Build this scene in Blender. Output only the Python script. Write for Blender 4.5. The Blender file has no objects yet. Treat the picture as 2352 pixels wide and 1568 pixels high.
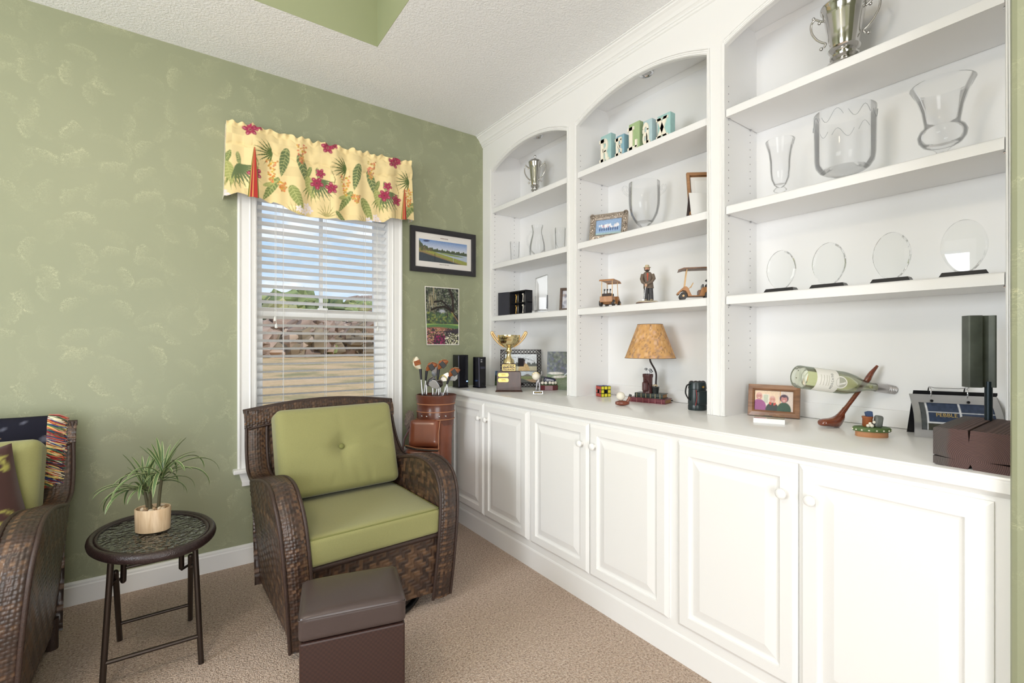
import bpy, bmesh, math, random
import numpy as np
from mathutils import Vector, Matrix

random.seed(7)
rng = np.random.default_rng(7)
PI = math.pi
S = bpy.context.scene
COL = S.collection

# ------------------------------------------------------------------ camera
cam_data = bpy.data.cameras.new('camera')
cam_data.sensor_width = 36.0
cam_data.lens = 16.384
cam_data.shift_y = 4.5 / 2352
cam_data.clip_start = 0.02
cam_data.clip_end = 600
cam = bpy.data.objects.new('camera', cam_data)
cam.location = (0, 0, 1.211)
cam.rotation_euler = (PI / 2, 0, -math.radians(35.73))
COL.objects.link(cam)
S.camera = cam

# ------------------------------------------------------------------ view, world, sun, big lights
S.view_settings.view_transform = 'Standard'
S.view_settings.look = 'None'
S.view_settings.gamma = 1.0
S.view_settings.use_curve_mapping = False
S.view_settings.exposure = 0.16
S.cycles.caustics_reflective = False
S.cycles.caustics_refractive = False
S.cycles.sample_clamp_indirect = 6.0
S.cycles.max_bounces = 10
S.cycles.diffuse_bounces = 5
S.cycles.transparent_max_bounces = 24

SKY = 1.0
SUN = 2.6
BOWL = 44.0
FILL_L = 72.0
FILL_R = 58.0


def lin(c):
    """sRGB 0-255 triple (or #hex) to linear RGBA"""
    if isinstance(c, str):
        c = [int(c[i:i + 2], 16) for i in (1, 3, 5)]
    r = []
    for v in c[:3]:
        v = v / 255.0
        r.append(v / 12.92 if v <= 0.04045 else ((v + 0.055) / 1.055) ** 2.4)
    return (r[0], r[1], r[2], 1.0)


class NT:
    """tiny node-tree helper"""
    def __init__(self, tree):
        self.t = tree

    def n(self, kind, **kw):
        nd = self.t.nodes.new(kind)
        for k, v in kw.items():
            if k == 'i':
                for a, b in v.items():
                    if hasattr(b, 'is_output') or b.__class__.__name__.startswith('NodeSocket'):
                        self.t.links.new(b, nd.inputs[a])
                    else:
                        nd.inputs[a].default_value = b
            else:
                setattr(nd, k, v)
        return nd

    def l(self, a, b):
        self.t.links.new(a, b)

    def math(self, op, a, b=0.0, c=None, clamp=False):
        nd = self.t.nodes.new('ShaderNodeMath')
        nd.operation = op
        nd.use_clamp = clamp
        for k, v in enumerate((a, b, c)):
            if v is None:
                continue
            if isinstance(v, (int, float)):
                nd.inputs[k].default_value = v
            else:
                self.t.links.new(v, nd.inputs[k])
        return nd.outputs[0]

    def ramp(self, fac, stops):
        nd = self.t.nodes.new('ShaderNodeValToRGB')
        e = nd.color_ramp.elements
        while len(e) < len(stops):
            e.new(0.5)
        for el, (p, c) in zip(e, stops):
            el.position = p
            el.color = c
        self.t.links.new(fac, nd.inputs[0])
        return nd.outputs[0]

    def mix(self, fac, a, b, blend='MIX'):
        nd = self.t.nodes.new('ShaderNodeMix')
        nd.data_type = 'RGBA'
        nd.blend_type = blend
        for k, v in ((0, fac), (6, a), (7, b)):
            if isinstance(v, (int, float, tuple)):
                nd.inputs[k].default_value = v
            else:
                self.t.links.new(v, nd.inputs[k])
        return nd.outputs[2]


world = bpy.data.worlds.new('sky')
S.world = world
world.use_nodes = True
wt = NT(world.node_tree)
world.node_tree.nodes.clear()
tc = wt.n('ShaderNodeTexCoord')
sep = wt.n('ShaderNodeSeparateXYZ', i={0: tc.outputs['Generated']})
grad = wt.ramp(sep.outputs['Z'], [(0.0, lin((226, 238, 252))), (0.16, lin((190, 219, 250))), (0.6, lin((120, 172, 232)))])
mp = wt.n('ShaderNodeMapping', i={'Vector': tc.outputs['Generated'], 'Scale': (3, 3, 9)})
nz = wt.n('ShaderNodeTexNoise', i={'Vector': mp.outputs[0], 'Scale': 2.2, 'Detail': 6.0, 'Roughness': 0.55})
cl = wt.ramp(nz.outputs['Fac'], [(0.48, (0, 0, 0, 1)), (0.66, (1, 1, 1, 1))])
skyc = wt.mix(cl, grad, lin((246, 249, 254)))
bg = wt.n('ShaderNodeBackground', i={'Color': skyc, 'Strength': SKY})
wo = wt.n('ShaderNodeOutputWorld', i={'Surface': bg.outputs[0]})

sun_data = bpy.data.lights.new('sun', 'SUN')
sun_data.energy = SUN
sun_data.angle = 0.03
sun_data.color = (1, 0.95, 0.86)
sun = bpy.data.objects.new('sun', sun_data)
sun.rotation_euler = (math.radians(48), 0, math.radians(25))
COL.objects.link(sun)


def area(name, loc, rot, sx, sy, energy, color):
    d = bpy.data.lights.new(name, 'AREA')
    d.shape = 'RECTANGLE'
    d.size, d.size_y = sx, sy
    d.energy = energy
    d.color = color
    o = bpy.data.objects.new(name, d)
    o.location = loc
    o.rotation_euler = rot
    COL.objects.link(o)
    return o


# added fill lights at the made-up left window and rear door, for ambient light
area('added_fill_left', (-2.83, 0.9, 1.5), (0, -PI / 2, 0), 1.3, 1.5, FILL_L, (0.93, 0.97, 1.0))
area('added_fill_rear', (-0.6, -1.58, 1.1), (PI / 2, 0, 0), 1.7, 1.95, FILL_R, (1.0, 0.98, 0.95))

# ------------------------------------------------------------------ mesh builder
class MB:
    def __init__(self):
        self.v = []
        self.f = []

    def add(self, vs, fs):
        o = len(self.v)
        self.v.extend([tuple(map(float, p)) for p in vs])
        self.f.extend([tuple(i + o for i in q) for q in fs])
        return self

    def box(self, lo, hi):
        x0, y0, z0 = lo
        x1, y1, z1 = hi
        vs = [(x0, y0, z0), (x1, y0, z0), (x1, y1, z0), (x0, y1, z0), (x0, y0, z1), (x1, y0, z1), (x1, y1, z1), (x0, y1, z1)]
        return self.add(vs, [(0, 3, 2, 1), (4, 5, 6, 7), (0, 1, 5, 4), (1, 2, 6, 5), (2, 3, 7, 6), (3, 0, 4, 7)])

    def cbox(self, c, s):
        return self.box([c[i] - s[i] / 2 for i in range(3)], [c[i] + s[i] / 2 for i in range(3)])

    def taper(self, c, s0, s1, z0, z1):
        """frustum of a rectangular pyramid; c=(x,y)"""
        vs = []
        for (sx, sy), z in ((s0, z0), (s1, z1)):
            vs += [(c[0] - sx / 2, c[1] - sy / 2, z), (c[0] + sx / 2, c[1] - sy / 2, z), (c[0] + sx / 2, c[1] + sy / 2, z), (c[0] - sx / 2, c[1] + sy / 2, z)]
        return self.add(vs, [(0, 3, 2, 1), (4, 5, 6, 7), (0, 1, 5, 4), (1, 2, 6, 5), (2, 3, 7, 6), (3, 0, 4, 7)])

    def lathe(self, prof, n=24, c=(0, 0, 0), sx=1.0, sy=1.0, cap=True):
        vs, fs = [], []
        m = len(prof)
        for r, z in prof:
            for k in range(n):
                a = 2 * PI * k / n
                vs.append((c[0] + r * sx * math.cos(a), c[1] + r * sy * math.sin(a), c[2] + z))
        for j in range(m - 1):
            for k in range(n):
                a, b = j * n + k, j * n + (k + 1) % n
                fs.append((a, b, b + n, a + n))
        if cap:
            if prof[0][0] > 1e-6:
                fs.append(tuple(range(n - 1, -1, -1)))
            if prof[-1][0] > 1e-6:
                fs.append(tuple(range((m - 1) * n, m * n)))
        return self.add(vs, fs)

    def tube(self, pts, r, n=8, closed=False, cap=True, sec=None):
        """swept round tube; r number or list; sec=(a,b) flattens the section"""
        P = [Vector(p) for p in pts]
        m = len(P)
        R = r if isinstance(r, (list, tuple)) else [r] * m
        T = []
        for i in range(m):
            if closed:
                t = P[(i + 1) % m] - P[i - 1]
            else:
                t = P[min(i + 1, m - 1)] - P[max(i - 1, 0)]
            T.append(t.normalized() if t.length > 1e-9 else Vector((0, 0, 1)))
        up = Vector((0, 0, 1)) if abs(T[0].z) < 0.9 else Vector((1, 0, 0))
        u = T[0].cross(up).normalized()
        vs, fs = [], []
        sa, sb = sec if sec else (1, 1)
        for i in range(m):
            u = (u - T[i] * u.dot(T[i]))
            u = u.normalized() if u.length > 1e-9 else T[i].orthogonal().normalized()
            w = T[i].cross(u)
            for k in range(n):
                a = 2 * PI * k / n
                vs.append(P[i] + u * (R[i] * sa * math.cos(a)) + w * (R[i] * sb * math.sin(a)))
        for i in range(m if closed else m - 1):
            j = (i + 1) % m
            for k in range(n):
                fs.append((i * n + k, i * n + (k + 1) % n, j * n + (k + 1) % n, j * n + k))
        if cap and not closed:
            fs.append(tuple(range(n - 1, -1, -1)))
            fs.append(tuple(range((m - 1) * n, m * n)))
        return self.add(vs, fs)

    def rod(self, a, b, r, r2=None, n=10):
        return self.tube([a, b], [r, r if r2 is None else r2], n)

    def prism(self, poly, d0, d1, plane='xz'):
        """extrude a 2D outline; plane xz -> depth along y, xy -> along z, yz -> along x"""
        n = len(poly)
        f = {'xz': lambda p, d: (p[0], d, p[1]), 'xy': lambda p, d: (p[0], p[1], d), 'yz': lambda p, d: (d, p[0], p[1])}[plane]
        vs = [f(p, d0) for p in poly] + [f(p, d1) for p in poly]
        fs = [tuple(range(n)), tuple(range(2 * n - 1, n - 1, -1))]
        fs += [(i, n + i, n + (i + 1) % n, (i + 1) % n) for i in range(n)]
        return self.add(vs, fs)

    def ball(self, c, r, nu=14, nv=9):
        rx, ry, rz = r if isinstance(r, (tuple, list)) else (r, r, r)
        vs = [(c[0], c[1], c[2] - rz)]
        for j in range(1, nv):
            t = -PI / 2 + PI * j / nv
            for k in range(nu):
                a = 2 * PI * k / nu
                vs.append((c[0] + rx * math.cos(t) * math.cos(a), c[1] + ry * math.cos(t) * math.sin(a), c[2] + rz * math.sin(t)))
        vs.append((c[0], c[1], c[2] + rz))
        fs = []
        for k in range(nu):
            fs.append((0, 1 + (k + 1) % nu, 1 + k))
            fs.append((len(vs) - 1, 1 + (nv - 2) * nu + k, 1 + (nv - 2) * nu + (k + 1) % nu))
        for j in range(nv - 2):
            for k in range(nu):
                a, b = 1 + j * nu + k, 1 + j * nu + (k + 1) % nu
                fs.append((a, b, b + nu, a + nu))
        return self.add(vs, fs)

    def grid(self, X, closed_u=False):
        """X: array (nu,nv,3)"""
        nu, nv = X.shape[:2]
        fs = []
        for i in range(nu if closed_u else nu - 1):
            i2 = (i + 1) % nu
            for j in range(nv - 1):
                fs.append((i * nv + j, i2 * nv + j, i2 * nv + j + 1, i * nv + j + 1))
        return self.add(X.reshape(-1, 3), fs)

    def loft(self, rings, cap=True):
        n = len(rings[0])
        vs = [p for r in rings for p in r]
        fs = []
        for j in range(len(rings) - 1):
            for k in range(n):
                a, b = j * n + k, j * n + (k + 1) % n
                fs.append((a, b, b + n, a + n))
        if cap:
            fs.append(tuple(range(n - 1, -1, -1)))
            fs.append(tuple(range((len(rings) - 1) * n, len(rings) * n)))
        return self.add(vs, fs)

    def xf(self, M, start=0):
        for i in range(start, len(self.v)):
            self.v[i] = tuple(M @ Vector(self.v[i]))
        return self

    def mesh(self, name, mat=None, smooth=None, bevel=0.0, colors=None, recalc=True, segs=2):
        me = bpy.data.meshes.new(name)
        me.from_pydata(self.v, [], self.f)
        if colors is not None:
            at = me.color_attributes.new('Col', 'FLOAT_COLOR', 'POINT')
            arr = np.ones((len(self.v), 4), np.float32)
            arr[:, :3] = colors
            at.data.foreach_set('color', arr.ravel())
        if bevel or recalc:
            bm = bmesh.new()
            bm.from_mesh(me)
            if recalc:
                bmesh.ops.recalc_face_normals(bm, faces=bm.faces)
            if bevel:
                ed = [e for e in bm.edges if len(e.link_faces) == 2 and e.calc_face_angle(0) > 0.6]
                bmesh.ops.bevel(bm, geom=ed, offset=bevel, segments=segs, affect='EDGES', profile=0.5, clamp_overlap=True)
            bm.to_mesh(me)
            bm.free()
        if smooth is not None:
            me.polygons.foreach_set('use_smooth', [True] * len(me.polygons))
            me.set_sharp_from_angle(angle=math.radians(smooth))
        if mat:
            me.materials.append(mat)
        me.update()
        return me

    def obj(self, name, mat, parent=None, **kw):
        return link(name, self.mesh(name, mat, **kw), parent)


def link(name, me, parent=None):
    o = bpy.data.objects.new(name, me)
    COL.objects.link(o)
    if parent is not None:
        o.parent = parent
    return o


def tag(o, label, cat, group=None):
    o['label'] = label
    o['category'] = cat
    if group:
        o['group'] = group
    return o


def thing(name, label, cat, loc=(0, 0, 0), rz=0.0, group=None):
    o = bpy.data.objects.new(name, None)
    o.empty_display_size = 0.05
    o.location = loc
    o.rotation_euler = (0, 0, rz)
    COL.objects.link(o)
    return tag(o, label, cat, group)


def struct(name, mb, mat, **kw):
    o = mb.obj(name, mat, **kw)
    o['kind'] = 'structure'
    return o


def sroot(name):
    o = bpy.data.objects.new(name, None)
    o.empty_display_size = 0.05
    COL.objects.link(o)
    o['kind'] = 'structure'
    return o


def spline(pts, n=8):
    """Catmull-Rom through the points"""
    P = [np.array(p, float) for p in pts]
    P = [2 * P[0] - P[1]] + P + [2 * P[-1] - P[-2]]
    out = []
    for i in range(1, len(P) - 2):
        for k in range(n):
            t = k / n
            out.append(0.5 * ((2 * P[i]) + (-P[i - 1] + P[i + 1]) * t + (2 * P[i - 1] - 5 * P[i] + 4 * P[i + 1] - P[i + 2]) * t * t + (-P[i - 1] + 3 * P[i] - 3 * P[i + 1] + P[i + 2]) * t ** 3))
    out.append(P[-2])
    return out


def rbox(half, r, crown=(0, 0), n=18, dent=None):
    """puffy rounded box -> MB"""
    g = np.linspace(-1, 1, n + 1)
    mb = MB()
    for ax in range(3):
        for sg in (-1, 1):
            A, B = np.meshgrid(g, g, indexing='ij')
            p = np.zeros(A.shape + (3,))
            p[..., ax] = sg
            p[..., (ax + 1) % 3] = A
            p[..., (ax + 2) % 3] = B
            h = np.array(half)
            q = p * h
            lim = np.maximum(h - r, 0)
            c = np.clip(q, -lim, lim)
            d = q - c
            L = np.linalg.norm(d, axis=-1, keepdims=True)
            L[L < 1e-9] = 1
            x = c + d / L * r
            u, v = x[..., 0] / h[0], x[..., 1] / h[1]
            bump = np.clip((1 - u ** 2), 0, 1) ** 0.6 * np.clip((1 - v ** 2), 0, 1) ** 0.6
            s = x[..., 2] / h[2]
            x[..., 2] += bump * np.where(s > 0, crown[0] * s, crown[1] * s)
            if dent is not None:
                x[..., 2] -= dent(x[..., 0], x[..., 1]) * np.clip(s, 0, 1)
            mb.grid(x)
    return mb


def weld(me, d=1e-5):
    bm = bmesh.new()
    bm.from_mesh(me)
    bmesh.ops.remove_doubles(bm, verts=bm.verts, dist=d)
    bmesh.ops.recalc_face_normals(bm, faces=bm.faces)
    bm.to_mesh(me)
    bm.free()
    me.polygons.foreach_set('use_smooth', [True] * len(me.polygons))
    return me


def copy_tree(o, parent=None, **props):
    c = o.copy()
    COL.objects.link(c)
    if parent is not None:
        c.parent = parent
    for ch in list(o.children):
        copy_tree(ch, c)
    for k, v in props.items():
        c[k] = v
    return c


# ------------------------------------------------------------------ materials
MATS = {}


def new_mat(name):
    m = bpy.data.materials.new(name)
    m.use_nodes = True
    nt = NT(m.node_tree)
    b = m.node_tree.nodes['Principled BSDF']
    return m, nt, b


def mat(name, col, rough=0.5, metal=0.0, spec=0.5, var=0.0, vscale=30.0, bump=0.0, bscale=200.0, coat=0.0, emit=None, sheen=0.0, stretch=None):
    if name in MATS:
        return MATS[name]
    m, nt, b = new_mat(name)
    c = lin(col)
    b.inputs['Roughness'].default_value = rough
    b.inputs['Metallic'].default_value = metal
    b.inputs['Specular IOR Level'].default_value = spec
    b.inputs['Coat Weight'].default_value = coat
    b.inputs['Coat Roughness'].default_value = 0.08
    b.inputs['Sheen Weight'].default_value = sheen
    tcn = nt.n('ShaderNodeTexCoord')
    vec = tcn.outputs['Object']
    if stretch:
        vec = nt.n('ShaderNodeMapping', i={'Vector': vec, 'Scale': stretch}).outputs[0]
    if var:
        nz_ = nt.n('ShaderNodeTexNoise', i={'Vector': vec, 'Scale': vscale, 'Detail': 4.0})
        k = nt.ramp(nz_.outputs['Fac'], [(0.25, tuple(v * (1 - var) for v in c[:3]) + (1,)), (0.75, tuple(min(1, v * (1 + var)) for v in c[:3]) + (1,))])
        nt.l(k, b.inputs['Base Color'])
    else:
        b.inputs['Base Color'].default_value = c
    if bump:
        n2 = nt.n('ShaderNodeTexNoise', i={'Vector': vec, 'Scale': bscale, 'Detail': 3.0})
        bp = nt.n('ShaderNodeBump', i={'Height': n2.outputs['Fac'], 'Strength': bump, 'Distance': 0.002})
        nt.l(bp.outputs[0], b.inputs['Normal'])
    if emit:
        b.inputs['Emission Color'].default_value = lin(emit[0])
        b.inputs['Emission Strength'].default_value = emit[1]
    MATS[name] = m
    return m


def vcol_mat(name, rough=0.6, spec=0.4, bump=0.0, bscale=300.0, coat=0.0, sheen=0.0):
    """colour printed/woven in: read from the mesh colour attribute"""
    if name in MATS:
        return MATS[name]
    m, nt, b = new_mat(name)
    a = nt.n('ShaderNodeVertexColor', layer_name='Col')
    nt.l(a.outputs['Color'], b.inputs['Base Color'])
    b.inputs['Roughness'].default_value = rough
    b.inputs['Specular IOR Level'].default_value = spec
    b.inputs['Coat Weight'].default_value = coat
    b.inputs['Sheen Weight'].default_value = sheen
    if bump:
        tcn = nt.n('ShaderNodeTexCoord')
        n2 = nt.n('ShaderNodeTexNoise', i={'Vector': tcn.outputs['Object'], 'Scale': bscale, 'Detail': 3.0})
        bp = nt.n('ShaderNodeBump', i={'Height': n2.outputs['Fac'], 'Strength': bump, 'Distance': 0.002})
        nt.l(bp.outputs[0], b.inputs['Normal'])
    MATS[name] = m
    return m


def glass_mat(name, tint=(1, 1, 1), edge=(0.55, 0.57, 0.58), refl=0.16, rough=0.0):
    """clear glass: fresnel mix of mirror and tinted transmission, darker where the wall is seen edge-on"""
    if name in MATS:
        return MATS[name]
    m = bpy.data.materials.new(name)
    m.use_nodes = True
    t = m.node_tree
    t.nodes.clear()
    nt = NT(t)
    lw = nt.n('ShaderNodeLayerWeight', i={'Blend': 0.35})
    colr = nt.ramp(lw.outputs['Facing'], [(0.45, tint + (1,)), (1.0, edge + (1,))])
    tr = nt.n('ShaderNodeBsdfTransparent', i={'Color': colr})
    gl = nt.n('ShaderNodeBsdfGlossy', i={'Color': (1, 1, 1, 1), 'Roughness': rough})
    fr = nt.n('ShaderNodeLayerWeight', i={'Blend': refl})
    f2 = nt.math('MULTIPLY', fr.outputs['Fresnel'], 0.8, clamp=True)
    mx = nt.n('ShaderNodeMixShader', i={0: f2, 1: tr.outputs[0], 2: gl.outputs[0]})
    nt.n('ShaderNodeOutputMaterial', i={'Surface': mx.outputs[0]})
    MATS[name] = m
    return m


WHITE = mat('white_paint', (238, 238, 237), 0.38, bump=0.02, bscale=60)
WHITE_IN = mat('white_shelf_paint', (237, 237, 237), 0.42)
TRIM = mat('white_trim_paint', (236, 236, 235), 0.35)
COUNTER = mat('white_worktop', (234, 234, 233), 0.22, bump=0.015, bscale=40)
BLACK = mat('black_plastic', (18, 18, 22), 0.3)
SILVER = mat('polished_silver', (205, 203, 200), 0.12, metal=1.0)
CHROME = mat('chrome', (215, 215, 218), 0.1, metal=1.0)
GOLD = mat('gold_plate', (240, 222, 172), 0.2, metal=1.0)
BRASS = mat('brass_plate', (214, 172, 96), 0.25, metal=1.0)
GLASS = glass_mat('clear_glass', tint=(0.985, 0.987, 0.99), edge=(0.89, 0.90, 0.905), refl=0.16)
PANE = glass_mat('window_glass', edge=(0.8, 0.85, 0.85), refl=0.08)
CREAMBALL = mat('ball_white', (236, 230, 216), 0.4, bump=0.25, bscale=900)


def wall_material():
    m, nt, b = new_mat('sponged_green_wall')
    tcn = nt.n('ShaderNodeTexCoord')
    pos = tcn.outputs['Object']
    sx = nt.n('ShaderNodeSeparateXYZ', i={0: pos})
    # lay the pattern along the wall: x+y, z
    u = nt.math('ADD', sx.outputs[0], nt.math('MULTIPLY', sx.outputs[1], -0.93))
    cv = nt.n('ShaderNodeCombineXYZ', i={0: u, 1: sx.outputs[2], 2: 0.0})
    total = None
    for k, (scale, off, power) in enumerate(((7.6, 0.0, 1.0), (6.4, 3.7, 0.62))):
        mp_ = nt.n('ShaderNodeMapping', i={'Vector': cv.outputs[0], 'Location': (off, off * 1.7, 0)})
        vo = nt.n('ShaderNodeTexVoronoi', voronoi_dimensions='2D', i={'Vector': mp_.outputs[0], 'Scale': scale, 'Randomness': 0.72})
        sub = nt.n('ShaderNodeVectorMath', operation='SUBTRACT', i={0: mp_.outputs[0], 1: vo.outputs['Position']})
        rs = nt.n('ShaderNodeSeparateXYZ', i={0: vo.outputs['Color']})
        ang = nt.math('MULTIPLY_ADD', rs.outputs[0], 4.6, -2.3)
        rot = nt.n('ShaderNodeVectorRotate', rotation_type='Z_AXIS', i={'Vector': sub.outputs[0], 'Angle': ang})
        ls = nt.n('ShaderNodeSeparateXYZ', i={0: rot.outputs[0]})
        # fan shape: flat at the bottom, arched on top
        warp = nt.n('ShaderNodeTexNoise', i={'Vector': mp_.outputs[0], 'Scale': 26.0, 'Detail': 2.0})
        wv = nt.math('MULTIPLY_ADD', warp.outputs['Fac'], 0.05, -0.025)
        ex = nt.math('DIVIDE', nt.math('ADD', ls.outputs[0], wv), 0.062)
        ey = nt.math('DIVIDE', nt.math('ADD', ls.outputs[1], wv), 0.043)
        rr = nt.math('ADD', nt.math('MULTIPLY', ex, ex), nt.math('MULTIPLY', ey, ey))
        inside = nt.math('SUBTRACT', 1.05, rr, clamp=True)
        top = nt.math('MULTIPLY_ADD', ls.outputs[1], 24.0, 0.42, clamp=True)
        shape = nt.math('MULTIPLY', nt.math('MULTIPLY', inside, 2.6, clamp=True), top)
        rim = nt.math('MULTIPLY', nt.math('COMPARE', rr, 0.82, 0.26), 0.55)
        shape = nt.math('MULTIPLY', shape, nt.math('ADD', rim, 0.62))
        lace = nt.n('ShaderNodeTexNoise', i={'Vector': mp_.outputs[0], 'Scale': 95.0, 'Detail': 2.5, 'Roughness': 0.6, 'Distortion': 1.2})
        ln = nt.math('ABSOLUTE', nt.math('SUBTRACT', lace.outputs['Fac'], 0.5))
        ln = nt.math('SUBTRACT', 1.0, nt.math('MULTIPLY', ln, 15.0), clamp=True)
        pw = nt.math('MULTIPLY_ADD', rs.outputs[1], 0.85, 0.15)
        one = nt.math('MULTIPLY', nt.math('MULTIPLY', shape, ln), nt.math('MULTIPLY', pw, power))
        total = one if total is None else nt.math('MAXIMUM', total, one)
    big = nt.n('ShaderNodeTexNoise', i={'Vector': cv.outputs[0], 'Scale': 1.6, 'Detail': 2.0})
    base = nt.ramp(big.outputs['Fac'], [(0.3, lin((146, 151, 124))), (0.7, lin((152, 156, 129)))])
    colr = nt.mix(nt.math('MULTIPLY', total, 0.85, clamp=True), base, lin((192, 192, 158)))
    nt.l(colr, b.inputs['Base Color'])
    b.inputs['Roughness'].default_value = 0.42
    b.inputs['Specular IOR Level'].default_value = 0.4
    n2 = nt.n('ShaderNodeTexNoise', i={'Vector': pos, 'Scale': 160.0, 'Detail': 2.0})
    hsum = nt.math('ADD', nt.math('MULTIPLY', n2.outputs['Fac'], 0.4), total)
    bp = nt.n('ShaderNodeBump', i={'Height': hsum, 'Strength': 0.12, 'Distance': 0.002})
    nt.l(bp.outputs[0], b.inputs['Normal'])
    return m


def carpet_material():
    m, nt, b = new_mat('beige_carpet')
    tcn = nt.n('ShaderNodeTexCoord')
    pos = tcn.outputs['Object']
    a = nt.n('ShaderNodeTexNoise', i={'Vector': pos, 'Scale': 120.0, 'Detail': 3.0, 'Roughness': 0.75})
    v = nt.n('ShaderNodeTexVoronoi', i={'Vector': pos, 'Scale': 190.0})
    c = nt.ramp(a.outputs['Fac'], [(0.28, lin((120, 98, 82))), (0.42, lin((196, 172, 154))), (0.55, lin((224, 203, 186))), (0.72, lin((246, 232, 220)))])
    dk = nt.ramp(v.outputs['Distance'], [(0.0, (1, 1, 1, 1)), (0.8, (0.8, 0.78, 0.76, 1))])
    c2 = nt.mix(1.0, c, dk, 'MULTIPLY')
    g = nt.n('ShaderNodeTexNoise', i={'Vector': pos, 'Scale': 3.0, 'Detail': 2.0})
    tint = nt.ramp(g.outputs['Fac'], [(0.35, (0.96, 0.95, 0.94, 1)), (0.65, (1, 1, 1, 1))])
    c3 = nt.mix(1.0, c2, tint, 'MULTIPLY')
    nt.l(c3, b.inputs['Base Color'])
    b.inputs['Roughness'].default_value = 0.95
    b.inputs['Specular IOR Level'].default_value = 0.05
    b.inputs['Sheen Weight'].default_value = 0.15
    h = nt.math('ADD', a.outputs['Fac'], nt.math('MULTIPLY', v.outputs['Distance'], -0.8))
    bp = nt.n('ShaderNodeBump', i={'Height': h, 'Strength': 0.9, 'Distance': 0.008})
    nt.l(bp.outputs[0], b.inputs['Normal'])
    return m


def ceiling_material():
    m, nt, b = new_mat('stippled_ceiling')
    tcn = nt.n('ShaderNodeTexCoord')
    pos = tcn.outputs['Object']
    b.inputs['Base Color'].default_value = lin((249, 249, 250))
    b.inputs['Roughness'].default_value = 0.9
    a = nt.n('ShaderNodeTexNoise', i={'Vector': pos, 'Scale': 95.0, 'Detail': 3.0, 'Roughness': 0.6})
    r = nt.ramp(a.outputs['Fac'], [(0.42, (0, 0, 0, 1)), (0.6, (1, 1, 1, 1))])
    bp = nt.n('ShaderNodeBump', i={'Height': r, 'Strength': 0.4, 'Distance': 0.005})
    nt.l(bp.outputs[0], b.inputs['Normal'])
    return m


def wood_material(name, dark, light, rough=0.4, scale=6.0, stretch=(1, 1, 10), coat=0.0, rings=False):
    if name in MATS:
        return MATS[name]
    m, nt, b = new_mat(name)
    tcn = nt.n('ShaderNodeTexCoord')
    mp_ = nt.n('ShaderNodeMapping', i={'Vector': tcn.outputs['Object'], 'Scale': stretch})
    nz_ = nt.n('ShaderNodeTexNoise', i={'Vector': mp_.outputs[0], 'Scale': scale, 'Detail': 5.0, 'Roughness': 0.6, 'Distortion': 0.6})
    c = nt.ramp(nz_.outputs['Fac'], [(0.3, lin(dark)), (0.7, lin(light))])
    nt.l(c, b.inputs['Base Color'])
    b.inputs['Roughness'].default_value = rough
    b.inputs['Coat Weight'].default_value = coat
    bp = nt.n('ShaderNodeBump', i={'Height': nz_.outputs['Fac'], 'Strength': 0.08, 'Distance': 0.002})
    nt.l(bp.outputs[0], b.inputs['Normal'])
    MATS[name] = m
    return m


WALL = wall_material()
CARPET = carpet_material()
CEIL = ceiling_material()
GREEN_PLAIN = mat('plain_green_paint', (154, 161, 126), 0.5, var=0.03, vscale=3)

# ================================================================== THE SETTING
ZC = 2.74           # ceiling
YW = 2.947          # window wall
XL, YR = -2.9, -1.65
XG = 1.5            # green wall beside the built-in
YG = 0.195          # its end
XB = 2.115          # back of the built-in
XF = 1.852          # face of the bookcase

struct('floor', MB().box((XL, YR, -0.06), (XB + 0.1, YW, 0.0)), CARPET)

# ceiling with the square tray cut into it
tx0, tx1, ty0, ty1, tz = -2.24, 0.841, -1.06, 2.358, 3.05
cb = MB()
for lo, hi in (((XL, YR), (tx0, YW)), ((tx1, YR), (XB + 0.1, YW)), ((tx0, YR), (tx1, ty0)), ((tx0, ty1), (tx1, YW))):
    cb.box((lo[0], lo[1], ZC), (hi[0], hi[1], ZC + 0.05))
struct('ceiling', cb, CEIL)
tb = MB()
e_ = 0.002
tb.box((tx0 - 0.05, ty0 - 0.05, ZC + 0.0005), (tx0 + e_, ty1 + 0.05, tz)).box((tx1 - e_, ty0 - 0.05, ZC + 0.0005), (tx1 + 0.05, ty1 + 0.05, tz))
tb.box((tx0, ty0 - 0.05, ZC + 0.0005), (tx1, ty0 + e_, tz)).box((tx0, ty1 - e_, ZC + 0.0005), (tx1, ty1 + 0.05, tz))
struct('wall_tray', tb, GREEN_PLAIN)
struct('ceiling_tray', MB().box((tx0 - 0.05, ty0 - 0.05, tz), (tx1 + 0.05, ty1 + 0.05, tz + 0.05)), CEIL)

# window wall, with its opening
WX0, WX1, WZ0, WZ1 = 0.357, 1.124, 0.525, 2.19
wb = MB()
for x0, x1, z0, z1 in ((XL, WX0, 0, ZC), (WX1, XB + 0.1, 0, ZC), (WX0, WX1, 0, WZ0), (WX0, WX1, WZ1, ZC)):
    wb.box((x0, YW, z0), (x1, YW + 0.14, z1))
struct('wall_window', wb, WALL)
struct('wall_green', MB().box((XG, YR, 0), (XB + 0.1, YG, ZC)), WALL, bevel=0.012)
struct('wall_alcove', MB().box((XB + 0.02, YG, 0), (XB + 0.1, YW, ZC)), WHITE)
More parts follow.
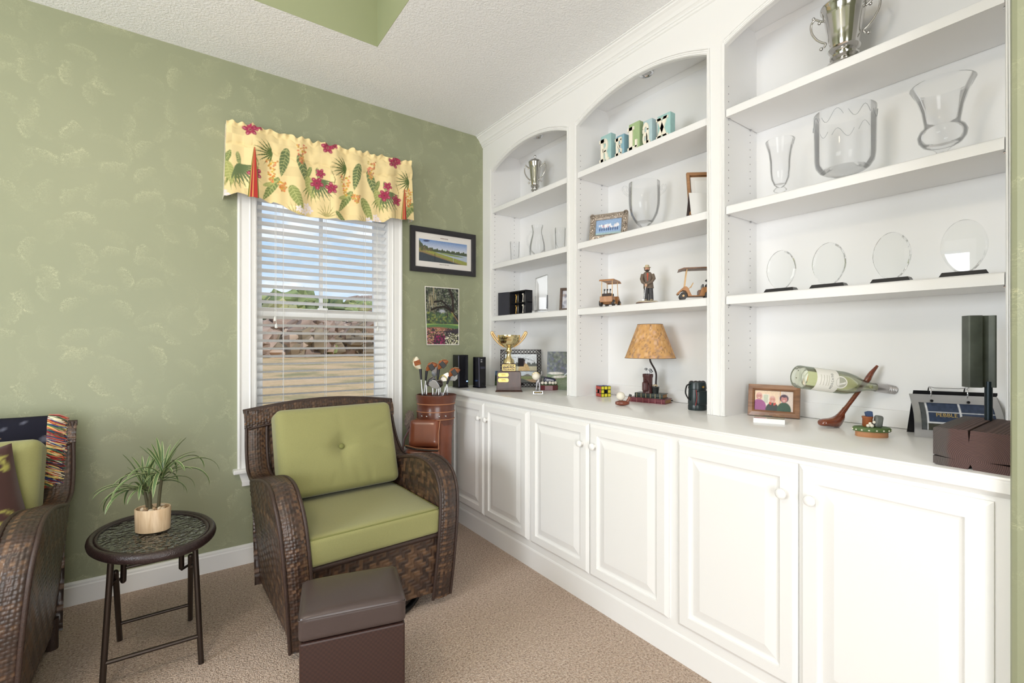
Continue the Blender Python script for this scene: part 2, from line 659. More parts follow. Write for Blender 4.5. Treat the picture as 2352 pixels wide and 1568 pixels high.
# unseen side and rear walls; window and door added for the fill lights
lw_ = MB()
for y0, y1, z0, z1 in ((YR, 0.2, 0, ZC), (1.6, YW, 0, ZC), (0.2, 1.6, 0, 0.85), (0.2, 1.6, 2.2, ZC)):
    lw_.box((XL - 0.12, y0, z0), (XL, y1, z1))
struct('wall_left', lw_, WALL)
rw = MB()
for x0, x1, z0, z1 in ((XL, -1.5, 0, ZC), (0.3, XG, 0, ZC), (-1.5, 0.3, 2.1, ZC)):
    rw.box((x0, YR - 0.12, z0), (x1, YR, z1))
struct('wall_rear', rw, WALL)
w2 = sroot('added_window')
MB().box((XL - 0.02, 0.1, 0.75), (XL + 0.02, 0.2, 2.3)).box((XL - 0.02, 1.6, 0.75), (XL + 0.02, 1.7, 2.3)).box((XL - 0.02, 0.2, 2.2), (XL + 0.02, 1.6, 2.3)).box((XL - 0.02, 0.2, 0.75), (XL + 0.03, 1.6, 0.85)).obj('added_window_frame', TRIM, w2)
MB().box((XL - 0.1, 0.2, 0.85), (XL - 0.095, 1.6, 2.2)).obj('pane', PANE, w2)
d2 = sroot('added_door')
MB().box((-1.6, YR - 0.02, 0), (-1.5, YR + 0.02, 2.2)).box((0.3, YR - 0.02, 0), (0.4, YR + 0.02, 2.2)).box((-1.5, YR - 0.02, 2.1), (0.3, YR + 0.02, 2.2)).box((-0.63, YR - 0.08, 0), (-0.57, YR - 0.04, 2.1)).obj('added_door_frame', TRIM, d2)
MB().box((-1.5, YR - 0.07, 0), (0.3, YR - 0.065, 2.1)).obj('pane', PANE, d2)

# baseboard of the window wall
prof = [(YW, 0), (YW - 0.016, 0), (YW - 0.016, 0.083), (YW - 0.012, 0.088), (YW - 0.012, 0.097), (YW - 0.006, 0.103), (YW, 0.105)]
bb = MB()
bb.prism(prof, XL, 1.55, 'yz')
struct('baseboard_window', bb, TRIM)

# ------------------------------------------------------------------ window 1: casing, stool, sashes
win = sroot('window_1')


def casing_v(x0, x1):
    """fluted upright: outer edge x0, inner edge x1"""
    s = 1 if x1 > x0 else -1
    w = abs(x1 - x0)
    pr = [(0, 0), (0, 0.019), (0.010, 0.021), (0.014, 0.016), (0.020, 0.014), (w * 0.62, 0.014), (w * 0.70, 0.018), (w * 0.76, 0.014), (w * 0.9, 0.012), (w, 0.012), (w, 0)]
    poly = [(x0 + s * a, YW - d) for a, d in pr]
    return MB().prism(poly, 0.527, 2.29, 'xy')


casing_v(0.268, 0.357).obj('side_casing', TRIM, win)
casing_v(1.212, 1.124).obj('side_casing', TRIM, win)
MB().box((0.262, YW - 0.022, 2.19), (1.218, YW, 2.29)).obj('head_casing', TRIM, win, bevel=0.003)
MB().box((0.246, YW - 0.05, 0.5035), (1.234, YW + 0.10, 0.527)).obj('stool', TRIM, win, bevel=0.006)
ap = MB()
ap.add([(0.275, YW - 0.014, 0.5035), (1.205, YW - 0.014, 0.5035), (1.185, YW - 0.014, 0.43), (0.295, YW - 0.014, 0.43), (0.275, YW, 0.5035), (1.205, YW, 0.5035), (1.185, YW, 0.43), (0.295, YW, 0.43)],
       [(0, 1, 2, 3), (7, 6, 5, 4), (0, 4, 5, 1), (1, 5, 6, 2), (2, 6, 7, 3), (3, 7, 4, 0)])
ap.box((0.29, YW - 0.018, 0.43), (1.19, YW - 0.002, 0.452))
ap.obj('apron', TRIM, win)
jb = MB()
jb.box((WX0, YW - 0.004, 0.527), (WX0 + 0.006, YW + 0.135, WZ1)).box((WX1 - 0.006, YW - 0.004, 0.527), (WX1, YW + 0.135, WZ1)).box((WX0, YW, WZ1 - 0.006), (WX1, YW + 0.135, WZ1))
jb.obj('jamb', TRIM, win)


def sash(name, z0, z1, y, rail_b, rail_t, muntin):
    s = MB()
    s.box((WX0 + 0.006, y, z0), (0.4017, y + 0.03, z1)).box((1.06, y, z0), (WX1 - 0.006, y + 0.03, z1))
    s.box((0.4017, y, z0), (1.06, y + 0.03, z0 + rail_b)).box((0.4017, y, z1 - rail_t), (1.06, y + 0.03, z1))
    so = s.obj(name, TRIM, win, bevel=0.002)
    if muntin:
        MB().box((0.722, y + 0.004, z0 + rail_b), (0.741, y + 0.026, z1 - rail_t)).obj('muntin', TRIM, so)
    MB().box((0.4, y + 0.013, z0 + rail_b - 0.003), (1.062, y + 0.017, z1 - rail_t + 0.003)).obj('pane', PANE, so)
    return so


sash('upper_sash', 1.365, WZ1 - 0.008, YW + 0.10, 0.05, 0.05, True)
ls_ = sash('lower_sash', 0.53, 1.42, YW + 0.068, 0.06, 0.055, False)
MB().box((0.70, YW + 0.056, 1.40), (0.76, YW + 0.068, 1.428)).obj('sash_lock', TRIM, ls_, bevel=0.004)

# ------------------------------------------------------------------ venetian blind
bl = thing('window_blind', 'white wooden venetian blind with tilted slats in the window', 'blind', (0.74, YW + 0.032, 0.5))
SLAT = mat('white_slat', (243, 243, 242), 0.4)
sm = MB()
cs = [(-0.025, 0.0), (-0.012, 0.0022), (0.0, 0.003), (0.012, 0.0022), (0.025, 0.0), (0.012, -0.0005), (0.0, 0.0003), (-0.012, -0.0005)]
sm.prism([(a, b) for a, b in cs], -0.371, 0.371, 'yz')
sm.xf(Matrix.Rotation(math.radians(-16), 4, 'X'))
sme = sm.mesh('slat', SLAT, smooth=40)
for k in range(35):
    z = 1.9821 - 0.5 - 0.04445 * k + 0.04445 * 2
    if z < 0.075:
        break
    s_ = link('slat', sme, bl)
    s_.location = (0, 0, z)
    s_.rotation_euler = (random.uniform(-0.025, 0.025), 0, 0)
MB().box((-0.372, -0.028, 1.60), (0.372, 0.028, 1.675)).obj('headrail', SLAT, bl, bevel=0.003)
MB().box((-0.371, -0.026, 0.035), (0.371, 0.026, 0.055)).obj('bottom_rail', SLAT, bl, bevel=0.005)
CORD = mat('white_cord', (225, 225, 222), 0.7)
for x in (-0.24, -0.004, 0.235):
    MB().rod((x, -0.029, 0.05), (x, -0.029, 1.61), 0.0011, n=5).rod((x + 0.006, 0.029, 0.05), (x + 0.006, 0.029, 1.61), 0.0011, n=5).obj('ladder_cord', CORD, bl)
for x, z in ((-0.285, 0.862), (-0.279, 0.822), (0.305, 0.845), (0.312, 0.815)):
    cd = MB().rod((x, -0.034, z), (x, -0.034, 1.61), 0.0011, n=5).obj('pull_cord', CORD, bl)
    MB().lathe([(0.002, 0.03), (0.006, 0.022), (0.008, 0.004), (0.0, 0.0)], 8, (x, -0.034, z - 0.026)).obj('tassel', CORD, cd, smooth=40)

# ------------------------------------------------------------------ painting helper for printed / woven patterns
class Canvas:
    def __init__(self, w, h, bgc, res):
        self.W, self.H = int(w * res) + 1, int(h * res) + 1
        self.w, self.h, self.res = w, h, res
        self.a = np.zeros((self.H, self.W, 3)) + np.array(lin(bgc)[:3])
        self.x, self.y = np.meshgrid(np.linspace(0, w, self.W), np.linspace(0, h, self.H))

    def blend(self, m, c):
        m = np.clip(m, 0, 1)[..., None]
        self.a = self.a * (1 - m) + np.array(lin(c)[:3]) * m
        return self

    def ell(self, cx, cy, rx, ry, ang, c, soft=0.15, op=1.0, half=None):
        dx, dy = self.x - cx, self.y - cy
        u = (dx * math.cos(ang) + dy * math.sin(ang)) / rx
        v = (-dx * math.sin(ang) + dy * math.cos(ang)) / ry
        m = np.clip((1 - np.sqrt(u * u + v * v)) / soft, 0, 1) * op
        if half is not None:
            m = m * (v * half > 0)
        return self.blend(m, c)

    def leaf(self, x0, y0, L, wd, ang, c, vein=None, bend=0.0, op=1.0):
        """pointed leaf from its base"""
        dx, dy = self.x - x0, self.y - y0
        u = (dx * math.cos(ang) + dy * math.sin(ang)) / L
        v = (-dx * math.sin(ang) + dy * math.cos(ang)) - bend * L * (u ** 2)
        half = wd * np.sqrt(np.clip(u, 0, 1)) * np.clip(1 - u, 0, 1) * 1.9
        m = np.clip((half - np.abs(v)) * self.res * 0.8, 0, 1) * ((u > 0) & (u < 1)) * op
        self.blend(m, c)
        if vein:
            rib = (np.abs(v) < 0.7 / self.res) | ((np.abs(((u * 9 - np.abs(v) / max(wd, 1e-6) * 1.2) % 1) - 0.5) < 0.13))
            self.blend(m * rib * 0.55, vein)
        return self

    def line(self, pts, wd, c, op=1.0):
        d = np.full(self.x.shape, 1e9)
        for (ax, ay), (bx, by) in zip(pts[:-1], pts[1:]):
            vx, vy = bx - ax, by - ay
            t = np.clip(((self.x - ax) * vx + (self.y - ay) * vy) / (vx * vx + vy * vy + 1e-12), 0, 1)
            d = np.minimum(d, np.hypot(self.x - ax - t * vx, self.y - ay - t * vy))
        return self.blend(np.clip((wd / 2 - d) * self.res + 0.5, 0, 1) * op, c)

    def rect(self, x0, y0, x1, y1, c, op=1.0):
        return self.blend(((self.x >= x0) & (self.x <= x1) & (self.y >= y0) & (self.y <= y1)) * op, c)

    def below(self, f, c, soft=0.004):
        return self.blend(np.clip((f(self.x) - self.y) / soft, 0, 1), c)

    def grain(self, amt, cell=1):
        h, w = self.H // cell + 2, self.W // cell + 2
        n = rng.normal(0, amt, (h, w)).repeat(cell, 0).repeat(cell, 1)[:self.H, :self.W]
        self.a = np.clip(self.a * (1 + n[..., None]), 0, 1)
        return self

    def sample(self, u, v):
        i = np.clip((np.asarray(v) * (self.H - 1)).round().astype(int), 0, self.H - 1)
        j = np.clip((np.asarray(u) * (self.W - 1)).round().astype(int), 0, self.W - 1)
        return self.a[i, j]


def picture(name, cv, parent, loc, rot=(0, 0, 0), mat_=None, thick=0.001):
    """flat print in local xz, facing -y, lower-left at loc"""
    mb = MB()
    X = np.zeros((cv.W, cv.H, 3))
    X[..., 0] = np.linspace(0, cv.w, cv.W)[:, None]
    X[..., 2] = np.linspace(0, cv.h, cv.H)[None, :]
    mb.grid(X)
    col = cv.a.transpose(1, 0, 2).reshape(-1, 3)
    o = mb.obj(name, mat_ or vcol_mat('photo_print', 0.25, 0.5), parent, colors=col, recalc=False)
    o.location = loc
    o.rotation_euler = rot
    return o


# ------------------------------------------------------------------ floral valance
def build_valance():
    root = thing('window_valance', 'cream floral valance with palm leaves and red striped pleats over the window', 'valance', (0, 0, 1.9))
    BX = np.array([0.201, 0.231, 0.262, 0.291, 0.325, 0.352, 0.384, 0.42, 0.433, 0.481, 0.555, 0.594, 0.641, 0.701, 0.763, 0.788, 0.839, 0.904, 0.971, 1.055, 1.091, 1.155, 1.185, 1.214, 1.26])
    BZ = np.array([1.977, 1.993, 2.011, 2.009, 1.995, 1.997, 1.991, 1.981, 1.99, 1.977, 1.935, 1.937, 1.939, 1.938, 1.948, 1.944, 1.955, 1.954, 1.967, 1.971, 1.999, 2.012, 2.008, 2.018, 2.017])
    L0 = 0.085
    W = 1.035
    tot = L0 + W + L0
    H0 = 0.46
    cv = Canvas(tot, H0, (236, 215, 162), 470)
    cv.grain(0.05, 26)
    G = [(118, 134, 82), (142, 152, 92), (104, 120, 82), (166, 170, 106), (128, 140, 96)]
    VE = (206, 205, 140)

    def fl(x, y, r):
        for k in range(5):
            a = k * 2 * PI / 5 + x * 9
            cv.ell(x + math.cos(a) * r * 0.62, y + math.sin(a) * r * 0.62, r * 0.58, r * 0.42, a, (158, 52, 82), 0.3)
            cv.ell(x + math.cos(a) * r * 0.8, y + math.sin(a) * r * 0.8, r * 0.24, r * 0.13, a, (214, 140, 158), 0.6, 0.7)
        cv.ell(x, y, r * 0.2, r * 0.2, 0, (120, 30, 60), 0.6)

    def palm(x, y, R, a0, a1, n, c):
        for k in range(n):
            a = a0 + (a1 - a0) * k / (n - 1)
            cv.leaf(x, y, R * (0.75 + 0.25 * math.sin(PI * k / (n - 1))), R * 0.062, a, c, bend=0.06)

    def berries(x, y, h, c=(206, 150, 74)):
        for k in range(46):
            t = random.random()
            cv.ell(x + random.uniform(-1, 1) * 0.026 * (0.35 + t * 0.8), y + h * t, 0.0075, 0.006, random.random() * 3, (min(255, c[0] + random.randint(-15, 30)), c[1] + random.randint(-25, 35), c[2] + random.randint(-10, 30)), 0.5)

    for x0 in (-0.367, 0.033, 0.433, 0.833):
        for dx, dy, L, w_, a, k in ((0.30, 0.20, 0.17, 0.030, -2.1, 0), (0.36, 0.17, 0.16, 0.040, -1.15, 1), (0.34, 0.37, 0.17, 0.036, -1.75, 2), (0.40, 0.35, 0.19, 0.034, -1.25, 2), (0.05, 0.24, 0.13, 0.036, -1.35, 3), (0.22, 0.14, 0.10, 0.016, 0.5, 3), (0.20, 0.06, 0.11, 0.022, -0.7, 0), (0.47, 0.30, 0.10, 0.018, -1.9, 0), (0.50, 0.30, 0.09, 0.017, -1.4, 4)):
            cv.leaf(x0 + dx, dy, L, w_, a, G[k], VE)
        palm(x0 + 0.10, 0.235, 0.15, -1.9, -0.1, 10, G[2])
        palm(x0 + 0.27, 0.33, 0.11, 2.0, 4.4, 9, (84, 104, 56))
        palm(x0 + 0.47, 0.20, 0.12, -2.3, -0.7, 8, (112, 128, 66))
        palm(x0 + 0.15, 0.02, 0.09, 0.3, 2.7, 8, (172, 160, 104))
        palm(x0 + 0.38, -0.01, 0.10, 0.4, 2.6, 9, (186, 170, 118))
        berries(x0 + 0.265, 0.17, 0.12)
        berries(x0 + 0.415, 0.30, 0.11, (198, 136, 84))
        berries(x0 + 0.32, 0.13, 0.05)
        for dx, dy in ((0.045, 0.065), (0.06, 0.045), (0.40, 0.04), (0.43, 0.03)):
            for q in range(5):
                cv.ell(x0 + dx + 0.012 * math.cos(q * 1.26), dy + 0.012 * math.sin(q * 1.26), 0.011, 0.007, q * 1.26, (236, 226, 232), 0.4)
        cv.line([(x0 + 0.18, 0.30), (x0 + 0.20, 0.25), (x0 + 0.19, 0.20)], 0.003, (110, 112, 60))
        cv.line([(x0 + 0.53, 0.20), (x0 + 0.57, 0.14), (x0 + 0.57, 0.05)], 0.003, (110, 112, 60))
    for s0 in (0.133, 0.533, 0.933):
        for dx, y, r in ((0.0, 0.21, 0.034), (0.02, 0.27, 0.026), (0.08, 0.195, 0.032), (0.06, 0.43, 0.034), (0.095, 0.452, 0.022)):
            if s0 + dx < 0.16 and y < 0.3:
                continue
            fl(s0 + dx, y, r)
    nu, nv = 460, 150
    u = np.linspace(0, 1, nu)
    v = np.linspace(0, 1, nv)
    s = u * tot
    xc = np.where(s < L0, 0.212, np.where(s > L0 + W, 1.247, 0.212 + (s - L0)))
    yb = np.where(s < L0, 2.94 - s, np.where(s > L0 + W, 2.855 + (s - L0 - W), 2.855))
    zb = np.interp(xc, BX, BZ)
    zt = np.interp(xc, [0.21, 0.3, 0.5, 0.7, 0.9, 1.1, 1.25], [2.385, 2.388, 2.381, 2.383, 2.387, 2.392, 2.398]) + 0.006 * np.sin(s * 70) * (s > 0.2) + 0.004 * np.sin(s * 131)
    U, V = np.meshgrid(u, v, indexing='ij')
    Z = zb[:, None] + (zt - zb)[:, None] * V
    fold = np.sin(s * 34 + 0.6 * np.sin(s * 9)) * 0.5 + np.sin(s * 59 + 1.0) * 0.35
    front = np.clip((s - L0 + 0.03) / 0.03, 0, 1) * np.clip((L0 + W + 0.03 - s) / 0.03, 0, 1)
    amp = 0.011 + 0.013 * (1 - V)
    pocket = np.exp(-((V - 0.70) / 0.02) ** 2) * 0.006 + np.exp(-((V - 0.93) / 0.02) ** 2) * 0.004
    ruffle = np.clip((V - 0.93) / 0.07, 0, 1) * 0.008 * np.sin(s * 150)[:, None]
    Y = yb[:, None] - fold[:, None] * amp * front[:, None] + pocket * front[:, None] - 0.012 * (1 - V) ** 2 * front[:, None] + ruffle * front[:, None] - 0.012 * np.exp(-((V - 0.81) / 0.07) ** 2) * front[:, None]
    X = np.broadcast_to(xc[:, None], Z.shape).copy()
    X += np.where((s < L0)[:, None], -0.012 * (1 - V), 0) + np.where((s > L0 + W)[:, None], 0.014 * (1 - V), 0)
    P = np.stack([X, Y, Z - 1.9], -1)
    mb = MB()
    mb.grid(P)
    back = P.copy()
    back[..., 1] += 0.0025
    mb.grid(back[::-1])
    colr = cv.sample(U, np.clip((Z - 1.93) / H0, 0, 1)).reshape(-1, 3)
    lining = np.zeros((nu * nv, 3)) + np.array(lin((226, 222, 214))[:3])
    mb.obj('valance_fabric', vcol_mat('printed_fabric', 0.85, 0.2, 0.08, 900, sheen=0.2), root, colors=np.vstack([colr, lining]), recalc=False, smooth=80)
    # red striped box pleats
    for cx, zt_, wb_, yy in ((0.338, 2.262, 0.040, 2.828), (1.185, 2.20, 0.026, 2.826)):
        cp = Canvas(1.0, 1.0, (196, 62, 58), 60)
        for a, b_, c_ in ((0.0, 0.08, (120, 120, 60)), (0.13, 0.2, (214, 168, 96)), (0.2, 0.3, (150, 50, 50)), (0.42, 0.5, (226, 178, 104)), (0.5, 0.56, (150, 46, 52)), (0.86, 0.92, (220, 170, 100)), (0.92, 1.0, (112, 118, 62))):
            cp.rect(a, 0, b_, 1, c_)
        zbp = float(np.interp(cx, BX, BZ)) - 0.006
        n1, n2 = 15, 26
        tt = np.linspace(0, 1, n2)
        aa = np.linspace(-1, 1, n1)
        A, T = np.meshgrid(aa, tt, indexing='ij')
        hw = 0.002 + wb_ * (1 - T) ** 0.75 * 0.62
        X = cx + A * hw - 0.012 * (1 - T) * 0.5
        Y = yy - 0.016 * (1 - T) + np.abs(A) * 0.010 * (1 - T)
        Z = zbp + (zt_ - zbp) * T - 1.9
        P = np.stack([X, Y, Z], -1)
        m2 = MB()
        m2.grid(P)
        Q = P.copy()
        Q[..., 1] += 0.003
        m2.grid(Q[::-1])
        cc = cp.sample((A + 1) / 2, T).reshape(-1, 3)
        o = m2.obj('pleat_insert', vcol_mat('printed_fabric'), root, colors=np.vstack([cc, cc]), recalc=False, smooth=60)
        o['label'] = 'red and gold striped pleat insert'
    MB().rod((0.22, 2.88, 0.43), (1.24, 2.88, 0.43), 0.008).obj('curtain_rod', TRIM, root)


build_valance()

# ------------------------------------------------------------------ outside: field, brush and trees
GROUND = new_mat('dry_field')
gm, gnt, gb = GROUND
gp = gnt.n('ShaderNodeTexCoord').outputs['Object']
g1 = gnt.n('ShaderNodeTexNoise', i={'Vector': gp, 'Scale': 0.22, 'Detail': 5.0, 'Roughness': 0.65})
g2 = gnt.n('ShaderNodeTexNoise', i={'Vector': gp, 'Scale': 6.0, 'Detail': 4.0})
gc = gnt.ramp(g1.outputs['Fac'], [(0.36, lin((150, 138, 92))), (0.5, lin((206, 172, 124))), (0.66, lin((214, 178, 136)))])
gd = gnt.ramp(g2.outputs['Fac'], [(0.3, (0.78, 0.76, 0.72, 1)), (0.7, (1, 1, 1, 1))])
gnt.l(gnt.mix(1.0, gc, gd, 'MULTIPLY'), gb.inputs['Base Color'])
gb.inputs['Roughness'].default_value = 1.0
struct('ground_field', MB().box((-90, YW + 0.2, -0.95), (160, 150, -0.6)), gm)

TREE = [vcol_mat('foliage', 1.0, 0.05)]
BARK = mat('bark', (104, 88, 78), 0.95)


def crown_mesh(name, cols, blobs, w, h, z0, seed):
    r = random.Random(seed)
    mb = MB()
    cl = []
    for k in range(blobs):
        a, q = r.uniform(0, 2 * PI), math.sqrt(r.random())
        zz = r.random()
        rad = w * 0.24 * r.uniform(0.7, 1.25)
        c = (math.cos(a) * q * w * 0.42 * (1 - 0.35 * zz), math.sin(a) * q * w * 0.42, z0 + (h - z0) * zz * 0.9)
        s0 = len(mb.v)
        mb.ball(c, (rad, rad, rad * 0.85), 9, 6)
        base = np.array(lin(cols[r.randrange(len(cols))])[:3])
        for i in range(s0, len(mb.v)):
            p = Vector(mb.v[i])
            d = (p - Vector(c)) * (1 + r.uniform(-0.35, 0.4))
            mb.v[i] = tuple(Vector(c) + d)
            cl.append(base * r.uniform(0.65, 1.25))
    return mb.mesh(name, TREE[0], colors=np.array(cl), recalc=False)


GREENS = [(134, 144, 98), (152, 158, 110), (118, 128, 92), (168, 164, 120)]
BROWNS = [(168, 148, 134), (150, 130, 116), (180, 160, 142), (140, 126, 106)]
tree_names = ['tallest round', 'broad low', 'narrow pale', 'dense dark', 'loose grey green', 'lopsided', 'spreading', 'small rounded', 'feathery', 'thick olive', 'leaning', 'sparse']
crowns = [crown_mesh('crown', GREENS, 46, 9, 11, 1.5, 1), crown_mesh('crown', GREENS + BROWNS[:2], 46, 10, 9.5, 1.0, 2), crown_mesh('crown', GREENS[1:], 40, 7.5, 12.5, 2.0, 3)]
tree_x = [-4, 3, 9.5, 13.5, 16.5, 19.5, 22.5, 26.2, 30, 35, 41, 48]
tree_s = [0.8, 0.75, 0.74, 0.82, 0.70, 0.78, 0.74, 0.92, 0.86, 0.8, 0.75, 0.7]
for k, x in enumerate(tree_x):
    t = thing('tree', '%s green tree in the far tree line, %s from the left' % (tree_names[k], ['first', 'second', 'third', 'fourth', 'fifth', 'sixth', 'seventh', 'eighth', 'ninth', 'tenth', 'eleventh', 'last'][k]), 'tree', (x, 76 + (k % 3) * 3, -0.6), k * 1.3, 'trees beyond the field')
    t.scale = (tree_s[k],) * 3
    link('crown', crowns[k % 3], t)
    MB().tube([(0, 0, 0), (0.1, 0, 2.5), (0, 0.1, 5)], [0.3, 0.22, 0.12], 7).obj('trunk', BARK, t)
bushes = [crown_mesh('thicket', BROWNS, 60, 7, 4.6, 0.2, 11), crown_mesh('thicket', BROWNS + GREENS[:1], 60, 7, 4.2, 0.2, 12)]
for k in range(11):
    x = -2 + 4.1 * k
    b_ = link('brush_thicket', bushes[k % 2])
    b_.location = (x, 68 + (k % 2) * 2.0, -0.7)
    b_.rotation_euler = (0, 0, k * 0.9)
    tag(b_, 'bare brown thicket at the field edge outside, %s from the left' % ['first', 'second', 'third', 'fourth', 'fifth', 'sixth', 'seventh', 'eighth', 'ninth', 'tenth', 'last'][k], 'bush', 'brush along the field edge')

# ================================================================== BUILT-IN: base cabinets, worktop, bookcase bays
UNITS = [(1.984, 2.947), (1.098, 1.984), (0.197, 1.098)]
OPEN = [(2.024, 2.830), (1.138, 1.944), (0.248, 1.058)]
DOORS = [((2.005, 2.438), (2.444, 2.866)), ((1.112, 1.535), (1.541, 1.978)), ((0.226, 0.644), (0.649, 1.070))]
WHERE = ['farthest, by the golf bag', 'middle', 'nearest, by the green wall']
XD = 1.556          # face frame of the base cabinets


def rect_ring(y0, y1, z0, z1, inset, x):
    return [(x, y0 + inset, z0 + inset), (x, y1 - inset, z0 + inset), (x, y1 - inset, z1 - inset), (x, y0 + inset, z1 - inset)]


knob_mb = MB().lathe([(0.0, 0.0), (0.0085, 0.0), (0.0075, 0.010), (0.0085, 0.013), (0.0155, 0.017), (0.0165, 0.021), (0.014, 0.0265), (0.007, 0.029), (0.0, 0.0295)], 20)
knob_mb.xf(Matrix.Rotation(-PI / 2, 4, 'Y'))
knob_me = knob_mb.mesh('knob', mat('glossy_white_knob', (244, 244, 243), 0.15), smooth=60)

for (u0, u1), prs, wh in zip(UNITS, DOORS, WHERE):
    t = thing('base_cabinet', 'white built-in base cabinet with two raised panel doors, %s' % wh, 'cabinet', (XD, (u0 + u1) / 2, 0), 0, 'white base cabinets under the worktop')
    ox, oy = XD, (u0 + u1) / 2
    f = MB()
    f.box((0, u0 - oy, 0.10), (0.02, u1 - oy, 0.866)).box((0.02, u0 - oy, 0.0), (XB - XD - 0.005, u0 - oy + 0.015, 0.866)).box((0.02, u1 - oy - 0.015, 0.0), (XB - XD - 0.005, u1 - oy, 0.866)).box((XB - XD - 0.02, u0 - oy, 0.0), (XB - XD - 0.005, u1 - oy, 0.866))
    f.obj('face_frame', WHITE, t)
    for k, (y0, y1) in enumerate(prs):
        y0 -= oy
        y1 -= oy
        z0, z1 = 0.145, 0.841
        d = MB()
        d.loft([rect_ring(y0, y1, z0, z1, i, x) for i, x in ((0.0, 0.0), (0.0, -0.008), (0.003, -0.010), (0.013, -0.018), (0.048, -0.018), (0.050, -0.012), (0.054, -0.010))], cap=False)
        do = d.obj('door', WHITE, t, recalc=True)
        p = MB()
        p.loft([rect_ring(y0, y1, z0, z1, i, x) for i, x in ((0.054, -0.004), (0.054, -0.010), (0.060, -0.0085), (0.064, -0.0085), (0.095, -0.0165), (0.097, -0.0165))])
        p.obj('raised_panel', WHITE, do)
        kb = link('knob', knob_me, do)
        ky = y1 - 0.038 if k == 0 else y0 + 0.038
        kb.location = (-0.017, ky, 0.745)

# worktop with a beaded front edge
wt_prof = [(XB, 0.868), (XB, 0.906), (1.539, 0.906), (1.533, 0.904), (1.531, 0.900), (1.533, 0.896), (1.530, 0.893), (1.530, 0.869), (1.533, 0.866), (1.545, 0.866), (1.5555, 0.852), (1.5555, 0.868)]
wm = MB()
wm.prism(wt_prof, YG + 0.002, YW, 'xz')
wtop = wm.obj('worktop', COUNTER, None, smooth=25)
tag(wtop, 'long white worktop running over the three base cabinets', 'worktop')

# plinth of the cabinets and crown above the bookcase
pl = MB().prism([(XD, 0), (1.551 - 0.0, 0), (1.551, 0.097), (1.553, 0.103), (XD, 0.106)], YG, YW - 0.0165, 'xz')
struct('baseboard_cabinet', pl, WHITE)
cr = [(XF, 2.662), (XF - 0.006, 2.666), (XF - 0.008, 2.674), (XF - 0.013, 2.676), (XF - 0.014, 2.684), (XF - 0.020, 2.690), (XF - 0.024, 2.692), (XF - 0.030, 2.706), (XF - 0.042, 2.720), (XF - 0.052, 2.727), (XF - 0.054, 2.733), (XF - 0.062, 2.735), (XF - 0.062, 2.7395), (XF, 2.7395)]
struct('trim_1', MB().prism(cr, YG, YW - 0.0005, 'xz'), WHITE)

# --- the three arched bays
SHZ = (1.374, 1.749, 2.154)
SHT = 0.036
ZS, RISE = 2.453, 0.090
shelf_me = {}


def arch_pts(y0, y1, n=28, grow=0.0):
    half = (y1 - y0) / 2
    R = (half * half + RISE * RISE) / (2 * RISE)
    cz = ZS + RISE - R
    cy = (y0 + y1) / 2
    a = math.asin(half / R)
    return [(cy + (R + grow) * math.sin(-a + 2 * a * k / n), cz + (R + grow) * math.cos(-a + 2 * a * k / n)) for k in range(n + 1)]


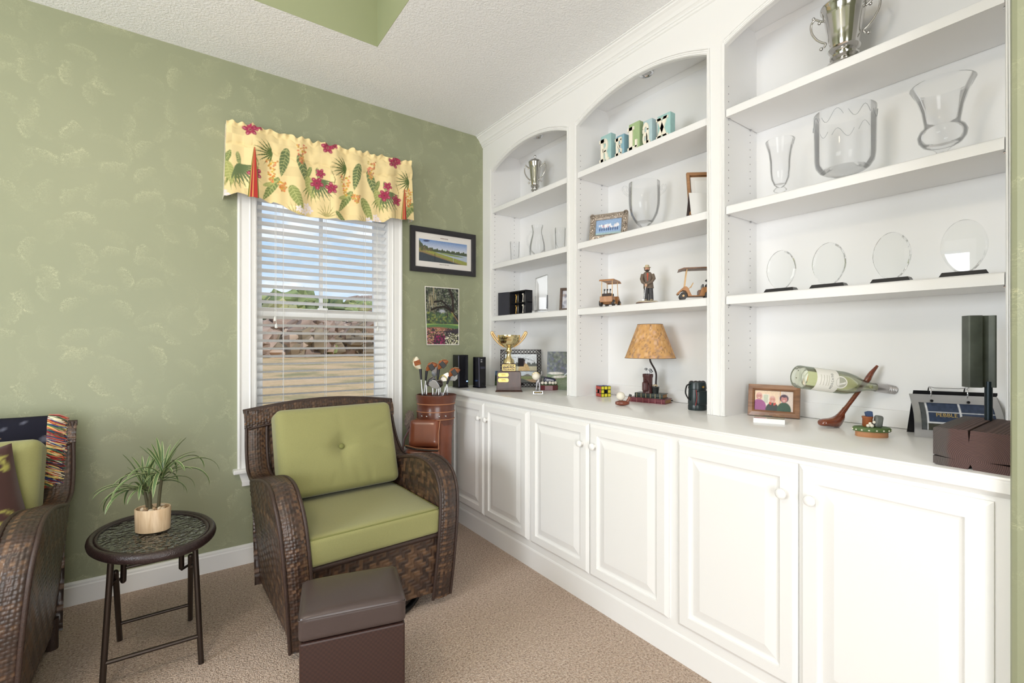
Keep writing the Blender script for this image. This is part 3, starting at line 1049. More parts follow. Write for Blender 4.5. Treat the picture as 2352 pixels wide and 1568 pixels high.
HOLE = mat('peg_hole_dark', (96, 96, 98), 0.9)
for bi, ((u0, u1), (o0, o1), wh) in enumerate(zip(UNITS, OPEN, WHERE)):
    oy = (o0 + o1) / 2
    t = thing('bookcase_bay', 'white arched bookcase bay with three shelves, %s' % wh, 'bookcase', (XF, oy, 0.906), 0, 'arched bookcase bays')

    def L(y, z):
        return (y - oy, z - 0.906)
    f = MB()
    A = arch_pts(o0, o1)
    f.prism([L(u0, 0.907), L(o0, 0.907), L(o0, ZS), L(o0, ZC), L(u0, ZC)], 0, 0.022, 'yz')
    f.prism([L(o1, 0.907), L(u1, 0.907), L(u1, ZC), L(o1, ZC), L(o1, ZS)], 0, 0.022, 'yz')
    for (ya, za), (yb_, zb_) in zip(A[:-1], A[1:]):
        f.prism([L(ya, za), L(yb_, zb_), L(yb_, ZC), L(ya, ZC)], 0, 0.022, 'yz')
    f.obj('face_frame', WHITE, t)
    # bead moulding around the opening
    for g, r in ((0.0045, 0.0032), (0.013, 0.0028), (0.023, 0.0045)):
        path = [(0, o0 - g - oy, 0.001)] + [(0, y - oy, z - 0.906) for y, z in arch_pts(o0, o1, grow=g)] + [(0, o1 + g - oy, 0.001)]
        MB().tube(path, r, 6).obj('opening_bead', WHITE, t, smooth=60)
    dx = XB - XF
    MB().box((0.022, o0 - oy - 0.012, 0), (dx, o0 - oy, 1.70)).obj('side_panel', WHITE_IN, t)
    MB().box((0.022, o1 - oy, 0), (dx, o1 - oy + 0.012, 1.70)).obj('side_panel', WHITE_IN, t)
    MB().box((dx, o0 - oy - 0.012, 0), (dx + 0.012, o1 - oy + 0.012, 1.71)).obj('back_panel', WHITE_IN, t)
    MB().box((0.022, o0 - oy, 1.695), (dx, o1 - oy, 1.71)).obj('top_panel', WHITE_IN, t)
    MB().prism([(dx, 1.668), (dx - 0.004, 1.672), (dx - 0.014, 1.690), (dx - 0.016, 1.6945), (dx, 1.6945)], o0 - oy, o1 - oy, 'xz').obj('top_cove', WHITE_IN, t)
    MB().box((dx - 0.010, o0 - oy, 0.001), (dx - 0.0005, o1 - oy, 0.064)).obj('back_rail', WHITE_IN, t, bevel=0.002)
    w = o1 - o0 - 0.006
    s = MB()
    s.prism([(0.006, 0.0), (dx - 0.003, 0.0), (dx - 0.003, SHT), (0.014, SHT), (0.008, SHT - 0.004), (0.006, SHT - 0.010)], -w / 2, w / 2, 'xz')
    sme_ = s.mesh('shelf', WHITE_IN, smooth=30)
    for z in SHZ:
        so = link('shelf', sme_, t)
        so.location = (0, 0, z - 0.906)
    h = MB()
    for yy, sg in ((o0 - oy + 0.0004, 1), (o1 - oy - 0.0004, -1)):
        for x in (0.030, 0.205):
            for k in range(38):
                z = 0.906 + 0.20 + 0.032 * k
                if any(abs(z - zz - 0.018) < 0.022 for zz in SHZ) or z > 2.34:
                    continue
                c = [(x + 0.0026 * math.cos(q * PI / 3), yy, z - 0.906 + 0.0026 * math.sin(q * PI / 3)) for q in range(6)]
                h.add(c, [tuple(range(6))])
    ho = h.obj('peg_holes', HOLE, t, recalc=False)
    ho['kind'] = 'stuff'
    pins = MB()
    for z in SHZ:
        for yy, sg in ((o0 - oy, 1), (o1 - oy, -1)):
            for x in (0.030, 0.205):
                pins.rod((x, yy, z - 0.906 - 0.004), (x, yy + sg * 0.008, z - 0.906 - 0.004), 0.0035, n=8)
    po = pins.obj('shelf_pins', CHROME, t)
    po['kind'] = 'stuff'
    # little recessed lamp in the top of the bay
    rl = thing('recessed_light', 'small round chrome puck light under the top of the bay, %s' % wh, 'light', (1.955, oy, 2.601), 0, 'puck lights in the bookcase')
    MB().lathe([(0.024, -0.002), (0.037, -0.003), (0.038, -0.0065), (0.034, -0.010), (0.027, -0.008), (0.024, -0.002)], 24, cap=False).obj('trim_ring', CHROME, rl, smooth=50)
    MB().lathe([(0.0, -0.005), (0.010, -0.0065), (0.024, -0.003)], 20, cap=False).obj('lens', mat('puck_lens', (205, 205, 206), 0.15, bump=0.9, bscale=350), rl, smooth=60)

# ceiling lamp in the middle of the tray (above and behind the view)
cl_ = thing('ceiling_light', 'frosted glass bowl ceiling lamp hanging in the tray', 'lamp', (-0.7, 0.65, 2.55))
MB().rod((0, 0, 0.09), (0, 0, 0.50), 0.012).lathe([(0.06, 0.47), (0.065, 0.499)], 20).obj('stem', CHROME, cl_, smooth=40)
MB().lathe([(0.0, -0.07), (0.06, -0.062), (0.11, -0.035), (0.145, 0.01), (0.15, 0.05), (0.10, 0.085), (0.0, 0.09)], 28).obj('glass_bowl', mat('lit_glass', (255, 244, 225), 0.4, emit=((255, 236, 208), BOWL)), cl_, smooth=60)

# ================================================================== WICKER SEATING
WICK = None


def wicker_mat():
    global WICK
    if WICK:
        return WICK
    m, nt, b = new_mat('brown_wicker')
    a = nt.n('ShaderNodeVertexColor', layer_name='Col')
    nt.l(a.outputs['Color'], b.inputs['Base Color'])
    b.inputs['Roughness'].default_value = 0.34
    b.inputs['Specular IOR Level'].default_value = 0.55
    WICK = m
    return m


BROWN = [np.array(lin(c)[:3]) for c in ((72, 52, 42), (84, 62, 48), (58, 44, 38), (104, 78, 58), (66, 52, 46))]


def weave(P, nu, nv, amp=0.0022, sub=3, twill=1, holes=0.0, seed=0):
    """P(u,v)->xyz arrays on 0..1; real over-under strands as relief on the surface. returns MB, colours"""
    r = np.random.default_rng(seed)
    n1, n2 = nu * sub + 1, nv * sub + 1
    U, V = np.meshgrid(np.linspace(0, 1, n1), np.linspace(0, 1, n2), indexing='ij')
    X = P(U, V)
    du = np.gradient(X, axis=0)
    dv = np.gradient(X, axis=1)
    N = np.cross(du, dv)
    N /= np.linalg.norm(N, axis=-1, keepdims=True) + 1e-12
    cu, cv_ = np.arange(n1) / sub, np.arange(n2) / sub
    iu, iv = np.minimum(cu.astype(int), nu - 1), np.minimum(cv_.astype(int), nv - 1)
    fu, fv = (cu - iu)[:, None], (cv_ - iv)[None, :]
    I, J = np.meshgrid(iu, iv, indexing='ij')
    par = ((I + J) // twill) % 2
    eu = np.sqrt(np.clip(1 - (2 * fu - 1) ** 2, 0, 1)) + 0 * fv
    ev = np.sqrt(np.clip(1 - (2 * fv - 1) ** 2, 0, 1)) + 0 * fu
    h = np.where(par == 0, ev * (0.55 + 0.45 * eu), eu * (0.55 + 0.45 * ev)) if twill == 1 else np.where(par == 0, ev, eu * 0.75)
    X = X + N * (h * amp)[..., None]
    cu_id = r.integers(0, len(BROWN), nu)
    cv_id = r.integers(0, len(BROWN), nv)
    pal = np.array(BROWN)
    col = np.where((par == 0)[..., None], pal[cv_id[J]], pal[cu_id[I]] * 0.85)
    col = col * (0.72 + 0.5 * r.random((nu, nv)))[I, J][..., None]
    mb = MB()
    mb.grid(X)
    if holes:
        keep = []
        k = 0
        for i in range(n1 - 1):
            for j in range(n2 - 1):
                hole = (i % sub == 0 and j % sub == 0 and r.random() < holes)
                if not hole:
                    keep.append(mb.f[k])
                k += 1
        mb.f = keep
    return mb, col.reshape(-1, 3)


def weave_obj(name, parent, P, nu, nv, **kw):
    mb, c = weave(P, nu, nv, **kw)
    return mb.obj(name, wicker_mat(), parent, colors=c, recalc=False, smooth=70)


ARM = spline([(1.945, 0.03), (1.934, 0.16), (1.927, 0.30), (1.929, 0.42), (1.948, 0.525), (2.005, 0.60), (2.10, 0.634), (2.22, 0.632), (2.35, 0.606), (2.47, 0.578), (2.56, 0.585), (2.62, 0.635), (2.66, 0.70), (2.69, 0.79), (2.705, 0.872)], 8)
ARM = np.array(ARM)
_al = np.concatenate([[0], np.cumsum(np.hypot(*np.diff(ARM, axis=0).T))])
_al /= _al[-1]
FABRIC = mat('olive_green_fabric', (148, 147, 98), 0.9, var=0.05, vscale=240, bump=0.12, bscale=1400, sheen=0.25, spec=0.2)
FABRIC2 = mat('olive_green_piping', (126, 128, 78), 0.9, spec=0.2)
BLACKMETAL = mat('black_metal', (22, 22, 24), 0.35, metal=0.6)
STRAND = mat('dark_wicker_braid', (58, 42, 36), 0.4, var=0.3, vscale=160, bump=0.6, bscale=420)


def wicker_seat(name, label, xl, xr, dy, nback, swivel):
    """xl, xr: outer edges of the two arms at arm height; dy shifts along y"""
    ox, oy = (xl + xr) / 2, 2.25 + dy
    t = thing(name, label, 'armchair' if swivel else 'sofa', (ox, oy, 0))
    W = 0.092

    def yz(s):
        return np.interp(s, _al, ARM[:, 0]) + dy - oy, np.interp(s, _al, ARM[:, 1])

    def splay(z):
        return np.interp(z, [0.0, 0.3, 0.6, 0.9], [0.046, 0.024, 0.0, 0.016])
    for sg, xo in ((-1, xl - ox), (1, xr - ox)):
        def band(U, V, sg=sg, xo=xo):
            y, z = yz(U)
            xout = xo - sg * splay(z)
            off = (1 - (2 * V - 1) ** 2) * 0.010
            y2, z2 = yz(np.clip(U + 0.004, 0, 1))
            ty, tz_ = y2 - y, z2 - z
            L_ = np.hypot(ty, tz_) + 1e-9
            ny, nz_ = -tz_ / L_, ty / L_
            Vv = V if sg < 0 else 1 - V
            x = xout - sg * W * (Vv if sg < 0 else 1 - V) if False else xout - sg * W * V
            return np.stack([x, y + ny * off, z + nz_ * off], -1)
        if sg < 0:
            Pb = band
        else:
            def Pb(U, V, b=band):
                return b(U, 1 - V)
        a = weave_obj('arm_band', t, Pb, 118, 8, amp=0.0028, seed=3 + sg)
        # braided borders
        ss = np.linspace(0, 1, 90)
        for v in (0.0, 1.0):
            pts = [tuple(p) for p in band(ss, np.full(90, v))]
            MB().tube(pts, 0.0075, 7).obj('braid', STRAND, a, smooth=60)
        # woven side walls, outer and inner
        yg = np.linspace(1.95 + dy - oy, 2.60 + dy - oy, 60)
        ztop = np.interp(yg, ARM[16:82, 0] + dy - oy, ARM[16:82, 1])

        def side(U, V, x0, slope, zb):
            y = yg[0] + (yg[-1] - yg[0]) * U
            zt = np.interp(y, yg, ztop) - 0.004
            z = zb + (zt - zb) * V
            return np.stack([x0 - sg * splay(z) * slope, y + 0 * z, z], -1)
        flip = (sg > 0)
        weave_obj('outer_side', t, (lambda U, V: side(1 - U, V, xo - sg * 0.006, 1.0, 0.07)) if not flip else (lambda U, V: side(U, V, xo - sg * 0.006, 1.0, 0.07)), 34, 26, amp=0.003, twill=2, seed=9)
        weave_obj('inner_side', t, (lambda U, V: side(U, V, xo - sg * (W - 0.006), 0.6, 0.25)) if not flip else (lambda U, V: side(1 - U, V, xo - sg * (W - 0.006), 0.6, 0.25)), 34, 20, amp=0.003, twill=2, seed=10)
    xi0, xi1 = xl - ox + W - 0.012, xr - ox - W + 0.012
    nx = int((xi1 - xi0) / 0.0145)
    # front apron, herringbone weave, slightly arched below
    weave_obj('front_apron', t, lambda U, V: np.stack([xi0 + (xi1 - xi0) * U, 1.952 + dy - oy + 0 * U, 0.055 + 0.015 * np.sin(PI * U) * (1 - V) + (0.325 - 0.055) * V], -1), nx, 17, amp=0.0034, twill=2, seed=21)
    MB().rod((xi0, 1.95 + dy - oy, 0.325), (xi1, 1.95 + dy - oy, 0.325), 0.013).obj('front_rail', STRAND, t, smooth=60)
    # back: recessed open-weave panel and a broad arched top rail, plus the rear skin
    bx0, bx1 = xl - ox + 0.02, xr - ox - 0.02

    def ytop(U):
        return 0.868 + (0.036 if swivel else 0.012) * np.sin(PI * U)

    def backY(z):
        return np.interp(z, [0.1, 0.45, 0.62, 0.8, 0.92], [2.50, 2.57, 2.625, 2.69, 2.72]) + dy - oy
    weave_obj('back_panel', t, lambda U, V: np.stack([bx0 + (bx1 - bx0) * U, backY(0.30 + (ytop(U) - 0.36) * V) + 0.016, 0.30 + (ytop(U) - 0.36) * V], -1), int((bx1 - bx0) / 0.016), 34, amp=0.003, sub=3, holes=0.16, seed=30)
    weave_obj('top_rail', t, lambda U, V: np.stack([bx0 - 0.02 + (bx1 - bx0 + 0.04) * U, backY(ytop(U) - 0.085 * (1 - V)) - 0.010 * np.sin(PI * V), ytop(U) - 0.085 * (1 - V)], -1), int((bx1 - bx0) / 0.0125), 8, amp=0.0028, seed=31)
    us = np.linspace(0, 1, 40)
    MB().tube([(bx0 - 0.02 + (bx1 - bx0 + 0.04) * q, float(backY(ytop(q))) + 0.008, float(ytop(q)) - 0.002) for q in us], 0.012, 8).obj('top_border', STRAND, t, smooth=60)
    MB().tube([(bx0 + (bx1 - bx0) * q, float(backY(ytop(q) - 0.085)) - 0.004, float(ytop(q)) - 0.086) for q in us], 0.006, 6).obj('rail_border', STRAND, t, smooth=60)
    weave_obj('back_skirt', t, lambda U, V: np.stack([bx1 + (bx0 - bx1) * U, backY(0.06 + 0.28 * V) + 0.03, 0.06 + 0.28 * V], -1), nx, 14, amp=0.003, twill=2, seed=33)
    MB().box((xi0, 1.96 + dy - oy, 0.31), (xi1, 2.56 + dy - oy, 0.33)).obj('seat_deck', STRAND, t)
    # cushions
    n = nback
    cw = (xr - xl - 2 * W - 0.012) / n
    for k in range(n):
        cx = xi0 + 0.018 + cw * (k + 0.5)
        hw = cw / 2 - 0.003
        mb = rbox((hw, 0.27, 0.058), 0.020, (0.012, 0.004), 26)
        me = weld(mb.mesh('seat_cushion', FABRIC, recalc=False))
        sc_ = link('seat_cushion', me, t)
        sc_.location = (cx, 2.20 + dy - oy, 0.392)
        for z in (0.050, -0.050):
            q = [(math.copysign(hw - 0.012, a), math.copysign(0.27 - 0.012, b)) for a, b in ((-1, -1), (1, -1), (1, 1), (-1, 1))]
            loop = []
            for (ax_, ay_), (bx_, by_) in zip(q, q[1:] + q[:1]):
                for s_ in np.linspace(0.02, 0.98, 12):
                    loop.append((ax_ + (bx_ - ax_) * s_, ay_ + (by_ - ay_) * s_, z + 0.004))
            # piping sits on the rounded edge
            MB().tube([(p[0] * 1.022, p[1] * 1.022, p[2]) for p in loop], 0.0028, 6, closed=True).obj('piping', FABRIC2, sc_, smooth=60)
        hb, hh = cw / 2 - 0.004, 0.215

        def dent(x, y):
            d = 0.030 * np.exp(-((x / 0.05) ** 2 + (y / 0.05) ** 2))
            d = d + 0.006 * np.exp(-(x / 0.012) ** 2) * (np.abs(y) < 0.19) * (1 - np.abs(y) / 0.2)
            d = d + 0.005 * np.exp(-(y / 0.012) ** 2) * (np.abs(x) < 0.25) * (1 - np.abs(x) / 0.27)
            for j, (wx, wy, an) in enumerate(((-0.06, -0.17, 1.2), (0.07, -0.16, 1.9), (0.13, -0.17, 1.7), (-0.17, -0.17, 1.4), (0.2, -0.05, 2.8), (0.2, 0.08, 0.3))):
                u_ = (x - wx) * math.cos(an) + (y - wy) * math.sin(an)
                v_ = -(x - wx) * math.sin(an) + (y - wy) * math.cos(an)
                d = d + 0.006 * np.exp(-(v_ / 0.008) ** 2 - (u_ / 0.05) ** 2)
            return d
        mb = rbox((hb, hh, 0.066), 0.034, (0.030, 0.01), 40, dent)
        me = weld(mb.mesh('back_cushion', FABRIC, recalc=False))
        bc = link('back_cushion', me, t)
        bc.location = (cx + (0.0 if swivel else 0.028), 2.49 + dy - oy, 0.668 if swivel else 0.622)
        bc.rotation_euler = (PI / 2 - math.radians(19), 0, 0)
        MB().ball((0, 0, 0.068), (0.014, 0.014, 0.007), 16, 8).obj('button', FABRIC2, bc, smooth=60)
        loop = []
        for a_ in np.linspace(0, 2 * PI, 72, endpoint=False):
            c_, s_ = math.cos(a_), math.sin(a_)
            e = 0.12
            loop.append((math.copysign(abs(c_) ** e, c_) * (hb - 0.006), math.copysign(abs(s_) ** e, s_) * (hh - 0.006), 0.046))
        MB().tube(loop, 0.0026, 6, closed=True).obj('piping', FABRIC2, bc, smooth=60)
    if swivel:
        ring = [(0.30 * math.cos(a), 0.30 * math.sin(a) - 0.01, 0.014) for a in np.linspace(0, 2 * PI, 56, endpoint=False)]
        MB().tube(ring, 0.0135, 10, closed=True).obj('swivel_ring', BLACKMETAL, t, smooth=60)
        MB().rod((0, 0, 0.06), (0, 0, 0.30), 0.035).tube([(-0.295, 0, 0.016), (-0.1, 0, 0.07), (0.1, 0, 0.07), (0.295, 0, 0.016)], 0.012, 8).tube([(0, -0.30, 0.016), (0, -0.1, 0.07), (0, 0.1, 0.07), (0, 0.28, 0.016)], 0.012, 8).obj('swivel_base', BLACKMETAL, t, smooth=60)
    else:
        for x in (bx0 + 0.03, bx1 - 0.03):
            MB().rod((x, 2.52 + dy - oy, 0.0), (x, 2.52 + dy - oy, 0.12), 0.02).obj('leg', STRAND, t)
    return t


ch_ = wicker_seat('wicker_armchair', 'brown wicker swivel armchair with olive green cushions in front of the window', 0.292, 1.082, 0.0, 1, True)
ch_.rotation_euler = (0, 0, math.radians(2.5))
wicker_seat('wicker_loveseat', 'brown wicker loveseat with green cushions at the left edge of the room', -1.78, -0.352, 0.045, 2, False)

# ------------------------------------------------------------------ throw and pillow on the loveseat
def throw():
    """woven navy blanket over the top of the loveseat back, fringe towards the right"""
    root = thing('throw_blanket', 'dark navy woven throw with a multicoloured fringe over the loveseat back', 'blanket', (-0.7, 2.73, 0.85))
    path = np.array(spline([(2.665, 0.62), (2.70, 0.72), (2.727, 0.80), (2.740, 0.862), (2.752, 0.892), (2.782, 0.903), (2.80, 0.87), (2.81, 0.70), (2.81, 0.55)], 8))
    ln = np.concatenate([[0], np.cumsum(np.hypot(*np.diff(path, axis=0).T))])
    nu, nv = 60, 60
    v = np.linspace(0, 1, nv)
    y = np.interp(v * ln[-1], ln, path[:, 0])
    z = np.interp(v * ln[-1], ln, path[:, 1])
    x = np.linspace(-1.30, -0.440, nu)
    U, V = np.meshgrid(x, v, indexing='ij')
    X = np.stack([U + 0.7, y[None, :] - 2.73 + 0 * U - 0.006 + 0.003 * np.sin(U * 40), z[None, :] - 0.85 + 0.0 * np.sin(PI * (U + 1.80) / 1.42) + 0 * U], -1)
    mb = MB()
    mb.grid(X)
    X2 = X.copy()
    X2[..., 1] += np.where(V < 0.5, 0.005, -0.005)
    X2[..., 2] -= 0.004
    mb.grid(X2[::-1])
    c = np.zeros((nu * nv, 3)) + np.array(lin((34, 34, 44))[:3])
    sp = rng.random(nu * nv) < 0.07
    c[sp] = np.array(lin((96, 98, 112))[:3])
    mb.obj('blanket', vcol_mat('woven_cotton', 0.95, 0.1, 0.3, 700), root, colors=np.vstack([c, c]), recalc=False, smooth=70)
    fr = MB()
    fc = []
    pal = [(196, 92, 64), (222, 196, 120), (84, 120, 96), (60, 76, 120), (214, 150, 140), (228, 218, 190), (150, 60, 60)]
    for k in range(150):
        q = k / 149 * 0.56
        yy = float(np.interp(q * ln[-1], ln, path[:, 0])) - 2.73 - 0.010
        zz = float(np.interp(q * ln[-1], ln, path[:, 1])) - 0.85 + 0.004
        c0 = np.array(lin(pal[random.randrange(7)])[:3])
        for rep in range(2):
            L = random.uniform(0.05, 0.075)
            s0 = len(fr.v)
            dx, dz = L * 0.86, -L * random.uniform(0.25, 0.6)
            j = random.uniform(-0.006, 0.006)
            fr.tube([(0.258, yy, zz), (0.258 + dx * 0.5, yy - 0.008 + j, zz + dz * 0.35 + j), (0.258 + dx, yy - 0.006 + 2 * j, zz + dz)], [0.0022, 0.0024, 0.0014], 4)
            fc += [c0 * random.uniform(0.7, 1.15)] * (len(fr.v) - s0)
    fo = fr.obj('fringe', vcol_mat('yarn', 0.95, 0.1), root, colors=np.array(fc), recalc=False)
    fo['kind'] = 'stuff'
    fo['label'] = 'multicoloured yarn fringe'


throw()


def pillow():
    cv = Canvas(0.46, 0.46, (62, 36, 32), 420)
    ol = (150, 146, 74)
    for cx, cy in ((0.12, 0.14), (0.34, 0.14), (0.12, 0.36), (0.34, 0.36), (0.23, 0.25)):
        for r, w in ((0.085, 0.016), (0.05, 0.014)):
            for k in range(90):
                a = k / 90 * 2 * PI
                if (k // 6) % 5 == 4:
                    continue
                rr = r * (1 + 0.18 * math.sin(3 * a + cx * 20))
                cv.ell(cx + math.cos(a) * rr, cy + math.sin(a) * rr * 1.15, w * random.uniform(0.5, 1.0), 0.0035, random.uniform(-0.3, 0.3), ol, 0.5)
        cv.ell(cx, cy, 0.018, 0.028, 0.4, (168, 162, 88), 0.3)
    for k in range(70):
        cv.ell(random.uniform(0, 0.46), random.uniform(0, 0.46), random.uniform(0.015, 0.03), 0.004, random.uniform(-0.3, 0.3), ol, 0.5, 0.9)
    n = 60
    g = np.linspace(-1, 1, n)
    A, B = np.meshgrid(g, g, indexing='ij')
    h = np.clip(1 - A ** 2, 0, 1) ** 0.5 * np.clip(1 - B ** 2, 0, 1) ** 0.5
    sq = 1 - 0.05 * (1 - np.abs(A)) * np.abs(B) - 0.0
    wr = 0.004 * np.sin(A * 9 + B * 4) * h
    mb = MB()
    C_ = []
    for s_ in (1, -1):
        P = np.stack([A * 0.225 * (1 - 0.06 * (1 - B ** 2)), B * 0.225 * (1 - 0.06 * (1 - A ** 2)), s_ * (0.085 * h + wr)], -1)
        mb.grid(P if s_ > 0 else P[::-1])
        c = cv.sample((A + 1) / 2, (B + 1) / 2)
        C_.append((c if s_ > 0 else c[::-1]).reshape(-1, 3))
    o = mb.obj('throw_pillow', vcol_mat('ikat_fabric', 0.75, 0.25, 0.1, 900, sheen=0.3), None, colors=np.vstack(C_), recalc=False, smooth=80)
    o.location = (-0.655, 2.385, 0.585)
    o.rotation_euler = (math.radians(68), math.radians(-14), math.radians(6))
    tag(o, 'dark brown throw pillow with olive ikat pattern on the loveseat', 'pillow')


pillow()

# ------------------------------------------------------------------ storage ottoman
ot = thing('storage_ottoman', 'small brown storage ottoman with a padded leather lid before the armchair', 'ottoman', (0.4805, 1.588, 0), math.radians(-14.5))
LEATHER = mat('dark_brown_leather', (70, 58, 56), 0.34, var=0.06, vscale=8, bump=0.10, bscale=420, coat=0.1)
wv = new_mat('brown_woven_vinyl')
om, ont, ob = wv
otc = ont.n('ShaderNodeTexCoord')
och = ont.n('ShaderNodeTexChecker', i={'Vector': otc.outputs['Object'], 'Scale': 130.0, 'Color1': lin((58, 34, 28)), 'Color2': lin((48, 28, 24))})
ont.l(och.outputs[0], ob.inputs['Base Color'])
ob.inputs['Roughness'].default_value = 0.5
MB().box((-0.157, -0.121, 0.0), (0.157, 0.121, 0.305)).obj('body', om, ot, bevel=0.006)
me = weld(rbox((0.160, 0.1235, 0.040), 0.016, (0.012, 0), 22).mesh('padded_lid', LEATHER, recalc=False))
lid = link('padded_lid', me, ot)
lid.location = (0, 0, 0.346)
sq = [(-0.156, -0.120), (0.156, -0.120), (0.156, 0.120), (-0.156, 0.120)]
lp = []
for (ax_, ay_), (bx_, by_) in zip(sq, sq[1:] + sq[:1]):
    lp += [(ax_ + (bx_ - ax_) * s_, ay_ + (by_ - ay_) * s_, 0.030) for s_ in np.linspace(0.01, 0.99, 10)]
MB().tube([(p[0] * 1.018, p[1] * 1.02, p[2]) for p in lp], 0.0018, 5, closed=True).obj('seam', LEATHER, lid, smooth=60)

# ------------------------------------------------------------------ oval side table
tb_ = thing('side_table', 'small oval folding side table with a pebbled glass top and dark wicker rim', 'table', (-0.073, 2.288, 0))
th = 0.31


def oval(a, b, n=64):
    return [(a * math.cos(q) * math.cos(th) - b * math.sin(q) * math.sin(th), a * math.cos(q) * math.sin(th) + b * math.sin(q) * math.cos(th)) for q in np.linspace(0, 2 * PI, n, endpoint=False)]


rim = MB()
RING = []
for x, y in oval(0.182, 0.256):
    RING.append((x, y, 0.468))
rim.tube(RING, 0.0155, 10, closed=True, sec=(0.85, 1.15))
ro = rim.obj('rim', mat('dark_brown_rattan', (46, 34, 34), 0.3, var=0.35, vscale=120, bump=0.8, bscale=240), tb_, smooth=60)
TUBEM = mat('bronze_tube', (52, 42, 36), 0.35, metal=0.5)
inr = MB()
inr.tube([(x, y, 0.4765) for x, y in oval(0.166, 0.240)], 0.006, 8, closed=True)
inr.obj('inner_rim', mat('dark_brown_rattan', (46, 34, 34)), ro, smooth=60)
gm2 = bpy.data.materials.new('pebbled_glass')
gm2.use_nodes = True
t2 = gm2.node_tree
t2.nodes.clear()
n2 = NT(t2)
gtc = n2.n('ShaderNodeTexCoord')
vor = n2.n('ShaderNodeTexVoronoi', feature='SMOOTH_F1', i={'Vector': gtc.outputs['Object'], 'Scale': 62.0})
nn = n2.n('ShaderNodeTexNoise', i={'Vector': gtc.outputs['Object'], 'Scale': 55.0, 'Detail': 2.0})
hh_ = n2.math('ADD', vor.outputs['Distance'], nn.outputs['Fac'])
bpn = n2.n('ShaderNodeBump', i={'Height': hh_, 'Strength': 1.0, 'Distance': 0.012})
tr_ = n2.n('ShaderNodeBsdfRefraction', i={'Color': (0.80, 0.86, 0.82, 1), 'Roughness': 0.05, 'IOR': 1.25, 'Normal': bpn.outputs[0]})
tr2 = n2.n('ShaderNodeBsdfTransparent', i={'Color': (0.78, 0.84, 0.80, 1)})
trm = n2.n('ShaderNodeMixShader', i={0: 0.5, 1: tr_.outputs[0], 2: tr2.outputs[0]})
gl_ = n2.n('ShaderNodeBsdfGlossy', i={'Roughness': 0.06, 'Normal': bpn.outputs[0]})
fr_ = n2.n('ShaderNodeFresnel', i={'IOR': 1.65, 'Normal': bpn.outputs[0]})
fm = n2.math('MULTIPLY_ADD', fr_.outputs[0], 1.3, 0.16, clamp=True)
mxs = n2.n('ShaderNodeMixShader', i={0: fm, 1: trm.outputs[0], 2: gl_.outputs[0]})
n2.n('ShaderNodeOutputMaterial', i={'Surface': mxs.outputs[0]})
tg_ = MB()
ov = oval(0.170, 0.244)
tg_.prism(ov, 0.470, 0.476, 'xy')
tg_.obj('glass_top', gm2, tb_)
ox_, oy_ = -0.073, 2.288


def W2(x, y, z):
    return (x - ox_, y - oy_, z)


fl_, fr2 = (-0.208, 2.150), (0.075, 2.120)
for fx, fy, tx_, ty_ in ((-0.2105, 2.135, -0.188, 2.165), (0.075, 2.120, 0.056, 2.18)):
    MB().rod(W2(fx, fy, 0.0), W2(tx_, ty_, 0.462), 0.0095, n=12).obj('leg', TUBEM, tb_, smooth=60)
for fx, fy, tx_, ty_ in ((-0.189, 2.479, -0.1815, 2.225), (0.048, 2.482, 0.0445, 2.225)):
    MB().rod(W2(fx, fy, 0.0), W2(tx_, ty_, 0.376), 0.0095, n=12).ball(W2(tx_, ty_, 0.376), 0.0098, 10, 6).obj('leg', TUBEM, tb_, smooth=60)
MB().rod(W2(-0.203, 2.141, 0.10), W2(0.071, 2.133, 0.10), 0.0075).obj('stretcher', TUBEM, tb_, smooth=60)
MB().rod(W2(-0.1875, 2.41, 0.10), W2(0.047, 2.412, 0.10), 0.0065).obj('stretcher', TUBEM, tb_, smooth=60)
MB().rod(W2(-0.165, 2.30, 0.31), W2(-0.160, 2.285, 0.462), 0.0095, n=12).ball(W2(-0.165, 2.30, 0.31), 0.0096, 10, 6).obj('hinge_tube', TUBEM, tb_, smooth=60)
MB().rod(W2(0.0155, 2.30, 0.31), W2(0.0155, 2.285, 0.462), 0.0095, n=12).ball(W2(0.0155, 2.30, 0.31), 0.0096, 10, 6).obj('hinge_tube', TUBEM, tb_, smooth=60)
MB().rod(W2(-0.163, 2.295, 0.36), W2(0.0155, 2.295, 0.36), 0.006).obj('hinge_bar', TUBEM, tb_, smooth=60)
for x0, x1, yb2, z in ((-0.199, -0.180, 2.245, 0.345), (0.046, 0.063, 2.245, 0.345), (-0.196, -0.17, 2.29, 0.325), (0.0155, 0.055, 2.29, 0.325)):
    MB().rod(W2(x0, yb2 - 0.05, z), W2(x1, yb2, z), 0.005).obj('pivot_bolt', TUBEM, tb_, smooth=60)

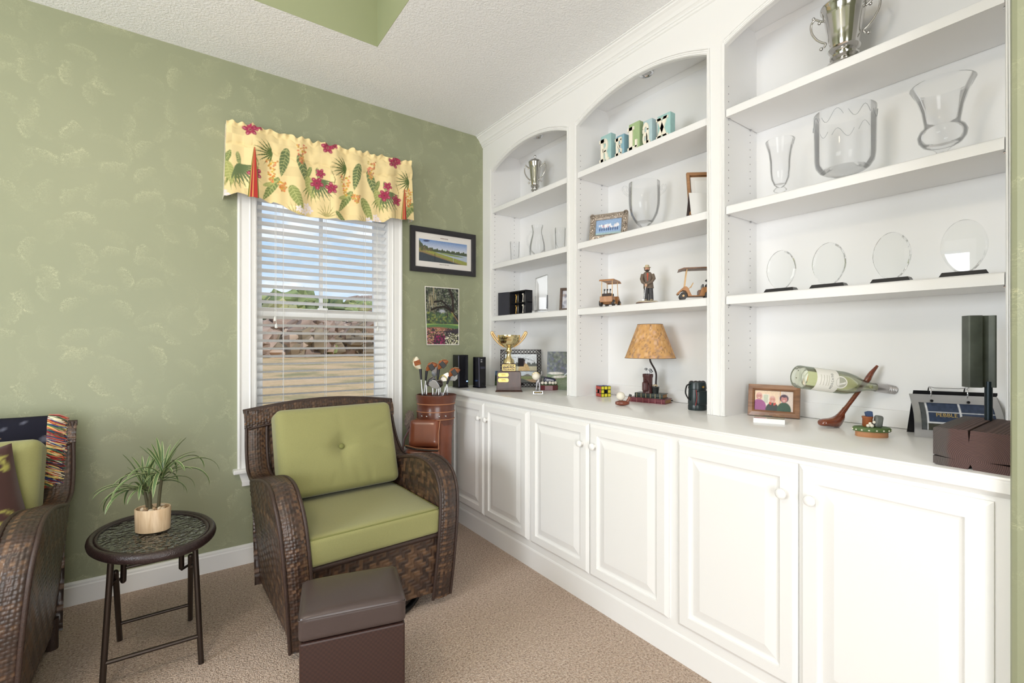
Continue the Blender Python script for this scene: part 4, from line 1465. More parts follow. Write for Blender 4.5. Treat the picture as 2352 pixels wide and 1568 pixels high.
# ------------------------------------------------------------------ plant in an oval pot on the table
pt = thing('potted_plant', 'potted spiky dracaena with arching striped leaves on the side table', 'plant', (-0.076, 2.315, 0.4765), math.radians(-32))
POT = wood_material('pale_wood_pot', (200, 168, 130), (232, 208, 176), 0.45, 5.0, (14, 14, 1.2))
MB().lathe([(0.052, 0.0), (0.060, 0.004), (0.062, 0.088), (0.060, 0.091), (0.056, 0.090), (0.055, 0.078), (0.0, 0.076)], 40, sx=1.0, sy=0.78).obj('pot', POT, pt, smooth=35)
PEB = [mat('pebble_a', (196, 168, 132), 0.6), mat('pebble_b', (160, 132, 104), 0.6), mat('pebble_c', (216, 200, 176), 0.6)]
pm = MB().ball((0, 0, 0), (0.011, 0.009, 0.006), 8, 6)
pme = [pm.mesh('pebble', m_, smooth=60) for m_ in PEB]
for k in range(22):
    a, q = random.uniform(0, 2 * PI), math.sqrt(random.random()) * 0.042
    p_ = link('pebble', pme[k % 3], pt)
    p_.location = (q * math.cos(a), q * math.sin(a) * 0.75, 0.081 + random.uniform(0, 0.005))
    p_.rotation_euler = (random.random(), random.random(), random.random() * 6)
STEM = mat('plant_stem', (74, 70, 48), 0.8)
LEAF = vcol_mat('striped_leaf', 0.32, 0.5)


def leaf_mesh(L, droop, lift, w):
    n = 14
    mb = MB()
    col = []
    rows = []
    x, z, a = 0.0, 0.0, lift
    for i in range(n + 1):
        s = i / n
        rows.append((x, z, a, w * (0.45 + 1.1 * s) * (1 - s) ** 0.55 if s < 1 else 0.0))
        a -= droop / n * (0.4 + 1.2 * s)
        x += math.cos(a) * L / n
        z += math.sin(a) * L / n
    X = np.zeros((n + 1, 5, 3))
    for i, (x, z, a, hw) in enumerate(rows):
        for j, q in enumerate((-1, -0.55, 0, 0.55, 1)):
            X[i, j] = (x + math.sin(a) * 0.12 * hw * (1 - abs(q)), q * hw, z - math.cos(a) * 0.35 * hw * (1 - abs(q)))
            tip = i / n
            c = np.array(lin((196, 206, 146))[:3]) if abs(q) == 1 else (np.array(lin((54, 80, 48))[:3]) if abs(q) > 0.1 else np.array(lin((96, 122, 76))[:3]))
            col.append(c)
    mb.grid(X)
    Y_ = X.copy()
    Y_[..., 2] -= 0.0009
    mb.grid(Y_[:, ::-1])
    return mb.mesh('leaf', LEAF, colors=np.array(col + col), recalc=False, smooth=80)


leafs = [leaf_mesh(0.17, 1.9, 0.75, 0.0075), leaf_mesh(0.15, 1.3, 0.95, 0.007), leaf_mesh(0.20, 2.5, 0.85, 0.0075), leaf_mesh(0.13, 0.5, 1.25, 0.0065), leaf_mesh(0.18, 2.2, 0.55, 0.007)]
for si, (sx_, sy_, hz, nl, ln_) in enumerate(((0.018, 0.0, 0.225, 25, 1.0), (-0.022, 0.008, 0.165, 22, 0.95), (0.0, -0.016, 0.18, 15, 0.85))):
    MB().tube([(sx_, sy_, 0.07), (sx_ * 1.5, sy_, 0.07 + hz * 0.4), (sx_ * 2.0, sy_ * 1.4, hz)], [0.0065, 0.0055, 0.0045], 8).obj('stem', STEM, pt, smooth=60)
    for k in range(nl):
        lf = link('leaf', leafs[(k * 2 + si) % 5] if k > 4 else leafs[3], pt)
        lf.location = (sx_ * 2.0, sy_ * 1.4, hz - 0.035 * (k / nl) + 0.004)
        lf.rotation_euler = (0, random.uniform(-0.25, 0.2), k * 2.399 + si)
        s_ = ln_ * random.uniform(0.95, 1.3)
        lf.scale = (s_, s_, s_)

# ================================================================== helpers for small things
CAMZ = -math.radians(35.73)     # local +x parallel to the picture plane


def text(name, s, size, parent, loc, m, ext=0.0006, rot=(PI / 2, 0, 0), align='CENTER', sx=1.0):
    cu = bpy.data.curves.new('txt', 'FONT')
    cu.body = s
    cu.size = size
    cu.extrude = ext
    cu.align_x = align
    cu.align_y = 'CENTER'
    cu.space_line = 0.95
    o = bpy.data.objects.new('txt', cu)
    COL.objects.link(o)
    dg = bpy.context.evaluated_depsgraph_get()
    me = bpy.data.meshes.new_from_object(o.evaluated_get(dg))
    bpy.data.objects.remove(o)
    me.materials.clear()
    me.materials.append(m)
    ob_ = link(name, me, parent)
    ob_.location = loc
    ob_.rotation_euler = rot
    ob_.scale = (sx, 1, 1)
    return ob_


def frame_mb(w, h, b, d, ogee=0.0):
    """picture frame in xz, centre bottom at origin, front towards -y"""
    m = MB()
    out = [(-w / 2, 0), (w / 2, 0), (w / 2, h), (-w / 2, h)]
    inn = [(-w / 2 + b, b), (w / 2 - b, b), (w / 2 - b, h - b), (-w / 2 + b, h - b)]
    rings = []
    for poly, y in ((out, 0.0), (out, -d * 0.75), ([(x * (1 - 0.004 / w), z) for x, z in out], -d), ([(x * 0.0 + p[0] * 0.25 + q[0] * 0.75 if False else p[0] * 0.3 + q[0] * 0.7, p[1] * 0.3 + q[1] * 0.7) for (x, z), p, q in zip(out, out, inn)], -d - ogee), (inn, -d * 0.8), (inn, -d * 0.35)):
        rings.append([(x, y, z) for x, z in poly])
    m.loft(rings, cap=False)
    m.add([(x, 0, z) for x, z in out], [(0, 1, 2, 3)])
    return m


def easel_back(parent, w, h, m, deg=24):
    b = MB().box((-w * 0.18, 0.0, 0.0), (w * 0.18, 0.003, h * 0.8))
    b.xf(Matrix.Translation((0, 0.002, h * 0.8)) @ Matrix.Rotation(math.radians(-deg), 4, 'X') @ Matrix.Translation((0, 0, -h * 0.8)))
    return b.obj('easel_leg', m, parent)


# ================================================================== GOLF BAG AND CLUBS
BX, BY = 1.315, 2.715
bag = thing('golf_bag', 'brown leather golf bag standing in the corner beside the cabinets', 'golf bag', (BX, BY, 0), CAMZ)
BLEA = mat('chestnut_leather', (122, 66, 44), 0.27, var=0.14, vscale=9, bump=0.10, bscale=90, coat=0.3)
BLEA2 = mat('chestnut_leather_dark', (96, 50, 34), 0.3, var=0.1, vscale=12, coat=0.25)
STITCH = mat('tan_piping', (176, 120, 84), 0.5)


def ell_ring(a, b, z, ox=0.0, oy=0.0, n=32):
    return [(ox + a * math.cos(2 * PI * k / n), oy + b * math.sin(2 * PI * k / n), z) for k in range(n)]


def lean(z):
    return 0.035 * z / 0.88


body = MB().loft([ell_ring(0.125, 0.10, 0.0), ell_ring(0.128, 0.102, 0.03), ell_ring(0.118, 0.096, 0.35, lean(0.35)), ell_ring(0.112, 0.094, 0.6, lean(0.6)), ell_ring(0.114, 0.094, 0.76, lean(0.76))])
body.obj('body', BLEA, bag, smooth=60)
col_ = MB().loft([ell_ring(0.117, 0.096, 0.735, lean(0.75)), ell_ring(0.119, 0.098, 0.785, lean(0.78)), ell_ring(0.117, 0.096, 0.79, lean(0.79)), ell_ring(0.118, 0.097, 0.83, lean(0.83)), ell_ring(0.127, 0.104, 0.865, lean(0.86)), ell_ring(0.129, 0.106, 0.885, lean(0.88)), ell_ring(0.122, 0.099, 0.888, lean(0.88)), ell_ring(0.119, 0.096, 0.86, lean(0.86)), ell_ring(0.114, 0.092, 0.70, lean(0.78))], cap=False)
col_.obj('collar', BLEA2, bag, smooth=50)
MB().loft([ell_ring(0.116, 0.094, 0.78, lean(0.78)), ell_ring(0.116, 0.094, 0.79, lean(0.78))]).obj('mouth_divider', mat('black_felt', (20, 18, 18), 0.95), bag)
for z in (0.737, 0.784, 0.832):
    MB().tube(ell_ring(0.1195, 0.0985, z, lean(z), 0, 40), 0.0028, 6, closed=True).obj('stitch_piping', STITCH, bag, smooth=60)
for a in (-2.2, -1.9, -1.25, -0.9):
    MB().ball((0.121 * math.cos(a) + lean(0.76), 0.1 * math.sin(a), 0.76), 0.006, 8, 6).obj('rivet', CHROME, bag, smooth=60)
me = weld(rbox((0.095, 0.045, 0.085), 0.03, (0, 0), 14).mesh('upper_pocket', BLEA, recalc=False))
up_ = link('upper_pocket', me, bag)
up_.location = (-0.02, -0.088, 0.655)
up_.rotation_euler = (math.radians(-17), 0, 0)
me = weld(rbox((0.108, 0.058, 0.19), 0.04, (0, 0), 18).mesh('lower_pocket', BLEA, recalc=False))
lp_ = link('lower_pocket', me, bag)
lp_.location = (-0.03, -0.115, 0.385)
zp = MB().tube([(-0.125, -0.150, 0.585), (-0.06, -0.172, 0.575), (0.02, -0.172, 0.568), (0.07, -0.15, 0.562)], 0.006, 8)
zp.obj('zipper', mat('dark_zip', (46, 34, 28), 0.4), bag, smooth=60)
MB().tube([(-0.13, -0.146, 0.594), (-0.06, -0.170, 0.584), (0.02, -0.170, 0.577), (0.075, -0.148, 0.570)], 0.0026, 6).obj('zip_piping', STITCH, bag, smooth=60)
MB().tube([(0.072, -0.14, 0.56), (0.078, -0.145, 0.40), (0.076, -0.14, 0.22)], 0.0026, 6).obj('pocket_piping', STITCH, bag, smooth=60)
MB().tube([(0.075, -0.10, 0.735), (0.068, -0.13, 0.66), (0.072, -0.14, 0.57)], 0.0026, 6).obj('pocket_piping', STITCH, bag, smooth=60)
MB().tube([(-0.09, -0.05, 0.735), (-0.15, -0.08, 0.62), (-0.165, -0.10, 0.50), (-0.155, -0.09, 0.30)], 0.010, 8, sec=(1.5, 0.5)).obj('strap', BLEA2, bag, smooth=60)
fz = MB().ball((-0.135, 0.0, 0.72), (0.03, 0.03, 0.06), 22, 16)
r_ = random.Random(5)
for i in range(len(fz.v)):
    p = Vector(fz.v[i]) - Vector((-0.135, 0, 0.72))
    fz.v[i] = tuple(Vector((-0.135, 0, 0.72)) + p * r_.uniform(0.75, 1.2))
fz.obj('fur_headcover', mat('grey_fur', (128, 116, 108), 1.0, var=0.4, vscale=200), bag)

PERS = wood_material('persimmon_wood', (120, 62, 34), (176, 104, 60), 0.2, 14, (1, 1, 4), 0.6)
SHAFT = mat('steel_shaft', (205, 205, 208), 0.18, metal=1.0)
WRAP = mat('black_whipping', (26, 26, 36), 0.4)
DARKIN = mat('dark_insert', (40, 40, 42), 0.35)


def bag_pt(x, y, z):
    return (Matrix.Translation((BX, BY, 0)) @ Matrix.Rotation(CAMZ, 4, 'Z')) @ Vector((x, y, z))


def wood_club(label, base, head, hdir, pale=False):
    """base/head: points in the bag frame; hdir: angle of the head in the picture plane"""
    o = bag_pt(*base)
    t = thing('golf_club', label, 'golf club', tuple(o), CAMZ, 'clubs in the golf bag')
    b = Vector((0, 0, 0))
    h = Vector(head) - Vector(base)
    d = (h - b).normalized()
    bot = b - d * 0.05
    MB().rod(bot, h * 0.62, 0.0055, 0.005).obj('shaft', SHAFT, t, smooth=60)
    MB().rod(h * 0.60, h, 0.0062, 0.009).obj('neck', WRAP, t, smooth=60)
    m = MB()
    n = 20
    L, H, D = 0.088, 0.05, 0.036
    rings = []
    for k in range(n + 1):
        s = k / n
        w = (math.sin(PI * min(s * 0.94 + 0.06, 1)) ** 0.55) * (0.35 + 0.65 * min(1, s * 2.2)) if 0 < k < n else 0.04
        rings.append([(L * (s - 0.06), D * 0.5 * w * math.cos(q) , H * 0.5 * w * math.sin(q) + 0.012 * math.sin(PI * s)) for q in np.linspace(0, 2 * PI, 14, endpoint=False)])
    m.loft(rings)
    R = Matrix.Translation(h) @ Matrix.Rotation(-hdir, 4, 'Y')
    m.xf(R)
    ho_ = m.obj('club_head', mat('pale_lacquer', (232, 224, 200), 0.12, coat=0.6) if pale else PERS, t, smooth=50)
    i_ = MB().box((L * 0.30, -D * 0.56, -H * 0.36), (L * 0.66, -D * 0.40, H * 0.46))
    i_.xf(R)
    i_.obj('face_insert', PERS if pale else DARKIN, ho_, bevel=0.003)
    s_ = MB().tube([(L * 0.02, -0.004, H * 0.30), (L * 0.3, -0.004, H * 0.60), (L * 0.7, -0.004, H * 0.60), (L * 0.92, -0.004, H * 0.25)], 0.0035, 6, sec=(2.0, 0.6))
    s_.xf(R)
    s_.obj('sole_plate', mat('pale_edge', (226, 210, 178), 0.25, metal=0.3), ho_, smooth=60)
    return t


wood_club('golf club with a shiny pale wooden head, leftmost in the bag', (-0.050, -0.02, 0.88), (-0.062, -0.02, 1.050), 1.9, True)
wood_club('small dark wooden golf club tilted right, second from the left in the bag', (-0.045, 0.02, 0.88), (-0.030, 0.02, 1.035), 0.55)
wood_club('tall wooden golf club with a black face insert, in the middle of the bag', (0.035, 0.0, 0.88), (0.050, 0.0, 1.045), 0.75)
wood_club('wooden golf club with a black insert overlapping the speaker, rightmost in the bag', (0.082, -0.01, 0.88), (0.120, -0.01, 1.0), 0.60)
IRON = mat('brushed_iron', (176, 178, 182), 0.25, metal=1.0)
irons = [(-0.02, -0.04, 0.95, 0.6, 'lowest steel iron with a bright face between the left woods'), (0.005, 0.03, 1.00, 1.0, 'tall grey steel iron behind the middle of the bag'), (0.02, -0.045, 0.945, 0.3, 'short steel iron with a curved bright edge in front'), (0.055, 0.03, 0.975, 0.4, 'round grey steel wedge beside the tall wooden club'), (0.10, 0.04, 0.985, 0.2, 'steel wedge half hidden behind the rightmost club'), (0.06, -0.06, 0.93, 2.4, 'small steel iron low at the front right of the bag')]
for x, y, z, ang, lb in irons:
    o = bag_pt(x, y, 0.86)
    t = thing('golf_iron', lb, 'golf club', tuple(o), CAMZ, 'clubs in the golf bag')
    h = z - 0.86
    MB().rod((0, 0, -0.05), (0, 0, h), 0.005).obj('shaft', SHAFT, t, smooth=60)
    m = MB().prism([(0, -0.008), (0.012, -0.014), (0.05, -0.016), (0.066, 0.0), (0.068, 0.026), (0.055, 0.04), (0.03, 0.034), (0.008, 0.016)], -0.004, 0.005, 'xz')
    m.xf(Matrix.Translation((0, 0, h)) @ Matrix.Rotation(-ang + 0.2, 4, 'Y') @ Matrix.Rotation(random.uniform(-0.5, 0.5), 4, 'X'))
    m.obj('blade', IRON, t, bevel=0.0015)
yt = MB().tube([(-0.0, 0, 0.0), (0.01, 0.0, 0.03), (0.03, -0.01, 0.045), (0.055, -0.02, 0.03), (0.062, -0.02, -0.01)], 0.0022, 6).obj('yellow_cord', mat('yellow_cord', (220, 196, 70), 0.5), None, smooth=60)
yt.location = tuple(bag_pt(0.045, 0.02, 0.965))
yt.rotation_euler = (0, 0, CAMZ)
tag(yt, 'thin yellow cord looped over the golf clubs', 'cord')

# ================================================================== SPEAKERS on the far end of the worktop
SPK = mat('gloss_black', (16, 16, 24), 0.22)


def speaker(label, x0, y0, w, d, h, led, front):
    t = thing('desktop_speaker', label, 'speaker', (x0 + w / 2, y0 + d / 2, 0.906), 0, 'speakers on the worktop')
    MB().taper((0, 0), (w + 0.004, d + 0.006), (w, d), 0.0, 0.014).box((-w / 2, -d / 2, 0.014), (w / 2, d / 2, h)).obj('case', SPK, t, bevel=0.003)
    MB().tube([(-w / 2 + 0.002, -d / 2 - 0.001, 0.01), (-w / 2 + 0.001, -d / 2 - 0.001, h * 0.4), (-w / 2 - 0.001, -d / 2 - 0.001, h * 0.98)], 0.003, 6).obj('edge_strip', mat('grey_edge', (84, 84, 104), 0.25), t, smooth=60)
    if front:
        MB().box((-w / 2 + 0.006, -d / 2 - 0.0015, 0.012), (w / 2 - 0.006, -d / 2, h - 0.006)).obj('front_panel', mat('matte_black', (24, 24, 28), 0.6), t)
        MB().box((-w / 2 + 0.008, -d / 2 - 0.003, h * 0.62), (w / 2 - 0.01, -d / 2 - 0.001, h * 0.70)).obj('display', mat('grey_display', (58, 58, 72), 0.2), t)
        for z in (0.84, 0.90):
            MB().box((-w / 2 + 0.012, -d / 2 - 0.003, h * z), (-w / 2 + 0.024, -d / 2 - 0.001, h * z + 0.005)).obj('button', mat('white_button', (210, 210, 216), 0.3), t)
        MB().rod((0.004, -d / 2 - 0.004, h * 0.14), (0.004, -d / 2, h * 0.14), 0.009, n=16).obj('dial', BLACK, t, smooth=40)
    if led:
        MB().cbox((w * 0.36, -d / 2 - 0.001, h * 0.195), (0.010, 0.004, 0.006)).obj('status_light', mat('blue_led', (190, 215, 255), 0.3, emit=((120, 170, 255), 3.0)), t)
    return t


speaker('plain black speaker box with a blue status light near the wall', 1.565, 2.80, 0.076, 0.085, 0.226, True, False)
speaker('black speaker box with buttons and a dial on its narrow front', 1.668, 2.703, 0.056, 0.08, 0.212, False, True)

# ================================================================== BAY 1, worktop
trg = thing('gold_cup_trophy', 'gold cup trophy on a dark wood plinth with brass plaques', 'trophy', (1.723, 2.429, 0.906), CAMZ)
DWOOD = wood_material('dark_walnut', (52, 32, 26), (76, 48, 40), 0.35, 8, (4, 4, 1), 0.2)
plb = MB()
plb.taper((0, 0), (0.174, 0.105), (0.158, 0.09), 0.0, 0.009)
z0_, z1_, hw_ = 0.009, 0.128, 0.077
poly = [(-hw_, z0_), (hw_, z0_), (hw_, z1_ - 0.014)] + [(hw_ - 0.014 + 0.014 * math.cos(a), z1_ - 0.014 + 0.014 * math.sin(a)) for a in np.linspace(0.2, PI / 2, 6)] + [(-hw_ + 0.014 - 0.014 * math.sin(a), z1_ - 0.014 + 0.014 * math.cos(a)) for a in np.linspace(0, PI / 2 - 0.2, 6)] + [(-hw_, z1_ - 0.014)]
plb.prism(poly, -0.042, 0.042, 'xz')
plb.box((-0.046, -0.034, z1_), (0.046, 0.034, z1_ + 0.049))
plb.obj('plinth', DWOOD, trg, bevel=0.002)
pq = MB().box((-0.042, -0.0365, z1_ + 0.004), (0.042, -0.0342, z1_ + 0.045)).obj('name_plate', mat('black_plate', (30, 24, 20), 0.35), trg)
fr_b = MB()
for lo, hi in (((-0.041, z1_ + 0.005), (0.041, z1_ + 0.0075)), ((-0.041, z1_ + 0.0415), (0.041, z1_ + 0.044)), ((-0.041, z1_ + 0.005), (-0.0385, z1_ + 0.044)), ((0.0385, z1_ + 0.005), (0.041, z1_ + 0.044))):
    fr_b.box((lo[0], -0.0375, lo[1]), (hi[0], -0.0365, hi[1]))
fr_b.obj('plate_border', BRASS, pq)
text('lettering', 'MYRTLE CUP\nCHAMPION', 0.0165, pq, (0, -0.0375, z1_ + 0.0245), mat('gold_letters', (226, 196, 124), 0.3, metal=0.6), sx=0.86)
for z in (0.095, 0.062):
    pp = [(-0.068 + a, z + b) for a, b in ((0, 0.006), (0.006, 0), (0.060, 0), (0.066, 0.006), (0.066, 0.018), (0.060, 0.024), (0.006, 0.024), (0, 0.018))]
    pl_ = MB().prism(pp, -0.0445, -0.0425, 'xz').obj('plaque', BRASS, trg)
    MB().box((-0.048, -0.0452, z + 0.014), (-0.020, -0.0443, z + 0.0165)).box((-0.046, -0.0452, z + 0.0075), (-0.016, -0.0443, z + 0.010)).obj('engraving', mat('engraved', (120, 86, 40), 0.5), pl_)
cz = z1_ + 0.049
cupg = MB().lathe([(0.034, 0.0), (0.036, 0.006), (0.033, 0.012), (0.030, 0.024), (0.019, 0.036), (0.013, 0.050), (0.012, 0.066), (0.015, 0.072), (0.020, 0.078), (0.019, 0.086), (0.012, 0.094), (0.022, 0.102), (0.045, 0.118), (0.062, 0.136), (0.068, 0.152), (0.070, 0.160), (0.073, 0.163), (0.073, 0.181), (0.069, 0.181), (0.066, 0.160), (0.058, 0.138), (0.040, 0.120), (0.0, 0.108)], 32, (0, 0, cz))
for i in range(len(cupg.v)):          # fluting of the bowl and foot
    x, y, z = cupg.v[i]
    if 0.1 < z - cz < 0.156 or 0.008 < z - cz < 0.03:
        a = math.atan2(y, x)
        k = 1 + 0.05 * math.cos(10 * a)
        cupg.v[i] = (x * k, y * k, z)
cupg.obj('cup', GOLD, trg, smooth=60)
for s in (-1, 1):
    pth = spline([(s * 0.030, 0, cz + 0.103), (s * 0.062, 0, cz + 0.125), (s * 0.090, 0, cz + 0.155), (s * 0.106, 0, cz + 0.180), (s * 0.112, 0, cz + 0.196), (s * 0.104, 0, cz + 0.199), (s * 0.094, 0, cz + 0.183), (s * 0.076, 0, cz + 0.158), (s * 0.056, 0, cz + 0.135)], 5)
    MB().tube([tuple(p) for p in pth], [0.003 + 0.004 * math.sin(PI * k / (len(pth) - 1)) for k in range(len(pth))], 8).obj('handle', mat('pale_gold', (226, 192, 140), 0.35, metal=0.6), trg, smooth=60)

# lattice photo frame
lat = thing('lattice_framed_photo', 'black lattice photo frame with two golf pictures behind the gold trophy', 'photo frame', (1.952, 2.607, 0.906), CAMZ)
LATM = mat('dark_bronze', (44, 38, 40), 0.4, metal=0.3)
tilt = bpy.data.objects.new('frame_tilt', None)
Wf, Hf, bd = 0.288, 0.265, 0.029
TL = Matrix.Rotation(math.radians(-10), 4, 'X')


def tilted(mb):
    return mb.xf(TL)


bars = MB()
rect_o = [(-Wf / 2, 0, 0), (Wf / 2, 0, 0), (Wf / 2, 0, Hf), (-Wf / 2, 0, Hf)]
for ins in (0.002, bd):
    q = [(-Wf / 2 + ins, 0, ins), (Wf / 2 - ins, 0, ins), (Wf / 2 - ins, 0, Hf - ins), (-Wf / 2 + ins, 0, Hf - ins)]
    bars.tube(q, 0.0032, 6, closed=True)
tilted(bars).obj('frame_bars', LATM, lat)
nx_, nz_l = 13, 12
for k in range(nx_):
    x0 = -Wf / 2 + Wf * k / nx_
    x1 = x0 + Wf / nx_
    for z0_, z1_2 in ((Hf - bd, Hf - 0.002), (0.002, bd)):
        tilted(MB().tube([(x0, 0, z0_), (x1, 0, z1_2)], 0.0021, 5).tube([(x0, 0, z1_2), (x1, 0, z0_)], 0.0021, 5)).obj('lattice_cross', LATM, lat)
for k in range(nz_l):
    z0_ = Hf * k / nz_l
    z1_2 = z0_ + Hf / nz_l
    for x0, x1 in ((-Wf / 2 + 0.002, -Wf / 2 + bd), (Wf / 2 - bd, Wf / 2 - 0.002)):
        tilted(MB().tube([(x0, 0, z0_), (x1, 0, z1_2)], 0.0021, 5).tube([(x0, 0, z1_2), (x1, 0, z0_)], 0.0021, 5)).obj('lattice_cross', LATM, lat)
tilted(MB().box((-Wf / 2 + bd, 0.0, bd), (Wf / 2 - bd, 0.004, Hf - bd))).obj('backing', LATM, lat)
wi, hi_ = Wf - 2 * bd - 0.006, Hf - 2 * bd - 0.006
cv = Canvas(wi, hi_, (232, 236, 240), 420)
hb_ = hi_ * 0.42
cv.below(lambda x: hb_ + 0.055 + 0.006 * np.sin(x * 160) + 0.004 * np.sin(x * 400), (92, 98, 96), 0.004)
cv.below(lambda x: hb_ + 0.032, (206, 200, 172), 0.004)
cv.ell(wi * 0.60, hb_ - 0.006, 0.044, 0.062, 0, (214, 182, 128), 0.12)
cv.ell(wi * 0.565, hb_ + 0.058, 0.017, 0.024, 0, (126, 96, 92), 0.2)
cv.ell(wi * 0.565, hb_ + 0.072, 0.019, 0.012, 0.1, (58, 50, 54), 0.25)
cv.rect(0, 0, wi, hb_ - 0.006, (214, 224, 234))
cv.below(lambda x: hb_ * 0.66 + 0.006 * np.sin(x * 90), (112, 108, 98), 0.004)
cv.below(lambda x: hb_ * 0.60 - 0.06 * (wi - x) * 0.8, (132, 142, 82), 0.006)
cv.below(lambda x: hb_ * 0.34 - 0.12 * (wi - x) * 0.6, (190, 158, 118), 0.006)
cv.below(lambda x: hb_ * 0.20 + 0.02 * np.sin(x * 20), (58, 64, 60), 0.006)
cv.rect(0, hb_ - 0.006, wi, hb_ - 0.0015, (50, 44, 46))
cv.grain(0.08, 2)
pic = picture('photo_print', cv, lat, (-wi / 2, 0, 0))
pic.matrix_local = TL @ Matrix.Translation((-wi / 2, -0.0012, bd + 0.003))
for k, ch in enumerate('Myrtle Cup Champions'):
    q = k / 19
    xx = -wi / 2 + 0.03 + q * (wi - 0.05)
    zz = bd + hi_ * 0.90 - 0.05 * (q - 0.25) ** 2 * 0.9
    if ch != ' ':
        tx_o = text('handwriting', ch, 0.014, lat, (0, 0, 0), mat('ink', (52, 60, 84), 0.6), 0.0002)
        tx_o.matrix_local = TL @ Matrix.Translation((xx, -0.0025, zz)) @ Matrix.Rotation(PI / 2, 4, 'X') @ Matrix.Rotation(-0.12 - (q - 0.3) * 0.25, 4, 'Z')
el_ = MB().box((-0.02, 0.004, 0.0), (0.02, 0.008, 0.2))
el_.xf(Matrix.Translation((0, 0.006, 0.2)) @ Matrix.Rotation(math.radians(14), 4, 'X') @ Matrix.Translation((0, 0, -0.2)))
el_.obj('easel_leg', LATM, lat)
bpy.data.objects.remove(tilt)

# golfer figurine trophy
gt = thing('golfer_trophy', 'small silver golf trophy with a white and gold ball on its stand', 'trophy', (1.778, 2.203, 0.906), CAMZ)
MB().taper((0, 0), (0.060, 0.05), (0.056, 0.046), 0, 0.019).obj('base', SILVER, gt, bevel=0.001)
np_ = MB().cbox((0, -0.0250, 0.010), (0.050, 0.002, 0.014)).obj('name_plate', mat('black_plate', (30, 24, 20)), gt)
text('lettering', 'MYRTLE CUP', 0.0068, np_, (0, -0.0265, 0.0105), mat('gold_letters', (226, 196, 124)), 0.0003)
PEWTER = mat('pewter', (168, 166, 170), 0.3, metal=0.9, bump=0.5, bscale=200)
for s in (-1, 1):
    MB().tube([(0.010 * s, 0, 0.019), (0.009 * s + 0.002, -0.002, 0.045), (0.006 * s + 0.002, 0.0, 0.075)], [0.0065, 0.0055, 0.0085], 10).ball((0.011 * s, -0.004, 0.022), (0.006, 0.010, 0.004), 10, 6).obj('leg', PEWTER, gt, smooth=60)
MB().tube([(0.002, 0, 0.068), (0.006, 0.004, 0.090), (0.012, 0.008, 0.112)], [0.013, 0.013, 0.009], 12).tube([(0.012, 0.004, 0.112), (0.024, 0.0, 0.118), (0.022, 0.0, 0.138)], [0.004, 0.0035, 0.003], 8).obj('torso', PEWTER, gt, smooth=60)
gb_ = MB().ball((-0.012, -0.006, 0.108), 0.0245, 22, 14).obj('ball', CREAMBALL, gt, smooth=60)
MB().tube([tuple(Vector((-0.012, -0.006, 0.108)) + Vector((0.0245 * math.cos(a), -0.012, 0.0215 * math.sin(a)))) for a in np.linspace(0.4, 2.9, 14)], [0.001 + 0.0045 * math.sin(PI * k / 13) for k in range(14)], 8).obj('gold_swoosh', GOLD, gb_, smooth=60)

# ball and shoe desk ornament on a red octagonal base
rk = thing('golf_ornament', 'dark red octagonal desk ornament topped with golf balls and a dark bag', 'ornament', (1.985, 2.35, 0.906), CAMZ)
oc = [(0.066 * math.cos(a + PI / 8), 0.044 * math.sin(a + PI / 8)) for a in np.arange(8) * PI / 4]
MB().prism(oc, 0, 0.032, 'xy').obj('base', mat('oxblood_wood', (98, 38, 44), 0.3, var=0.2, vscale=30, coat=0.4), rk, bevel=0.002)
MB().prism([(x * 0.92, y * 0.92) for x, y in oc], 0.032, 0.037, 'xy').obj('grass_top', mat('felt_green', (66, 84, 56), 0.95), rk)
BL2 = mat('gloss_navy', (34, 34, 62), 0.15, coat=0.6)
me = weld(rbox((0.042, 0.016, 0.020), 0.012, (0, 0), 10).mesh('bag_figure', BL2, recalc=False))
bgf = link('bag_figure', me, rk)
bgf.location = (0.012, 0.012, 0.060)
bgf.rotation_euler = (0, 0.15, 0)
MB().tube([(-0.05, 0.01, 0.085), (-0.01, 0.012, 0.078), (0.04, 0.012, 0.072)], [0.004, 0.007, 0.006], 8).obj('club_figure', mat('dark_green_gloss', (44, 58, 50), 0.2), rk, smooth=60)
for x, y in ((-0.040, -0.022), (-0.018, -0.028), (0.028, -0.026), (0.008, -0.018), (0.046, -0.014)):
    MB().ball((x, y, 0.0475), 0.0105, 14, 9).obj('ball', CREAMBALL, rk, smooth=60)
MB().ball((0.05, 0.008, 0.066), (0.012, 0.010, 0.012), 10, 7).obj('red_cap', mat('red_gloss', (150, 40, 50), 0.2), rk, smooth=60)


# photo block leaning on the back
def golf_canvas(w, h, kind, res=300):
    c = Canvas(w, h, (110, 116, 128), res)
    if kind == 'swing':
        c.a[:] = np.array(lin((96, 104, 112))[:3])
        for k in range(160):
            c.ell(random.uniform(0, w), random.uniform(h * 0.5, h), random.uniform(0.008, 0.02), random.uniform(0.006, 0.014), random.random() * 3, random.choice([(70, 82, 62), (112, 122, 112), (92, 96, 128), (64, 74, 78), (134, 140, 130)]), 0.6, 0.7)
        c.ell(w * 0.86, h * 0.78, w * 0.22, h * 0.2, 0.4, (86, 108, 62), 0.4, 0.8)
        c.below(lambda x: h * 0.42 + 0 * x, (104, 122, 84), 0.01)
        c.ell(w * 0.3, h * 0.43, w * 0.3, 0.010, 0, (224, 220, 214), 0.3)
        c.ell(w * 0.42, h * 0.34, w * 0.26, 0.010, 0.05, (222, 218, 210), 0.3)
        c.line([(w * 0.60, h * 0.38), (w * 0.92, h * 0.62)], 0.007, (206, 214, 220))
        c.below(lambda x: h * 0.28 + 0 * x, (122, 138, 110), 0.01)
        c.below(lambda x: h * 0.20 - 0.1 * x, (96, 116, 84), 0.02)
    return c.grain(0.10, 2)


